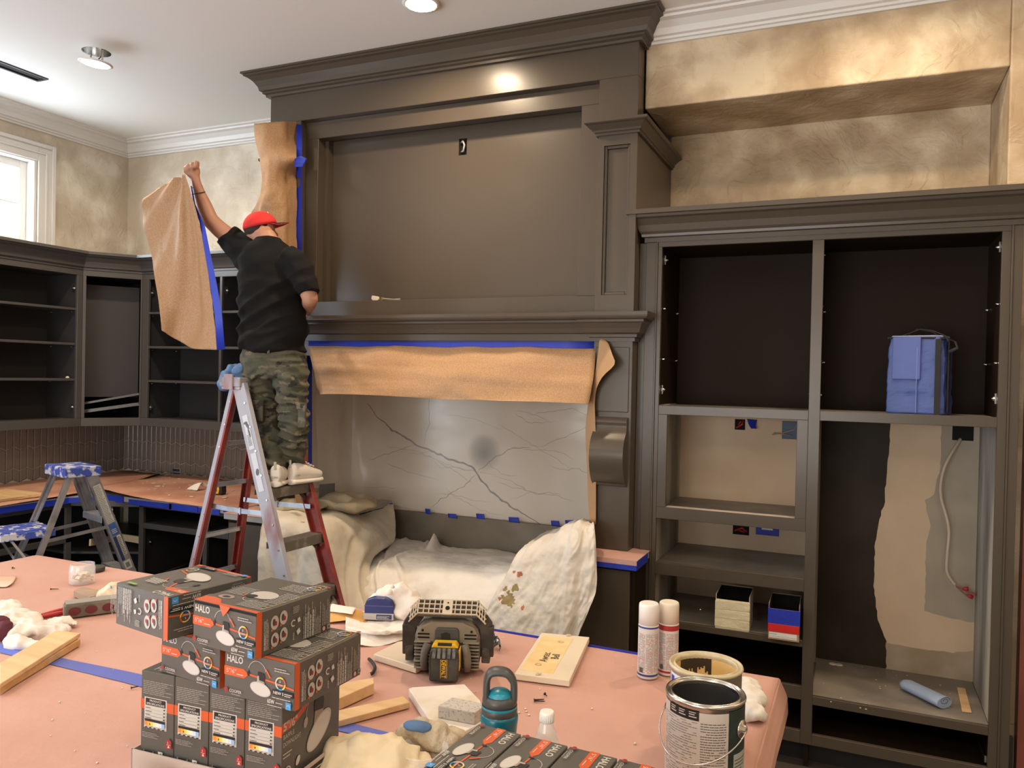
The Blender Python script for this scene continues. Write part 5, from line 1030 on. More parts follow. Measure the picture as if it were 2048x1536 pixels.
# ================================================================ CARTONS OF DOWNLIGHTS
T0 = .9135
card = mat('grey_carton', (.092, .086, .076), .42, bump=.04, bscale=60)
orange = mat('carton_orange', (.58, .095, .022), .45); pw = mat('print_white', (.56, .53, .49), .5); pg = mat('print_grey', (.36, .34, .31), .5); pk = mat('print_black', (.012, .011, .012), .45)
pr_red = mat('print_red', (.36, .02, .02), .5); pblue = mat('print_blue', (.05, .28, .62), .5); pgreen = mat('print_green', (.22, .38, .06), .5); pyel = mat('print_yellow', (.80, .55, .06), .5); psand = mat('print_lamp', (.46, .43, .40), .5)
def lampart(p, cx, cy, r, a=-.18, mirror=1):
    m_ = mirror
    p.arc(cx-.35*r*m_, cy+1.15*r, .85*r, .0012, .25, 2.9, psand, 12); p.line([(cx-1.15*r*m_, cy+1.25*r), (cx-1.2*r*m_, cy+.8*r)], .0012, pk); p.ell(cx-1.18*r*m_, cy+.95*r, .12*r, .2*r, pk)
    p.poly([(cx-.28*r, cy+1.25*r), (cx+.32*r, cy+1.2*r), (cx+.45*r, cy+.75*r), (cx+.1*r, cy+.45*r), (cx-.28*r, cy+.5*r)], pk)
    p.poly([(cx-.30*r, cy+.95*r), (cx-.16*r, cy+.95*r), (cx-.12*r, cy+.3*r), (cx-.36*r, cy+.3*r)], pg); p.poly([(cx-.1*r, cy+.65*r), (cx+.35*r, cy+.6*r), (cx+.5*r, cy+.2*r), (cx-.3*r, cy+.2*r)], mat('print_brown', (.30, .23, .19), .5))
    p.ell(cx, cy, r, .50*r, psand, a); p.ell(cx, cy, .9*r, .43*r, mat('print_lamp2', (.54, .51, .48), .5), a)
    p.line([(cx+.5*r*m_, cy+1.55*r), (cx+.95*r*m_, cy+1.0*r)], .0035, orange)
def ring5(p, x, y, r):
    for k, c in enumerate((orange, pyel, pw, pw, pblue, pyel)): p.arc(x, y, r, .0028, k*1.047, (k+1)*1.047, c, 4)
    p.text('5', x-.002, y+.002, .006, pw, True); p.micro(x-r*.8, y-.004, r*1.6, .004, 2, pw)
def halo_face(W_, H_, flip=False):
    p = Print(W_, H_, flip); s = H_/.098; q = W_/.18
    p.text('HALO', .006*q, .074*s, .021*s, pw, True, fit=.043*q)
    p.poly([(0, .064*s), (.052*q, .064*s), (.064*q, .054*s), (.052*q, .044*s), (0, .044*s)], orange); p.text('5"/6"', .005*q, .050*s, .013*s, pw, fit=.026*q); p.micro(.033*q, .049*s, .018*q, .004*s, 1, pw)
    p.line([(.062*q, .056*s), (.135*q, .050*s), (W_-.001, .044*s)], .0035, orange)
    lampart(p, .096*q, .030*s, .029*s, -.14)
    ring5(p, .147*q, .052*s, .0125*s); p.micro(.132*q, .076*s, .042*q, .010*s, 2, pg, seed=2)
    p.rect(.128*q, .026*s, .052*q-.001, .012*s, pk); p.text('NEW 5', .130*q, .0285*s, .009*s, pw, True, fit=.026*q); p.micro(.158*q, .028*s, .02*q, .008*s, 2, pw); p.micro(.128*q, .020*s, .048*q, .003*s, 1, pw)
    p.text('65W', .116*q, .007*s, .012*s, pw, True, fit=.018*q); p.micro(.137*q, .010*s, .018*q, .003*s, 1, pw); p.micro(.116*q, .002*s, .038*q, .003*s, 1, pw)
    p.rect(.162*q, .002*s, .013*q, .015*s, pblue); p.arc(.1685*q, .007*s, .004, .001, .3, 2.8, pw, 6)
    p.ell(.009*q, .014*s, .005*q, .005*s, pr_red); p.ell(.009*q, .015*s, .002*q, .0025*s, card); p.text('COOPER', .018*q, .0105*s, .0095*s, pw, False, fit=.032*q); p.micro(.024*q, .006*s, .024*q, .0025*s, 1, pg)
    return p
def install_face(W_, H_, flip=False):
    p = Print(W_, H_, flip); s = H_/.098
    p.rect(0, 0, .014, H_, orange)
    p.micro(.020, .012*s, .013, .070*s, 4, pw, True, .35, seed=3); p.text('Easy Installation', .0235, .012*s, .0052*s, pw, True, rot=R90)
    for x, y in ((.047, .065*s), (.070, .070*s), (.047, .028*s), (.070, .033*s)):
        p.ell(x, y, .0105, .0155*s, psand); p.ell(x-.002, y+.001, .004, .008*s, mat('print_hole', (.07, .05, .045), .5)); p.ell(x+.003, y-.002, .003, .005*s, pr_red); p.rect(x-.010, y-.017*s, .005, .005*s, orange)
    p.arc(.096, .050*s, .006, .0025, .8, 5.2, pw, 8); p.poly([(.108, .048*s), (.116, .050*s), (.113, .060*s), (.107, .057*s)], pw); p.poly([(.108, .020*s), (.116, .026*s), (.112, .036*s), (.104, .030*s)], pw)
    p.text('airtite', .098, .012*s, .007*s, pw, False, rot=R90); p.micro(.094, .072*s, .018, .016*s, 5, pg, seed=8)
    p.micro(.124, .006*s, .052, .080*s, 13, pg, True, .4, .55, seed=5); p.micro(.128, .006*s, .030, .070*s, 4, pw, True, .3, .4, seed=6)
    p.micro(.180, .020*s, .024, .066*s, 5, pg, True, .3, .5, seed=11); p.ell(.184, .012*s, .004, .005*s, mat('print_pink', (.60, .32, .28), .5)); p.rect(.194, .008*s, .010, .010*s, pg); p.rect(.196, .010*s, .006, .006*s, card)
    return p
def top_face(W_, D_, flip=False, halo=False):
    p = Print(W_, D_, flip); p.rect(0, 0, W_, .010, orange)
    p.poly([(0, 0), (.075, 0), (.068, .010), (.045, .030), (.02, .034), (0, .03)], orange) if not halo else None
    if halo:
        p.poly([(.0, .175), (.058, .175), (.068, .165), (.058, .155), (.0, .155)], orange); p.text('5"/6"', .006, .160, .014, pw, True); p.text('HALO', .006, .188, .024, pw, True, fit=.055)
        p.line([(.06, .165), (.11, .08), (.17, .06)], .004, orange); lampart(p, .085, .075, .045, -.3); ring5(p, .15, .045, .013); p.rect(.105, .010, .055, .014, pk); p.text('NEW 5', .108, .013, .010, pw, True); p.micro(.02, .01, .05, .02, 4, pg); p.rect(.005, .005, .014, .012, pblue); p.rect(.13, .19, .03, .008, pgreen); p.micro(.1, .14, .06, .03, 5, pw, seed=15)
        return p
    p.ell(.040, .048, .020, .012, mat('print_brown', (.30, .23, .19), .5)); p.ell(.040, .048, .010, .006, pk); p.micro(.012, .07, .055, .05, 8, pg, seed=21)
    p.ell(.098, .095, .035, .024, psand, -.15); p.ell(.080, .078, .014, .010, pk); p.arc(.095, .070, .022, .0014, 3.4, 5.9, psand, 10); p.line([(.066, .066), (.062, .082)], .004, orange)
    p.micro(.088, .145, .085, .045, 6, pw, seed=22, fill=.25); p.micro(.10, .018, .075, .040, 7, pg, seed=23, fill=.4); p.micro(.13, .062, .045, .07, 9, pw, seed=24, fill=.22)
    ring5(p, .150, .185, .014); p.ell(.172, .205, .005, .005, pr_red); p.text('COOPER', .135, .203, .008, pw); p.line([(.172, .015), (.172, .20)], .0008, pyel)
    return p
def spec_face(W_, H_):
    p = Print(W_, H_, oy=H_-.192); p.rect(0, .112, W_, .021, orange); p.micro(.006, .145, .080, .030, 8, pg, seed=31, fill=.3)
    p.rect(.010, .073, .060, .065, pw); p.rect(.013, .121, .054, .015, pk); p.text('PRODUCT', .024, .1295, .006, pw, True, fit=.032); p.text('SPECIFICATIONS', .016, .1228, .0062, pw, True, fit=.048)
    for k in range(4): p.rect(.013, .1145-k*.0068, .054, .0050, mat('print_pale', (.52, .49, .45), .5)); p.micro(.014, .1152-k*.0068, .018, .003, 1, pk, seed=k); p.rect(.062, .1155-k*.0068, .004, .0025, pk)
    p.rect(.013, .088, .054, .005, pk)
    for k, c in enumerate(((.75, .22, .04), (.80, .38, .05), (.80, .60, .10), (.82, .74, .40), (.78, .76, .68), (.58, .68, .78), (.28, .46, .74))): p.rect(.013+k*.0077, .079, .0079, .009, mat('spectrum_%d' % k, c, .5))
    for k in range(5): p.rect(.015+k*.0115, .0748, .006, .002, pk)
    p.ell(.028, .083, .0012, .002, pk); p.micro(.008, .055, .048, .012, 4, pg, seed=33, fill=.3)
    p.poly([(.073, .040), (.087, .040), (.087, .056), (.080, .061), (.073, .056)], pr_red); p.text('5', .0765, .0505, .006, pw, True); p.micro(.0745, .048, .011, .0018, 1, pw); p.poly([(.077, .042), (.083, .042), (.081, .047), (.079, .047)], pw)
    p.rect(.014, .014, .026, .014, pw); p.rect(.015, .0245, .024, .0035, pk); p.text('T24', .0155, .016, .009, pk, True, fit=.012); p.micro(.028, .0155, .011, .008, 5, pk, True); p.rect(.014, .009, .026, .003, pk)
    p.poly([(.053, .030), (.065, .030), (.065, .022), (.062, .019), (.056, .019), (.053, .022)], pw); p.line([(.056, .025), (.058, .0225), (.062, .028)], .0015, pk)
    p.rect(.052, .004, .015, .012, pgreen); p.arc(.0595, .010, .004, .001, 0, 4.5, pw, 8)
    return p
def baffle_face(W_, H_):
    p = Print(W_, H_, oy=H_-.185); p.poly([(0, .131), (0, .112), (.040, .116), (.07, .128), (.11, .155), (W_, .178), (W_, .180), (.10, .165), (.06, .138), (.04, .131)], orange)
    p.text('5"/6"', .004, .115, .023, pw, True, fit=.046); p.text('BAFFLE', .004, .098, .013, pw, False, fit=.036); p.text('DOWNLIGHT', .004, .083, .013, pw, False, fit=.058); p.micro(.004, .060, .030, .014, 2, pw, fill=.35)
    p.arc(.118, .118, .038, .0014, .9, 3.3, psand, 12); p.ell(.078, .104, .007, .011, pg, -.2); p.ell(.132, .158, .012, .004, orange); p.ell(.125, .125, .018, .022, pk); p.poly([(.11, .115), (.14, .11), (.145, .075), (.105, .08)], mat('print_brown', (.30, .23, .19), .5))
    p.ell(.126, .070, .050, .026, psand, .60, 32); p.ell(.125, .069, .045, .0225, mat('print_lamp2', (.54, .51, .48), .5), .60, 32)
    p.arc(.018, .030, .010, .003, .3, 2.9, pw, 8); p.ell(.052, .038, .006, .010, pw, -.5); p.micro(.15, .155, .026, .010, 2, pg); p.micro(.150, .018, .042, .008, 2, pw, fill=.3)
    return p
def carton(name, label, o, rot, w, d, h, faces, group=None, edge=()):
    r = thing(name, label, 'box', o, rot, group)
    part('carton', card, r, lambda b: b.box(0, 0, 0, w, d, h), .0012)
    fr = {'front': ((0, 0, 0), (1, 0, 0), (0, 0, 1)), 'right': ((w, 0, 0), (0, 1, 0), (0, 0, 1)), 'top': ((0, 0, h), (1, 0, 0), (0, 1, 0)), 'left': ((0, d, 0), (0, -1, 0), (0, 0, 1)),
          'top_r': ((0, d, h), (0, -1, 0), (1, 0, 0))}
    for k, p in faces.items(): p.build('printed_face', r, *fr[k])
    return r
AW, BD, CH = .176, .208, .0885
def place2(A, B, z): a, c = at(*A, Z=z), at(*B, Z=z); return a, math.atan2(c.y-a.y, c.x-a.x), (c-a).length
# bottom row of four in their tray
a, rot, ln = place2((283, 1340), (566, 1395), 1.127); w4 = ln/4; dx = Vector((math.cos(rot), math.sin(rot), 0)); dy = Vector((-dx.y, dx.x, 0)); zb = T0+.003; hb_ = 1.127-zb
ord4 = ('leftmost', 'second from left', 'third from left', 'rightmost')
for k in range(4):
    f = {'front': spec_face(w4-.0015, hb_)}
    if k == 3: f['right'] = baffle_face(.205, hb_)
    if k == 0: f['top'] = Print(w4-.0015, .205).text('HALO', .02, .012, .026, pw, True)
    o = a+dx*(k*w4+.0005); o.z = zb
    extra = '' if k < 3 else ', big lamp picture on its side'
    carton('downlight_box', 'upright downlight box, %s of four in the stack tray%s' % (ord4[k], extra), o, rot, w4-.0015, .205, hb_, f, 'upright downlight boxes in the stack')
tr = thing('cardboard_tray', 'shallow pale cardboard tray holding the four upright boxes of the stack', 'tray', a-Vector((0, 0, a.z-T0)), rot)
W4 = ln
part('tray_body', mat('carton_pale', (.50, .42, .37), .7), tr, lambda b: (b.box(-.012, -.012, 0, W4+.012, .215, .0025), b.box(-.012, -.012, 0, W4+.012, -.009, .048), b.box(-.012, .212, 0, W4+.012, .215, .04), b.box(-.012, -.012, 0, -.009, .215, .048), b.box(W4+.009, -.012, 0, W4+.012, .215, .048)))
p = Print(.226, .046); p.rect(0, 0, .226, .041, pk); p.rect(.006, .004, .05, .034, orange); p.micro(.07, .010, .13, .026, 4, pw, seed=40); p.micro(.012, .012, .03, .018, 2, pw); p.build('printed_side', tr, (W4+.012, -.011, 0), (0, 1, 0), (0, 0, 1))
# second layer
a, rot, ln = place2((451, 1298), (590, 1329), 1.2165); o = at(590, 1329, Z=1.2165)-Vector((math.cos(rot), math.sin(rot), 0))*AW; o.z = 1.1275
carton('downlight_box', 'grey downlight box lying in the second layer, right side, pinkish orange corner stripe', o, rot, AW, BD, CH, {'front': halo_face(AW, CH), 'right': install_face(BD, CH), 'top': top_face(AW, BD)}, 'lying downlight boxes in the stack')['label'] = 'lying downlight box at the right of the second layer, jutting past the row below'
a, rot, ln = place2((318, 1342), (439, 1378), 1.1275); o = at(439, 1378, Z=1.1275)-Vector((math.cos(rot), math.sin(rot), 0))*AW
carton('downlight_box', 'lying downlight box at the left of the second layer, mostly under two others', o, rot, AW, BD, CH, {'front': halo_face(AW, CH), 'right': install_face(BD, CH), 'top': top_face(AW, BD)}, 'lying downlight boxes in the stack')
# third layer
a, rot, ln = place2((386, 1198), (513, 1227), 1.3055); o = at(513, 1227, Z=1.3055)-Vector((math.cos(rot), math.sin(rot), 0))*AW; o.z = 1.2168
tb_ = carton('downlight_box', 'topmost right downlight box with a torn orange flap on its front edge', o, rot, AW, BD, CH, {'front': halo_face(AW, CH), 'right': install_face(BD, CH), 'top': top_face(AW, BD)}, 'lying downlight boxes in the stack')
part('torn_flap', orange, tb_, lambda b: b.prism([(.078, -.0025, CH+.002), (.108, -.0025, CH+.001), (.100, -.004, CH-.010), (.092, -.005, CH-.018), (.086, -.004, CH-.010)], (0, -.001, 0)))
part('flap_gap', dark_hole, tb_, lambda b: b.box(.004, -.0006, CH-.006, .176, .0004, CH-.001))
a, rot, ln = place2((233, 1165), (331, 1193), 1.3055); o = Vector((a.x, a.y, 1.2168))
carton('downlight_box', 'topmost left downlight box turned upside down, side print facing out', o, rot, .186, .205, CH, {'front': install_face(.186, CH, True), 'right': halo_face(.205, CH, True), 'top': top_face(.186, .205, True, True)}, 'lying downlight boxes in the stack')
# front tray
a, rot, ln = place2((957, 1447), (1238, 1517), 1.100); dx = Vector((math.cos(rot), math.sin(rot), 0)); dy = Vector((-dx.y, dx.x, 0)); w_ = ln/3
for k in range(4):
    o = a+dx*(k*w_+.001)-dy*.20; o.z = T0+.003
    p = Print(.20, w_-.004)
    # the face reads towards the camera: build it in a rotated frame
    hf = halo_face(.20, w_-.004)
    carton('downlight_box', 'downlight box in the nearest row at the bottom edge, %s of four, face up' % ('leftmost', 'second', 'third', 'rightmost')[k], o, rot, w_-.004, .20, 1.100-T0-.003, {'top_r': hf}, 'face-up downlight boxes in the front tray')
    hf2 = None
tr = thing('cardboard_tray', 'cardboard tray under the front row of face-up boxes', 'tray', a-dy*.21-Vector((0, 0, a.z-T0)), rot); WL = w_*4
part('tray_body', MATS['carton_pale'], tr, lambda b: (b.box(-.01, 0, 0, WL+.01, .222, .0025), b.box(-.01, .219, 0, WL+.01, .222, .05), b.box(-.01, 0, 0, -.008, .222, .05), b.box(WL+.008, 0, 0, WL+.01, .222, .05)))
# ================================================================ THINGS ON THE ISLAND
def PT(u, v, z=T0): return at(u, v, Z=z)
def ang(d): return math.atan2(d.y, d.x)
# paint cans
c = PT(1411, 1383, T0+.19); can = thing('paint_can', 'open paint can with grey printed label and wire handle, nearest at the right', 'paint can', (c.x, c.y, T0), 0)
R1 = .0835
part('can_body', steel, can, lambda b: (b.lathe([(R1-.004, 0), (R1, .004), (R1, .009), (R1-.002, .012), (R1-.002, .180), (R1, .183), (R1+.001, .188), (R1-.001, .192), (R1-.004, .190), (R1-.005, .184), (R1-.009, .184), (R1-.010, .190), (R1-.013, .191), (R1-.0135, .184), (R1-.010, .178), (R1-.010, .008)], n=48, cap1=False), b.lathe([(R1-.010, .008), (.001, .008)], n=48, cap0=False, cap1=False)), .0)
part('dark_paint', mat('wet_dark_paint', (.035, .035, .038), .25), can, lambda b: b.lathe([(R1-.0105, .02), (R1-.0105, .179)], n=40, cap0=False, cap1=False))
part('paint_surface', mat('paint_skin', (.060, .052, .044), .3, ncol=(.10, .085, .07), nscale=9), can, lambda b: b.lathe([(R1-.0108, .130), (.001, .130)], n=40, cap0=False, cap1=False))
def wrap(b, a0, a1, z0, z1, r, n=16, mi=0):
    vs = []
    for k in range(n+1):
        g = a0+(a1-a0)*k/n; vs += [(r*math.cos(g), r*math.sin(g), z0), (r*math.cos(g), r*math.sin(g), z1)]
    b.add(vs, [(2*k, 2*k+2, 2*k+3, 2*k+1) for k in range(n)], mi, True)
g0 = math.atan2(-c.y, -c.x)         # direction towards the viewer
def label(b, a0, a1, z0, z1, r=R1-.0015, mi=0): wrap(b, g0+a0, g0+a1, z0, z1, r, max(2, int(abs(a1-a0)*12)), mi)
lab_pale, lab_dk, lab_ink, lab_grn = mat('label_pale', (.55, .50, .46), .5), mat('label_darkgreen', (.02, .035, .032), .4), mat('ink', (.10, .09, .085), .5), mat('label_greygreen', (.38, .42, .38), .5)
def lb_(b):
    label(b, -1.9, .62, .012, .176, mi=0); label(b, .62, 2.2, .012, .179, mi=1); label(b, .80, 1.6, .012, .088, R1-.0012, 3); label(b, -1.05, -.14, .158, .178, R1-.0012, 4)
    rr = random.Random(4)
    for i in range(27):
        z = .018+i*.0052
        for (s0, s1, dens) in ((-1.3, -.18, .8), (-.12, .56, 1.0)):
            if i > 26 and s0 < -1: continue
            g = s0+.02
            while g < s1-.04:
                d = min(.04+.10*rr.random(), s1-g)
                if rr.random() < dens*.93: label(b, g, g+d*.86, z, z+(.0016 if s0 > -1 else .0011), R1-.0011, 2)
                g += d
            if rr.random() < .12: pass
    for i in range(9):
        z = .02+i*.0068; label(b, .84, .84+.25+.3*rr.random(), z, z+.002, R1-.0009, 2)
    for i in range(3): label(b, -.98+.29*i, -.98+.29*i+.2, .164, .166, R1-.0009, 0); label(b, -.98+.29*i, -.98+.29*i+.15, .169, .171, R1-.0009, 0); label(b, -.98+.29*i, -.98+.29*i+.18, .1735, .175, R1-.0009, 0)
part('label', [lab_pale, lab_dk, lab_ink, lab_grn, pk], can, lb_)
def lug(b, g): d = Vector((math.cos(g), math.sin(g), 0)); b.lathe([(.019, .0), (.018, .004), (.010, .005), (.009, .011), (.004, .013)], d*(R1-.003)+Vector((0, 0, .135)), 20, axis=d)
ge = g0+1.12; part('handle_lug', chrome, can, lambda b: lug(b, ge)); part('handle_lug', chrome, can, lambda b: lug(b, ge+math.pi))
pts = []
for k in range(25):
    t = k/24; q = t*math.pi; x = math.cos(q)*(R1+.010); pts.append((x, -math.sin(q)*.098, .135-math.sin(q)*.062))
M_ = Matrix.Rotation(ge, 3, 'Z')
part('wire_handle', chrome, can, lambda b: b.tube([M_ @ Vector((p[0], p[1], p[2])) for p in pts], .0018, 8))
c2_ = PT(1412, 1328, T0+.19); can2 = thing('paint_can', 'open paint can with tan drips inside, behind the nearer can', 'paint can', (c2_.x, c2_.y, T0), 0)
tan_p = mat('tan_paint', (.70, .48, .18), .4, ncol=(.78, .58, .30), nscale=12); rimp = mat('paint_caked_rim', (.50, .42, .24), .45, ncol=(.62, .56, .42), nscale=30)
part('can_body', mat('smeared_tin', (.45, .43, .36), .35, .8, ncol=(.52, .50, .30), nscale=7, lo=.55, hi=.7), can2, lambda b: (b.lathe([(R1-.004, 0), (R1, .004), (R1, .009), (R1-.002, .012), (R1-.002, .180), (R1-.001, .184)], n=44, cap1=False), b.lathe([(R1-.010, .008), (.001, .008)], n=44, cap0=False, cap1=False)))
part('rim', rimp, can2, lambda b: b.lathe([(R1-.001, .183), (R1+.002, .187), (R1, .192), (R1-.004, .191), (R1-.005, .185), (R1-.009, .185), (R1-.010, .190), (R1-.013, .191), (R1-.0135, .184), (R1-.012, .178)], n=44, cap0=False, cap1=False))
part('inner_wall', tan_p, can2, lambda b: (b.lathe([(R1-.011, .02), (R1-.0115, .183)], n=44, cap0=False, cap1=False), b.lathe([(R1-.0112, .085), (.001, .085)], n=44, cap0=False, cap1=False)))
def drips(b):
    rr = random.Random(6)
    for k in range(22):
        g = g0+math.pi+(k-11)*.052+.42; L_ = .018+.028*abs(mnoise.noise((k*.55, 1.3, 0)))*2+(.03 if k in (9, 13, 15, 16) else 0)
        wrap(b, g-.028, g+.028, .180-L_, .181, R1-.0122, 2)
part('dark_drips', mat('dark_drip', (.03, .026, .022), .35), can2, drips)
def lb2(b): wrap(b, g0-1.25, g0-.75, .10, .176, R1-.0015, 8, 0); wrap(b, g0-1.2, g0-1.02, .135, .17, R1-.001, 4, 1); wrap(b, g0-1.12, g0-1.06, .135, .16, R1-.0008, 3, 2)
part('label', [mat('label_white', (.72, .72, .75), .5), mat('label_royal', (.02, .05, .42), .5), pr_red], can2, lb2)
# spray cans
def spray(u, v, lab, bandc, seed, tall):
    q = PT(u, v); g = math.atan2(-q.y, -q.x)
    r = thing('spray_can', lab, 'spray can', (q.x, q.y+.028, T0), 0)
    part('can_body', mat('white_can', (.66, .62, .60), .35), r, lambda b: b.lathe([(.028, 0), (.030, .003), (.029, .008), (.029, tall-.070), (.0295, tall-.064), (.0285, tall-.060)], n=28))
    part('bands', bandc, r, lambda b: (b.lathe([(.0295, .008), (.0295, .014)], n=28, cap0=False, cap1=False), b.lathe([(.0296, tall-.078 if bandc is pr_red else tall-.068), (.0296, tall-.063)], n=28, cap0=False, cap1=False)))
    part('cap', white_pl if seed == 3 else mat('cream_cap', (.74, .66, .55), .45), r, lambda b: b.lathe([(.0285, tall-.060), (.0285, tall-.008), (.0275, tall-.002), (.025, tall)], n=28))
    rr = random.Random(seed)
    def pr(b):
        for i in range(34):
            z = .018+i*.0034
            if z > tall-.085: break
            for s0, s1 in ((-1.15, -.28), (-.2, .55), (.62, 1.25)):
                t = s0
                while t < s1:
                    d = .05+.14*rr.random()
                    if rr.random() < .85: wrap(b, g+t, g+min(s1, t+d*.85), z, z+.0016, .0293, 2, 1 if (i*7+int(s0*10)) % 11 < 2 else 0)
                    t += d
        for k in range(9): wrap(b, g-.9+k*.05, g-.9+k*.05+.02+.015*(k % 2), .018, .032, .0296, 1, 2)
    part('printed_label', [mat('ink_grey', (.30, .28, .28), .5), mat('ink_red', (.55, .08, .07), .5), pk], r, pr)
spray(1290, 1359, 'left spray can with pure white cap and thin blue bands', mat('band_blue', (.03, .06, .22), .4), 3, .212)
spray(1331, 1352, 'right spray can with cream cap and red bands', pr_red, 5, .208)
# teal drinking bottle
q = PT(995, 1592); tb = thing('drinking_bottle', 'teal drinking bottle with a grey looped carry lid', 'bottle', (q.x+.0, q.y+.0, T0))
teal = mat('teal_plastic', (.0, .13, .19), .35, coat=.2); teal_l = mat('teal_light', (.02, .27, .38), .3); gun = mat('gunmetal_plastic', (.065, .068, .068), .4)
part('bottle_body', teal, tb, lambda b: b.lathe([(.036, 0), (.038, .004), (.037, .04), (.034, .09), (.037, .125), (.0385, .135), (.0385, .142), (.036, .146)], n=32))
part('collar', gun, tb, lambda b: b.lathe([(.0355, .146), (.0365, .148), (.0365, .156), (.035, .158)], n=32, cap0=False, cap1=False)); part('ring', teal_l, tb, lambda b: b.lathe([(.0362, .157), (.0362, .161)], n=32, cap0=False, cap1=False))
gd = Vector((math.cos(g0), math.sin(g0), 0))
def loopb(b):
    b.lathe([(.0355, .160), (.035, .172), (.030, .177)], n=32)
    sv = Vector((.915, .403, 0)); P = [sv*x+Vector((0, 0, z)) for x, z in ((-.027, .168), (-.027, .190), (-.025, .207), (-.015, .217), (.012, .216), (.026, .203), (.029, .188), (.029, .168))]
    b.tube([cat(P, t/28) for t in range(29)], .0072, 12, flat=2.7, upv=(-.403, .915, 0))
part('looped_lid', gun, tb, loopb)
part('lid_inside', teal_l, tb, lambda b: b.lathe([(.0265, .17), (.0265, .1785), (.018, .185), (.001, .187)], n=24))
b_ = lambda b: b.prism([(.0385*math.cos(t), .0385*math.sin(t), z) for t, z in ((g0+.55, .10), (g0+.9, .115), (g0+.9, .07))], Vector((math.cos(g0+.8), math.sin(g0+.8), 0))*.0015)
part('grey_patch', gun, tb, b_)
tb.scale = (1, 1, 1.17)
# water bottle
q = PT(1089, 1652); wb = thing('water_bottle', 'clear empty plastic water bottle with white cap', 'bottle', (q.x, q.y, T0))
clear = mat('clear_plastic', (.95, .95, .95), .06, alpha=.26, spec=1)
part('bottle_body', clear, wb, lambda b: b.lathe([(.030, 0), (.033, .006), (.033, .05), (.031, .056), (.033, .062), (.033, .105), (.030, .125), (.022, .150), (.0135, .168), (.0125, .176), (.0118, .176), (.0128, .167), (.021, .149), (.029, .124), (.032, .104), (.032, .008), (.001, .006)], n=28, cap1=False))
part('cap', white_pl, wb, lambda b: (b.lathe([(.0148, .170), (.0148, .184), (.0135, .1865)], n=24), [b.obox((.0148*math.cos(g), .0148*math.sin(g), .177), (.0005, 0, 0), (0, .0005, 0), (0, 0, .006)) for g in [k*math.pi/12 for k in range(24)]]))
wb.scale = (.92, .92, 1.18)
# clear cup lying by the rag
q = PT(845, 1548); cup = thing('plastic_cup', 'clear plastic tub edge glinting at the bottom beside the front boxes', 'tub', (q.x, q.y, T0))
part('cup_wall', clear, cup, lambda b: b.lathe([(.04, 0), (.052, .055), (.055, .057), (.0545, .054), (.050, .053), (.0385, .002), (.001, .002)], n=32, cap1=False))
# black bowl bottom left
q = PT(235, 1612); bw = thing('black_bowl', 'black glossy rim of a bowl at the bottom left edge', 'bowl', (q.x, q.y-.02, T0))
part('bowl_wall', mat('black_gloss', (.01, .011, .013), .2, coat=.5), bw, lambda b: b.lathe([(.035, 0), (.05, .02), (.056, .042), (.059, .046), (.057, .048), (.053, .043), (.047, .022), (.001, .006)], n=40, cap1=False))
# work light
q = PT(893, 1347); wl = thing('work_light', 'dusty battery work light with grilled carrying handle, seen from behind', 'work light', (q.x, q.y, T0), .403-.03)
dust = mat('dusty_black_plastic', (.11, .10, .085), .65, ncol=(.26, .22, .165), nscale=9, lo=.42, hi=.70, bump=.05); dust2 = mat('dusty_tan_plastic', (.30, .255, .185), .65, ncol=(.22, .19, .14), nscale=10); blkp = mat('rubber_black', (.025, .024, .022), .6, ncol=(.07, .062, .05), nscale=20)
def housing(b):
    prof = [(-.090, .012), (-.094, .05), (-.094, .105), (-.088, .128), (-.070, .148), (-.045, .158), (.045, .158), (.070, .148), (.088, .128), (.094, .105), (.094, .05), (.090, .012)]
    b.prism([(x, .0, z) for x, z in prof], (0, .075, 0))
part('housing', dust, wl, housing, .010, 3)
part('rear_cover', dust2, wl, lambda b: b.prism([(-.085, -.006, .088), (-.088, -.006, .112), (-.078, -.006, .134), (-.045, -.006, .150), (.045, -.006, .150), (.078, -.006, .134), (.088, -.006, .112), (.085, -.006, .088)], (0, .02, 0)), .005, 2)
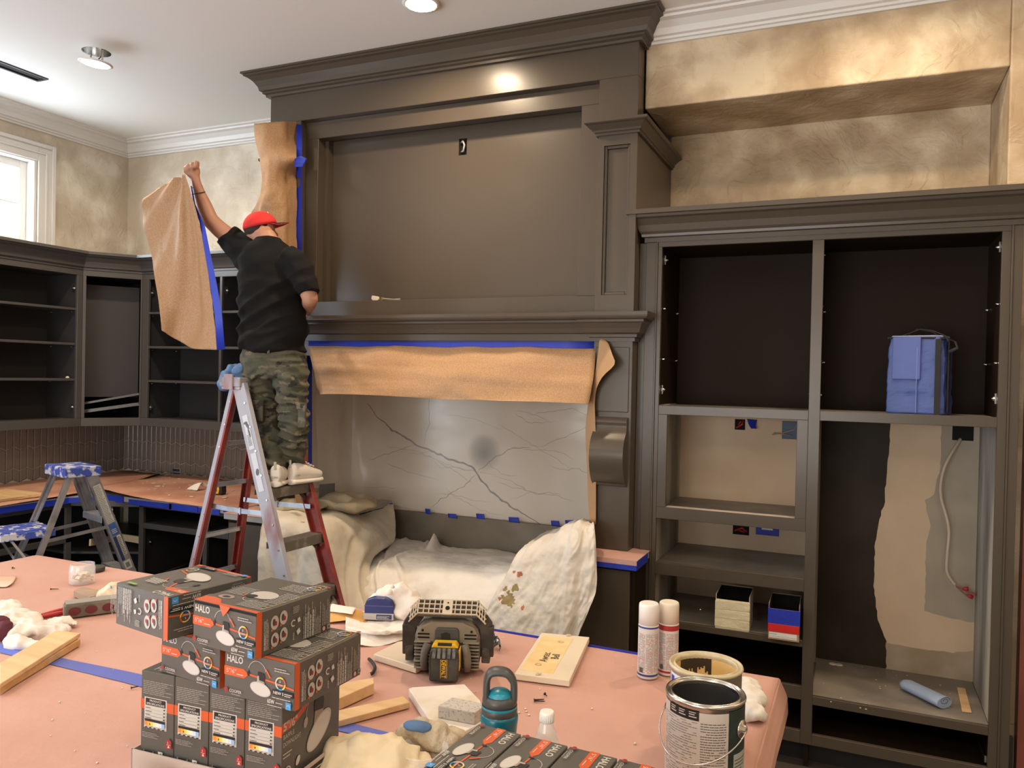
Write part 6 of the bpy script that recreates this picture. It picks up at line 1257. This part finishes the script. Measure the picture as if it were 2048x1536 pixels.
for s in (-1, 1):
    for k in range(9):
        part('cooling_fin', dust if k % 2 else dust2, wl, lambda b: b.box(min(s*.046, s*.093), -.013, .016+k*.0092, max(s*.046, s*.093), .004, .0205+k*.0092), .0015)
    for k in range(2): part('vent_slot', dark_hole, wl, lambda b: b.box(min(s*.050, s*.084), -.0075, .102+k*.010, max(s*.050, s*.084), -.0055, .106+k*.010))
    part('screw_hole', dark_hole, wl, lambda b: b.lathe([(.0035, 0), (.0035, .002)], (s*.070, -.0058, .124), 10, axis=(0, -1, 0)))
    part('side_arm', dust, wl, lambda b: b.tube([(s*.060, -.02, .02), (s*.062, -.028, .045), (s*.060, -.03, .07), (s*.052, -.022, .092)], .011, 8), 0)
    part('handle_arm', blkp, wl, lambda b: (b.beam((s*.112, .03, .045), (s*.112, .020, .135), .022, .040, up=(1, 0, 0)), b.beam((s*.112, .020, .13), (s*.084, .012, .172), .020, .040, up=(s, 0, .4)), b.lathe([(.026, 0), (.026, .018), (.018, .022)], (s*.098, .035, .055), 18, axis=(s, 0, 0)), b.box(min(s*.098, s*.122), .012, .028, max(s*.098, s*.122), .055, .07)), .003, 2)
    def grill(b):
        sl_ = Vector((0, .036, .032)); o_ = Vector((0, -.016, .172)); nn = Vector((0, -.66, .75))*.003
        for x in [.022+.0155*i for i in range(5)]: b.obox(o_+sl_*.5+nn+Vector((s*x, 0, 0)), (.0013, 0, 0), sl_*.5, nn)
        for t in (.04, .34, .66, .96): b.obox(o_+sl_*t+nn+Vector((s*.050, 0, 0)), (.036, 0, 0), sl_.normalized()*.0014, nn)
        for t in (.04, .34, .66, .96): b.beam(o_+sl_*t+nn+Vector((s*.085, 0, 0)), o_+sl_*t+nn+Vector((s*.110, .004, -.026)), .003, .004)
        for i in (1, 2, 3): b.obox(o_+sl_*.5+nn+Vector((s*(.085+.007*i), .001*i, -.007*i)), (.0011, 0, 0), sl_*.5, nn)
    part('handle_grille', mat('grille_dust', (.60, .52, .40), .7), wl, grill)
part('handle_bar', blkp, wl, lambda b: b.prism([(-.088, -.018, .166), (-.088, -.016, .172), (-.088, .020, .204), (-.088, .032, .204), (-.088, .034, .192), (-.088, .006, .166)], (.176, 0, 0)), .002, 2)
part('handle_hub', MATS['grille_dust'], wl, lambda b: b.obox((0, -.0005, .1905), (.014, 0, 0), (0, .0185, .0165), (0, -.002, .0023)), .001)
part('hub_hole', dark_hole, wl, lambda b: b.lathe([(.0065, 0), (.0065, .0012)], (0, -.006, .1895), 14, axis=(0, -.66, .75))); part('hub_hole', dark_hole, wl, lambda b: b.lathe([(.0026, 0), (.0026, .0012)], (0, .007, .2005), 10, axis=(0, -.66, .75)))
part('battery_mount', gun, wl, lambda b: b.prism([(-.036, -.014, .085), (-.034, -.014, .128), (-.028, -.014, .134), (.028, -.014, .134), (.034, -.014, .128), (.036, -.014, .085)], (0, .012, 0)), .003, 2); part('mount_notch', pk, wl, lambda b: b.prism([(-.016, -.0155, .105), (-.016, -.0155, .118), (-.003, -.0155, .123), (.010, -.0155, .118), (.010, -.0155, .105)], (0, .002, 0)))
bat = thing('battery_pack', 'black and yellow battery pack clipped on the back of the work light', 'battery', wl.location.copy(), .403-.03)
bat.parent = None
part('battery_body', blkp, bat, lambda b: b.prism([(-.040, -.075, .004), (-.042, -.075, .06), (-.040, -.068, .082), (-.036, -.058, .092), (.036, -.058, .092), (.040, -.068, .082), (.042, -.075, .06), (.040, -.075, .004)], (0, .055, 0)), .006, 3)
part('yellow_rim', yellow, bat, lambda b: (b.prism([(-.038, -.056, .092), (-.030, -.056, .104), (.030, -.056, .104), (.038, -.056, .092)], (0, .034, 0)), b.box(.0395, -.06, .03, .0432, -.022, .09)), .003, 2)
part('scuffed_ridges', mat('scuffed_rubber', (.18, .18, .17), .6, ncol=(.05, .05, .05), nscale=60), bat, lambda b: [b.beam((-.027+.0135*k, -.060, .093), (-.028+.014*k, -.0755, .069), .009, .004, up=(0, -1, .4)) for k in range(5)], .001)
part('release_button', pk, bat, lambda b: b.box(-.020, -.0575, .098, .020, -.05, .1055), .001)
p = Print(.055, .02); p.rect(-.001, .0145, .052, .0012, yellow); p.text('DEWALT', 0, .001, .0165, yellow, True, fit=.050); p.rect(-.001, -.0025, .052, .0012, yellow)
p.build('printed_name', bat, (-.006, -.0752, .066), (0, 0, -1), (1, 0, 0))
# stone and tile samples
def slabpx(name, mat_, px, th, lab, catg, z0=T0, bevel=.002, lift=0):
    """px = outline of the top face in the photo, th = thickness"""
    P = [at(u, v, Z=z0+th) for u, v in px]; o = P[0].copy(); o.z = z0; b = MB(); b.prism([p-o for p in P], (0, 0, -th))
    m_ = b.build(name, mat_, None, bevel, loc=o, seg=2); return tag(m_, lab, catg)
sb = slabpx('sample_board', pale_board, [(1029, 1347), (1139, 1361), (1179, 1274), (1083, 1265)], .018, 'pale beige sample board with a handwritten masking tape strip', 'sample board')
P = [at(u, v, Z=T0+.0186)-sb.location for u, v in ((1040, 1339), (1106, 1347), (1146, 1277), (1087, 1271))]
b = MB(); b.prism(P, (0, 0, -.0006)); b.build('masking_tape_label', mat('aged_masking_tape', (.74, .50, .22), .7, ncol=(.80, .60, .33), nscale=18), None).parent = sb
ux = (P[2]-P[1]).normalized(); uy = Vector((-ux.y, ux.x, 0)); pk_ = Print(.1, .1); ink = mat('marker_ink', (.03, .03, .03), .6); L_ = (P[2]-P[1]).length
pk_.text('Awtec', L_*.26, .036, .036, ink, sx=.85, rot=.05); pk_.text('Bell', L_*.36, .008, .034, ink, sx=.85, rot=.05)
pk_.arc(L_*.17, .055, .009, .0008, 0, 6.2, ink, 14); pk_.arc(L_*.17, .055, .006, .0008, 0, 5, ink, 12); pk_.arc(L_*.85, .030, .009, .0008, 0, 6.2, ink, 14); pk_.arc(L_*.85, .030, .006, .0008, 0, 5, ink, 12)
pk_.build('handwriting', sb, P[1]+Vector((0, 0, .0003)), ux, uy)
def peg(b, u, v): q = at(u, v, Z=T0+.018)-sb.location; b.lathe([(.006, 0), (.005, .004)], q, 10); b.obox(q+Vector((.004, .002, .004)), (.006, .001, 0), (0, .002, 0), (0, 0, .002))
b = MB(); peg(b, 1075, 1350); peg(b, 1135, 1272); b.build('clip', mat('clear_clip', (.6, .5, .36), .3), None).parent = sb
slabpx('quartz_sample', mat('beige_quartz', (.66, .56, .44), .35), [(747, 1308), (832, 1334), (900, 1300), (880, 1270), (795, 1283)], .019, 'beige stone sample slab partly under the left side of the work light', 'stone sample')
slabpx('stone_sample', mat('white_chipboard', (.76, .70, .62), .5, ncol=(.66, .56, .42), nscale=9, lo=.55, hi=.7), [(817, 1377), (867, 1452), (930, 1462), (975, 1440), (960, 1400), (929, 1368), (825, 1374)], .022, 'chipped white stone sample slab left of the teal bottle', 'stone sample')
st2 = slabpx('foam_sample', mat('speckled_foam', (.52, .48, .43), .8, ncol=(.34, .31, .28), nscale=160, lo=.55, hi=.62), [(876, 1411), (950, 1425), (975, 1408), (905, 1394)], .030, 'speckled grey foam offcut on top of the chipped white slab', 'offcut', z0=T0+.0225)
slabpx('stone_chip', mat('grey_chip', (.50, .50, .45), .5), [(873, 1451), (937, 1459), (922, 1448), (890, 1446)], .012, 'small wedge of grey-green stone in front of the white slab', 'offcut')
# wooden strips
slabpx('wood_strip', pine, [(676, 1420), (806, 1392), (820, 1404), (676, 1442)], .016, 'pale wooden strip leaning from the box stack to the white slab', 'wood strip')
slabpx('wood_block', pine, [(676, 1367), (747, 1355), (748, 1366), (676, 1398)], .030, 'thick pale wood offcut right of the stacked boxes', 'wood offcut')
pb = slabpx('wood_plank', pine, [(0, 1325), (113, 1260), (161, 1266), (0, 1368)], .013, 'flat wooden plank lying across another plank at the left edge', 'plank', z0=T0+.021)
slabpx('wood_plank', mat('pine_darker', (.55, .33, .13), .6, ncol=(.64, .42, .20), nscale=3, stretch=(1, 9, 9)), [(0, 1362), (148, 1276), (161, 1278), (30, 1356), (0, 1376)], .020, 'lower wooden plank on its edge under the flat plank', 'plank')
# sanding sponge in its tray, white rags
q = PT(757, 1243); bl = thing('blue_tub', 'dark blue plastic tub leaning among white rags', 'tub', (q.x, q.y, T0), .38)
navyp = mat('navy_plastic', (.015, .025, .14), .35)
part('tub_body', navyp, bl, lambda b: b.prism([(-.050, .0, .004), (-.050, .0, .052), (-.043, .0, .072), (-.02, .0, .081), (.02, .0, .080), (.043, .0, .071), (.050, .0, .050), (.050, .0, .004)], (0, .03, 0)), .004, 2)
part('ridge', mat('navy_light', (.06, .08, .28), .35), bl, lambda b: b.box(-.050, -.0015, .052, .050, .001, .055)); part('paper_band', mat('grey_band', (.45, .43, .41), .5), bl, lambda b: (b.box(-.052, -.002, .006, .052, -.0005, .028),))
p = Print(.07, .03); p.rect(0, 0, .058, .021, pw); p.rect(.002, .002, .054, .017, MATS['label_navy']); p.micro(.005, .005, .045, .010, 3, pw); p.build('label', bl, (-.010, -.0022, .006), (1, 0, 0), (0, 0, 1))
rg = [[PT(684, 1288, T0+.004), PT(740, 1290, T0+.004), PT(790, 1283, T0+.004), PT(830, 1270, T0+.004)], [PT(690, 1262, T0+.018), PT(745, 1268, T0+.02), PT(790, 1262, T0+.02), PT(815, 1262, T0+.016)], [PT(691, 1252, T0+.030), PT(740, 1264, T0+.030), PT(782, 1265, T0+.03), PT(812, 1262, T0+.028)], [PT(692, 1236, T0+.02), PT(740, 1250, T0+.01), PT(785, 1250, T0+.01), PT(812, 1245, T0+.015)], [PT(690, 1225, T0+.004), PT(730, 1222, T0+.004), PT(790, 1225, T0+.004), PT(815, 1230, T0+.004)]]
tag(sheet('white_rag', white_cloth, rg, 60, 40, .006, 14, .0015, seed=3, amp2=.006), 'white rag folded in front of the dark blue tub', 'rag')
b = MB()
for u, v, z, r in ((738, 1212, .05, .03), (760, 1203, .08, .035), (785, 1200, .09, .04), (800, 1212, .07, .045), (815, 1228, .05, .04), (800, 1238, .03, .045), (790, 1220, .05, .04), (770, 1190, .125, .008), (764, 1198, .105, .012)):
    p = PT(u, v, T0+z)+Vector((-.03, .09, 0)); ellipsoid(b, p, R_*r, F_*r*.8, Z_*min(r*.8, z*.95), 12, 8)
tag(fuse('white_rag', white_cloth, b, .006, 3, lambda p, n: .008*(1-2.6*abs(mnoise.noise(p*22)))+.002*mnoise.noise(p*70)), 'crumpled white rag heaped behind the dark blue tub', 'rag')
tag(sheet('sanding_sheet', mat('amber_sandpaper', (.62, .34, .10), .8), [[PT(640, 1248), PT(700, 1240, T0+.01), PT(735, 1250, T0)], [PT(640, 1225), PT(700, 1218, T0+.02), PT(735, 1228, T0)]], 20, 12, .001, 20, .001), 'curled amber sanding sheet behind the box stack', 'sandpaper')
tag(sheet('paper_offcut', white_cloth, [[PT(655, 1222, T0+.012), PT(705, 1228, T0+.03)], [PT(665, 1208, T0+.006), PT(712, 1216, T0+.02)]], 12, 8, .002, 20, .001), 'thin white paper offcut between the box stack and the sanding sheet', 'paper')
# black strap and foil
q = PT(992, 1288); b = MB(); P = [PT(982, 1272, T0+.02), PT(990, 1268, T0+.03), PT(1000, 1280, T0+.03), PT(1003, 1295, T0+.015), PT(998, 1302, T0+.004), PT(985, 1296, T0+.004)]
o = tag(sheet('foil_wrapper', mat('black_foil', (.03, .03, .03), .25, .6, ncol=(.55, .55, .55), nscale=70, lo=.5, hi=.6), [[P[0], P[5]], [P[1], P[4]+Vector((0, 0, .02))], [P[2], P[4]+Vector((0, 0, .01))], [P[3], P[4]]], 12, 16, .006, 40, .001), 'shiny black crumpled wrapper right of the work light', 'wrapper')
P = [PT(738, 1318, T0+.006), PT(745, 1325, T0+.010), PT(750, 1335, T0+.006), PT(746, 1345, T0+.006), PT(741, 1348, T0+.004)]
tag(MB().tube([cat(P, t/20) for t in range(21)], .005, 8).build('black_strap', black), 'short black strap end by the box stack corner', 'strap')
# rags at the bottom
def lump(name, m_, L_, lab, catg, amp=.010, f=16, vox=.006, amp2=.002, f2=80):
    b = MB()
    for u, v, z, rx, ry, rz in L_: p = PT(u, v, T0+z); ellipsoid(b, p, R_*rx, F_*ry, Z_*rz, 14, 10)
    def dd_(p, n): return amp*(1-3.2*abs(mnoise.noise(Vector((p.x*f, p.y*f*.8, p.z*f*1.3)))))+amp*.45*(1-3*abs(mnoise.noise(Vector((p.y*f*2.1, p.x*f*2.3, p.z*f*2)))))+amp2*mnoise.noise(p*f2)
    return tag(fuse(name, m_, b, vox, 2, dd_), lab, catg)
lump('cream_cloth', cream_cloth, [(715, 1510, .03, .075, .05, .03), (745, 1500, .05, .05, .045, .035), (780, 1515, .04, .055, .05, .03), (720, 1535, .02, .09, .06, .03), (800, 1535, .02, .06, .05, .025), (760, 1490, .06, .035, .03, .022)], 'crumpled cream cloth at the bottom edge right of the box stack', 'cloth', .012, 11)
tr_ = lump('terry_rag', mat('beige_terry', (.52, .42, .29), .95, ncol=(.60, .51, .38), nscale=30, bump=.8, bscale=260), [(820, 1478, .04, .028, .03, .035), (845, 1470, .055, .035, .03, .035), (875, 1478, .05, .04, .03, .035), (905, 1480, .035, .03, .025, .028), (850, 1500, .02, .055, .03, .02)], 'beige terry rag with blue and teal patches between cloth and boxes', 'rag', .006, 20, .005, .004, 150)
def patchm(nm, L_, m_): b = MB(); [ellipsoid(b, PT(u, v, T0+z), R_*rx, F_*ry, Z_*rz, 12, 8) for u, v, z, rx, ry, rz in L_]; return fuse(nm, m_, b, .004, 2, lambda p, n: .003*mnoise.noise(p*40), parent=tr_)
patchm('blue_patch', [(832, 1450, .085, .030, .018, .010), (846, 1454, .080, .022, .016, .010)], denim)
patchm('teal_label', [(807, 1488, .035, .010, .008, .03)], mat('teal_cloth', (.20, .27, .22), .8))
lump('white_wipe', mat('white_tissue', (.80, .76, .70), .8, alpha=.93), [(1500, 1395, .02, .034, .06, .022), (1504, 1425, .015, .034, .035, .016), (1490, 1378, .02, .04, .05, .022)], 'crumpled white wipe right of the paint cans', 'wipe', .008, 22)
# left: jar, lid, block, tool, rags
q = PT(147, 1168); jar = thing('glass_jar', 'small clear jar half full of screws and anchors', 'jar', (q.x+.01, q.y+.03, T0))
part('jar_glass', clear, jar, lambda b: b.lathe([(.045, 0), (.047, .004), (.047, .060), (.044, .068), (.044, .076), (.042, .076), (.042, .067), (.0445, .059), (.0445, .006), (.001, .004)], n=36, cap1=False))
def scr(b):
    rr = random.Random(3)
    for k in range(46): x, y = rr.uniform(-.026, .026), rr.uniform(-.026, .026); z = .010+.022*rr.random()*(1 if x > 0 else .9); d = Vector((rr.uniform(-1, 1), rr.uniform(-1, 1), rr.uniform(-.4, .4))).normalized(); b.beam(Vector((x, y, z))-d*.009, Vector((x, y, z))+d*.009, .0035, .0035)
o = part('screws', mat('brass_screws', (.50, .38, .18), .35, .8), jar, scr); o['kind'] = 'stuff'
o = part('wall_anchors', mat('cream_anchors', (.74, .64, .44), .5), jar, lambda b: [b.obox((.012+.010*math.sin(k*2.1), -.012+.022*math.sin(k*1.3), .014+.004*k), (.012, .004*math.sin(k), 0), (-.002, .005, 0), (0, .001, .003)) for k in range(8)]); o['kind'] = 'stuff'
q = PT(189, 1141); tag(MB().lathe([(.038, 0), (.040, .002), (.040, .014), (.037, .017)], (q.x, q.y, T0), 32).build('jar_lid', blkp), 'round black lid lying behind the glass jar', 'lid')
P = [PT(150, 1183, T0+.026), PT(185, 1196, T0+.026), PT(232, 1180, T0+.026), PT(196, 1170, T0+.026)]
tag(slabpx('wooden_block', mat('grimy_wood', (.40, .28, .19), .7, ncol=(.30, .20, .14), nscale=8), [(147, 1181), (180, 1193), (232, 1186), (165, 1173)], .024, 'grimy wooden sanding block behind the rasp', 'block'), 'grimy wooden sanding block behind the long tool', 'block')
# long flat sander with red inlays
P0, P1_ = PT(130, 1238), PT(250, 1222); d = (P1_-P0); rs = thing('drywall_rasp', 'long dusty black hand sander with two oval red windows', 'sander', (P0.x, P0.y, T0), ang(d))
part('frame', dust, rs, lambda b: b.box(0, -.006, 0, .22, .05, .048), .006, 3); 
for x in (.028, .078, .130): part('red_window', mat('maroon_grip', (.13, .022, .025), .5), rs, lambda b: b.prism([(x+.019*math.cos(g), -.0075, .023+.014*math.sin(g)) for g in [k*math.pi/8 for k in range(16)]], (0, .003, 0)))
part('end_tab', dust2, rs, lambda b: b.box(-.004, 0, .006, .002, .04, .042), .001); part('top_edge', mat('grey_edge', (.30, .28, .24), .5), rs, lambda b: b.box(.002, -.004, .048, .218, .048, .0505))
P0, P1_ = PT(72, 1238), PT(160, 1212, T0+.02); pl = thing('red_pliers', 'red handled tool lying behind the hand sander', 'tool', (P0.x, P0.y, T0), ang(P1_-P0))
part('handle', red_pl, pl, lambda b: b.tube([(0, 0, .007), (.05, .010, .010), (.10, .018, .014), (.16, .022, .016)], [.005, .008, .008, .006], 10)); part('handle', red_pl, pl, lambda b: b.tube([(0, -.006, .007), (.05, -.012, .009), (.10, -.012, .010), (.16, .0, .012)], [.005, .008, .008, .006], 10))
b = MB(); q = [PT(75, 1250, T0+.004), PT(128, 1234, T0+.006)]; b.beam(q[0], q[1], .012, .006); tag(b.build('paint_stick', mat('pale_stick', (.66, .55, .42), .6)), 'pale flat stick pointing from the hand sander end', 'stick')
lump('white_rag', white_cloth, [(25, 1245, .02, .08, .07, .03), (60, 1260, .02, .09, .06, .03), (92, 1262, .015, .07, .05, .022), (60, 1285, .012, .07, .03, .014), (125, 1248, .010, .05, .02, .010), (5, 1225, .02, .05, .06, .024)], 'crumpled white cotton rag above the wooden planks at left', 'rag', .012, 15)
lump('maroon_cloth', mat('maroon_cloth', (.10, .02, .035), .9, bump=.4, bscale=120), [(-5, 1255, .03, .04, .03, .035), (8, 1262, .03, .025, .025, .03)], 'dark maroon cloth tucked under the white rag at the left edge', 'cloth', .004, 20)
lump('cream_rag', mat('cream_rag', (.72, .60, .46), .9, bump=.3, bscale=90), [(215, 1195, .025, .04, .04, .025), (228, 1185, .035, .035, .04, .03)], 'cream rag peeking out left of the topmost left box', 'rag', .008, 20)
tag(sheet('paper_offcut', mat('torn_paper', (.62, .42, .30), .8, ncol=(.70, .52, .42), nscale=8), [[PT(-10, 1152, T0+.002), PT(34, 1152, T0+.003)], [PT(-10, 1163, T0+.006), PT(25, 1166, T0+.008)], [PT(-10, 1174, T0+.003), PT(12, 1174, T0+.002)]], 12, 8, .001, 30, .001), 'flat pale paper offcut at the left edge of the island', 'paper')
# loose screws and crumbs on the island
blks = mat('black_screw', (.03, .03, .03), .35, .6)
def screw(u, v, a, lab, L_=.03):
    q = PT(u, v, T0+.0025); d = Vector((math.cos(a), math.sin(a), 0)); b = MB(); b.tube([q-d*L_/2, q+d*L_*.35, q+d*L_/2], [.0017, .0015, .0003], 6); b.lathe([(.0042, -.001), (.0017, .002)], q-d*L_/2, 10, axis=d); tag(b.build('screw', blks), lab, 'screw')
screw(1080, 1402, .35, 'front black screw of the two lying side by side', .028); screw(1079, 1399, .60, 'rear black screw of the two lying side by side', .028); screw(1092, 1390, -.8, 'small dark screw lying apart, nearer the sample board', .014); screw(110, 1178, .5, 'dark screw at the foot of the glass jar', .03); screw(28, 1136, .1, 'small dark screw on the far left of the island paper', .014); screw(270, 1374, 1.1, 'short screw beside the tape seam by the box stack', .018); screw(1059, 1379-30, .2, 'tiny dark nail between sample board and work light', .008)
b = MB(); rr = random.Random(12)
for k in range(70): q = PT(rr.uniform(60, 1540), rr.uniform(1200, 1530), T0-.001); r = rr.uniform(.0012, .0035); b.lathe([(r, 0), (r*.5, r*.7)], q, 5)
for u, v in ((1051, 1418), (1053, 1423), (1038, 1425), (1270, 1487), (1058, 1430)): q = PT(u, v, T0-.001); b.lathe([(.004, 0), (.002, .002)], q, 6)
o = tag(b.build('crumbs', mat('white_crumbs', (.75, .66, .55), .9)), 'plaster crumbs scattered over the island paper', 'debris'); o['kind'] = 'stuff'
# ================================================================ THINGS IN THE BOOKCASE
q = at(1835, 826, Y=3.93); bag = thing('cooler_bag', 'blue soft cooler bag with black straps on the upper shelf', 'bag', (q.x+.01, 4.0, 1.635), -.33); bag.scale = (1.28, 1.0, 1.28)
bb_ = mat('blue_nylon', (.052, .085, .27), .5, bump=.35, bscale=16, bdist=.01); bb2 = mat('black_webbing', (.018, .017, .017), .8)
def bagb():
    b = MB(); n = 5; rings = []
    for z, kx, ky in ((.0, .96, .95), (.008, 1.0, 1.0), (.08, .98, 1.0), (.16, .97, .97), (.23, .95, .95), (.262, .92, .92), (.268, .88, .88)):
        pts = [(-.092*kx, -.085*ky), (.05*kx, -.088*ky), (.078*kx, -.080*ky), (.090*kx, -.055*ky), (.090*kx, .08*ky), (-.092*kx, .08*ky)]; rings.append([Vector((x, y, z)) for x, y in pts])
    k = 6; vs = [p for r in rings for p in r]
    b.add(vs, [(i*k+j, i*k+(j+1) % k, (i+1)*k+(j+1) % k, (i+1)*k+j) for i in range(len(rings)-1) for j in range(k)]+[tuple(range(k))[::-1], tuple(range((len(rings)-1)*k, len(rings)*k))])
    return b
o = bagb().build('bag_body', bb_, None, .006, seg=3); o.parent = bag; md = o.modifiers.new('s', 'SUBSURF'); md.subdivision_type = 'SIMPLE'; md.levels = md.render_levels = 3
tx = bpy.data.textures.new('wr', 'CLOUDS'); tx.noise_scale = .07; md = o.modifiers.new('d', 'DISPLACE'); md.texture = tx; md.strength = .016; md.mid_level = .5; md.texture_coords = 'GLOBAL'
part('front_flap', mat('blue_nylon_light', (.075, .11, .33), .5, bump=.3, bscale=18, bdist=.01), bag, lambda b: b.box(-.072, -.093, .12, .02, -.086, .268), .004, 2)
part('seam', mat('seam', (.14, .18, .42), .6), bag, lambda b: b.box(.008, -.0935, .006, .0105, -.088, .23))
part('strap', bb2, bag, lambda b: (b.obox((.0735, -.086, .13), (.008, .004, 0), (-.001, .003, 0), (0, 0, .13)), b.box(.09, -.02, .01, .0955, .005, .262)), .001)
part('zip_rim', bb2, bag, lambda b: b.tube([(-.088, -.080, .266), (.05, -.084, .264), (.083, -.06, .262), (.084, .07, .262), (-.088, .075, .266), (-.088, -.080, .266)], .004, 6))
part('top_panel', mat('silver_piping', (.22, .25, .40), .5), bag, lambda b: b.prism([(-.08, -.075, .266), (.06, -.078, .266), (.08, -.05, .266), (.08, .07, .266), (-.08, .07, .266)], (0, 0, .008)), .004, 2)
part('carry_handle', bb2, bag, lambda b: b.tube([(-.09, -.03, .262), (-.05, -.02, .278), (0, -.01, .298), (.04, -.01, .292), (.085, -.03, .272), (.098, -.05, .25)], .006, 8, flat=.35)); part('carry_handle', bb2, bag, lambda b: b.tube([(-.06, .03, .27), (-.02, .03, .30), (.03, .03, .29), (.06, .02, .27), (.115, -.03, .252), (.125, -.05, .23), (.10, -.06, .215)], .006, 8, flat=.35))
def openbox(name, u0, u1, vb, z0, h, d, m_, lab, stripes=(), rot=.0):
    a, c = at(u0, vb, Z=z0), at(u1, vb, Z=z0); c.y = a.y; W_ = (c-a).length; r = thing(name, lab, 'box', (a.x, a.y, z0), rot)
    part('box_walls', m_, r, lambda b: (b.box(0, 0, 0, W_, .003, h*.86), b.box(0, d-.003, 0, W_, d, h), b.box(0, .003, 0, .003, d-.003, h), b.box(W_-.003, .003, 0, W_, d-.003, h), b.box(.003, .003, 0, W_-.003, d-.003, .003)), .001)
    part('box_inside', dark_hole, r, lambda b: (b.box(.0035, .0035, .0035, W_-.0035, .0045, h*.84), b.box(.0035, d-.0045, .0035, W_-.0035, d-.0035, h*.98), b.box(.0035, .005, .0035, .0045, d-.005, h*.98), b.box(W_-.0045, .005, .0035, W_-.0035, d-.005, h*.98), b.box(.0045, .0045, .0035, W_-.0045, d-.0045, .0045)))
    return r, W_
r, W_ = openbox('taped_box', 1430, 1502, 1256, .5805, .165, .20, mat('creped_masking_tape', (.74, .66, .44), .65, bump=.8, bscale=34, bdist=.006, ncol=(.66, .58, .38), nscale=9), 'open box wrapped in cream masking tape on the lower left shelf', rot=.03)
for k, z in enumerate((.012, .055, .098)): part('tape_wrap', MATS['creped_masking_tape'], r, lambda b: b.obox((W_/2, -.0012, z+.018), (W_/2+.002, .0, .002*(k-1)), (0, .0012, 0), (0, 0, .020)), .0006)
r, W_ = openbox('taped_box', 1536, 1600, 1277, .5805, .165, .20, mat('brown_card', (.40, .26, .15), .7), 'open box banded in blue and red tape on the lower left shelf', rot=.03)
part('blue_tape_band', tape, r, lambda b: (b.box(-.002, -.0015, .072, W_+.002, 0, .142), b.box(-.003, -.001, .07, -.0005, .19, .155), b.box(W_+.0005, -.001, .07, W_+.003, .19, .155)), .0005)
part('red_tape_band', mat('red_tape', (.62, .02, .015), .5), r, lambda b: b.box(-.001, -.002, .036, W_+.001, -.0003, .073), .0005)
p = Print(W_, .03); p.rect(.004, 0, W_-.014, .026, white_pl); p.micro(.008, .016, .03, .004, 1, pk); p.rect(.007, .008, W_-.022, .0006, pk); p.rect(.007, .004, W_-.022, .0006, pk); p.build('paper_label', r, (0, -.0005, .008), (1, 0, 0), (0, 0, 1))
# blue roll, shim, dirt in the low right bay
a, c = at(1815, 1370, Z=.360), at(1882, 1402, Z=.360); d = (c-a).normalized(); b = MB()
s = Vector((-d.y, d.x, 0)); b.tube([a-d*.02, a, c, c+d*.02], [.03, .040, .042, .042], 24, flat=.6, upv=(0, 0, 1)); ro = tag(b.build('rolled_cloth', mat('light_blue_cloth', (.34, .42, .58), .9, bump=.5, bscale=90)), 'light blue cloth rolled up on the floor of the low right bay', 'cloth')
ro.location.z = 0
b = MB(); e_ = c+d*.0205; b.tube([e_+Vector((0, 0, .008))+s*.030*math.cos(g)*(1-g/14)+Vector((0, 0, .018))*math.sin(g)*(1-g/14) for g in [k*.45 for k in range(22)]], .0016, 6); b.build('roll_end', mat('dark_cloth_edge', (.12, .14, .17), .9), ro)
P = [at(u, v, Z=.3355) for u, v in ((1914, 1376), (1930, 1378), (1943, 1426), (1924, 1424))]
b = MB(); b.prism(P, (0, 0, .004)); tag(b.build('wood_shim', pine), 'flat wood shim lying in the low right bay', 'shim')
b = MB(); rr = random.Random(2)
for k in range(26): q = at(rr.uniform(1640, 1900), rr.uniform(1320, 1420), Z=.3335); b.lathe([(rr.uniform(.002, .006), 0), (.001, .0015)], q, 5)
for u, v in ((1665, 1328), (1678, 1330)): q = at(u, v, Z=.334); b.lathe([(.02, 0), (.016, .004), (.008, .003)], q, 7)
o = tag(b.build('paint_flakes', mat('white_crumbs', (.7, .6, .5), .9)), 'pale paint flakes scattered in the low right bay', 'debris'); o['kind'] = 'stuff'
# brush on the screen recess ledge
q = at(760, 597, Y=3.99); b = MB(); q = Vector((q.x, 3.99, 2.1935)); 
br_ = thing('paint_brush', 'paint brush with pale bristles lying on the hood recess ledge', 'brush', (q.x, 3.98, 2.194), .05)
part('bristles', mat('pale_bristles', (.62, .52, .44), .9), br_, lambda b: b.prism([(-.045, 0, .004), (-.01, 0, .004), (.0, 0, .010), (.0, 0, .024), (-.012, 0, .028), (-.050, 0, .034), (-.055, 0, .016)], (0, .015, 0)), .002)
part('ferrule', mat('brass', (.6, .5, .25), .3, 1), br_, lambda b: b.box(0, -.002, .004, .022, .017, .024), .002); part('brush_handle', mat('dusty_handle', (.22, .19, .15), .5), br_, lambda b: b.tube([(.02, .007, .013), (.05, .007, .011), (.09, .007, .008), (.14, .007, .008)], [.008, .006, .005, .007], 8))
# small crumpled scrap on left shelf
q = at(133, 754, X=-5.25); tag(MB().lathe([(.012, 0), (.014, .008), (.005, .014)], (-5.24, q.y, 1.6795), 7).build('paper_wad', white_cloth), 'tiny white wad on the third shelf of the left wall cabinet', 'paper')
# red-brown door edge at the far right, baseboard
struct(tag(bx('door_1', mat('red_brown_wood', (.22, .06, .035), .45, ncol=(.15, .04, .025), nscale=4, stretch=(8, 8, 1)), .640, 3.90, 0, .70, 3.97, 2.1), 'x', 'x')); 
dd = bpy.data.objects['door_1']; del dd['label']; del dd['category']
struct(bx('baseboard_right', paint, .606, 3.975, 0, .639, 3.999, .26, bevel=.004))
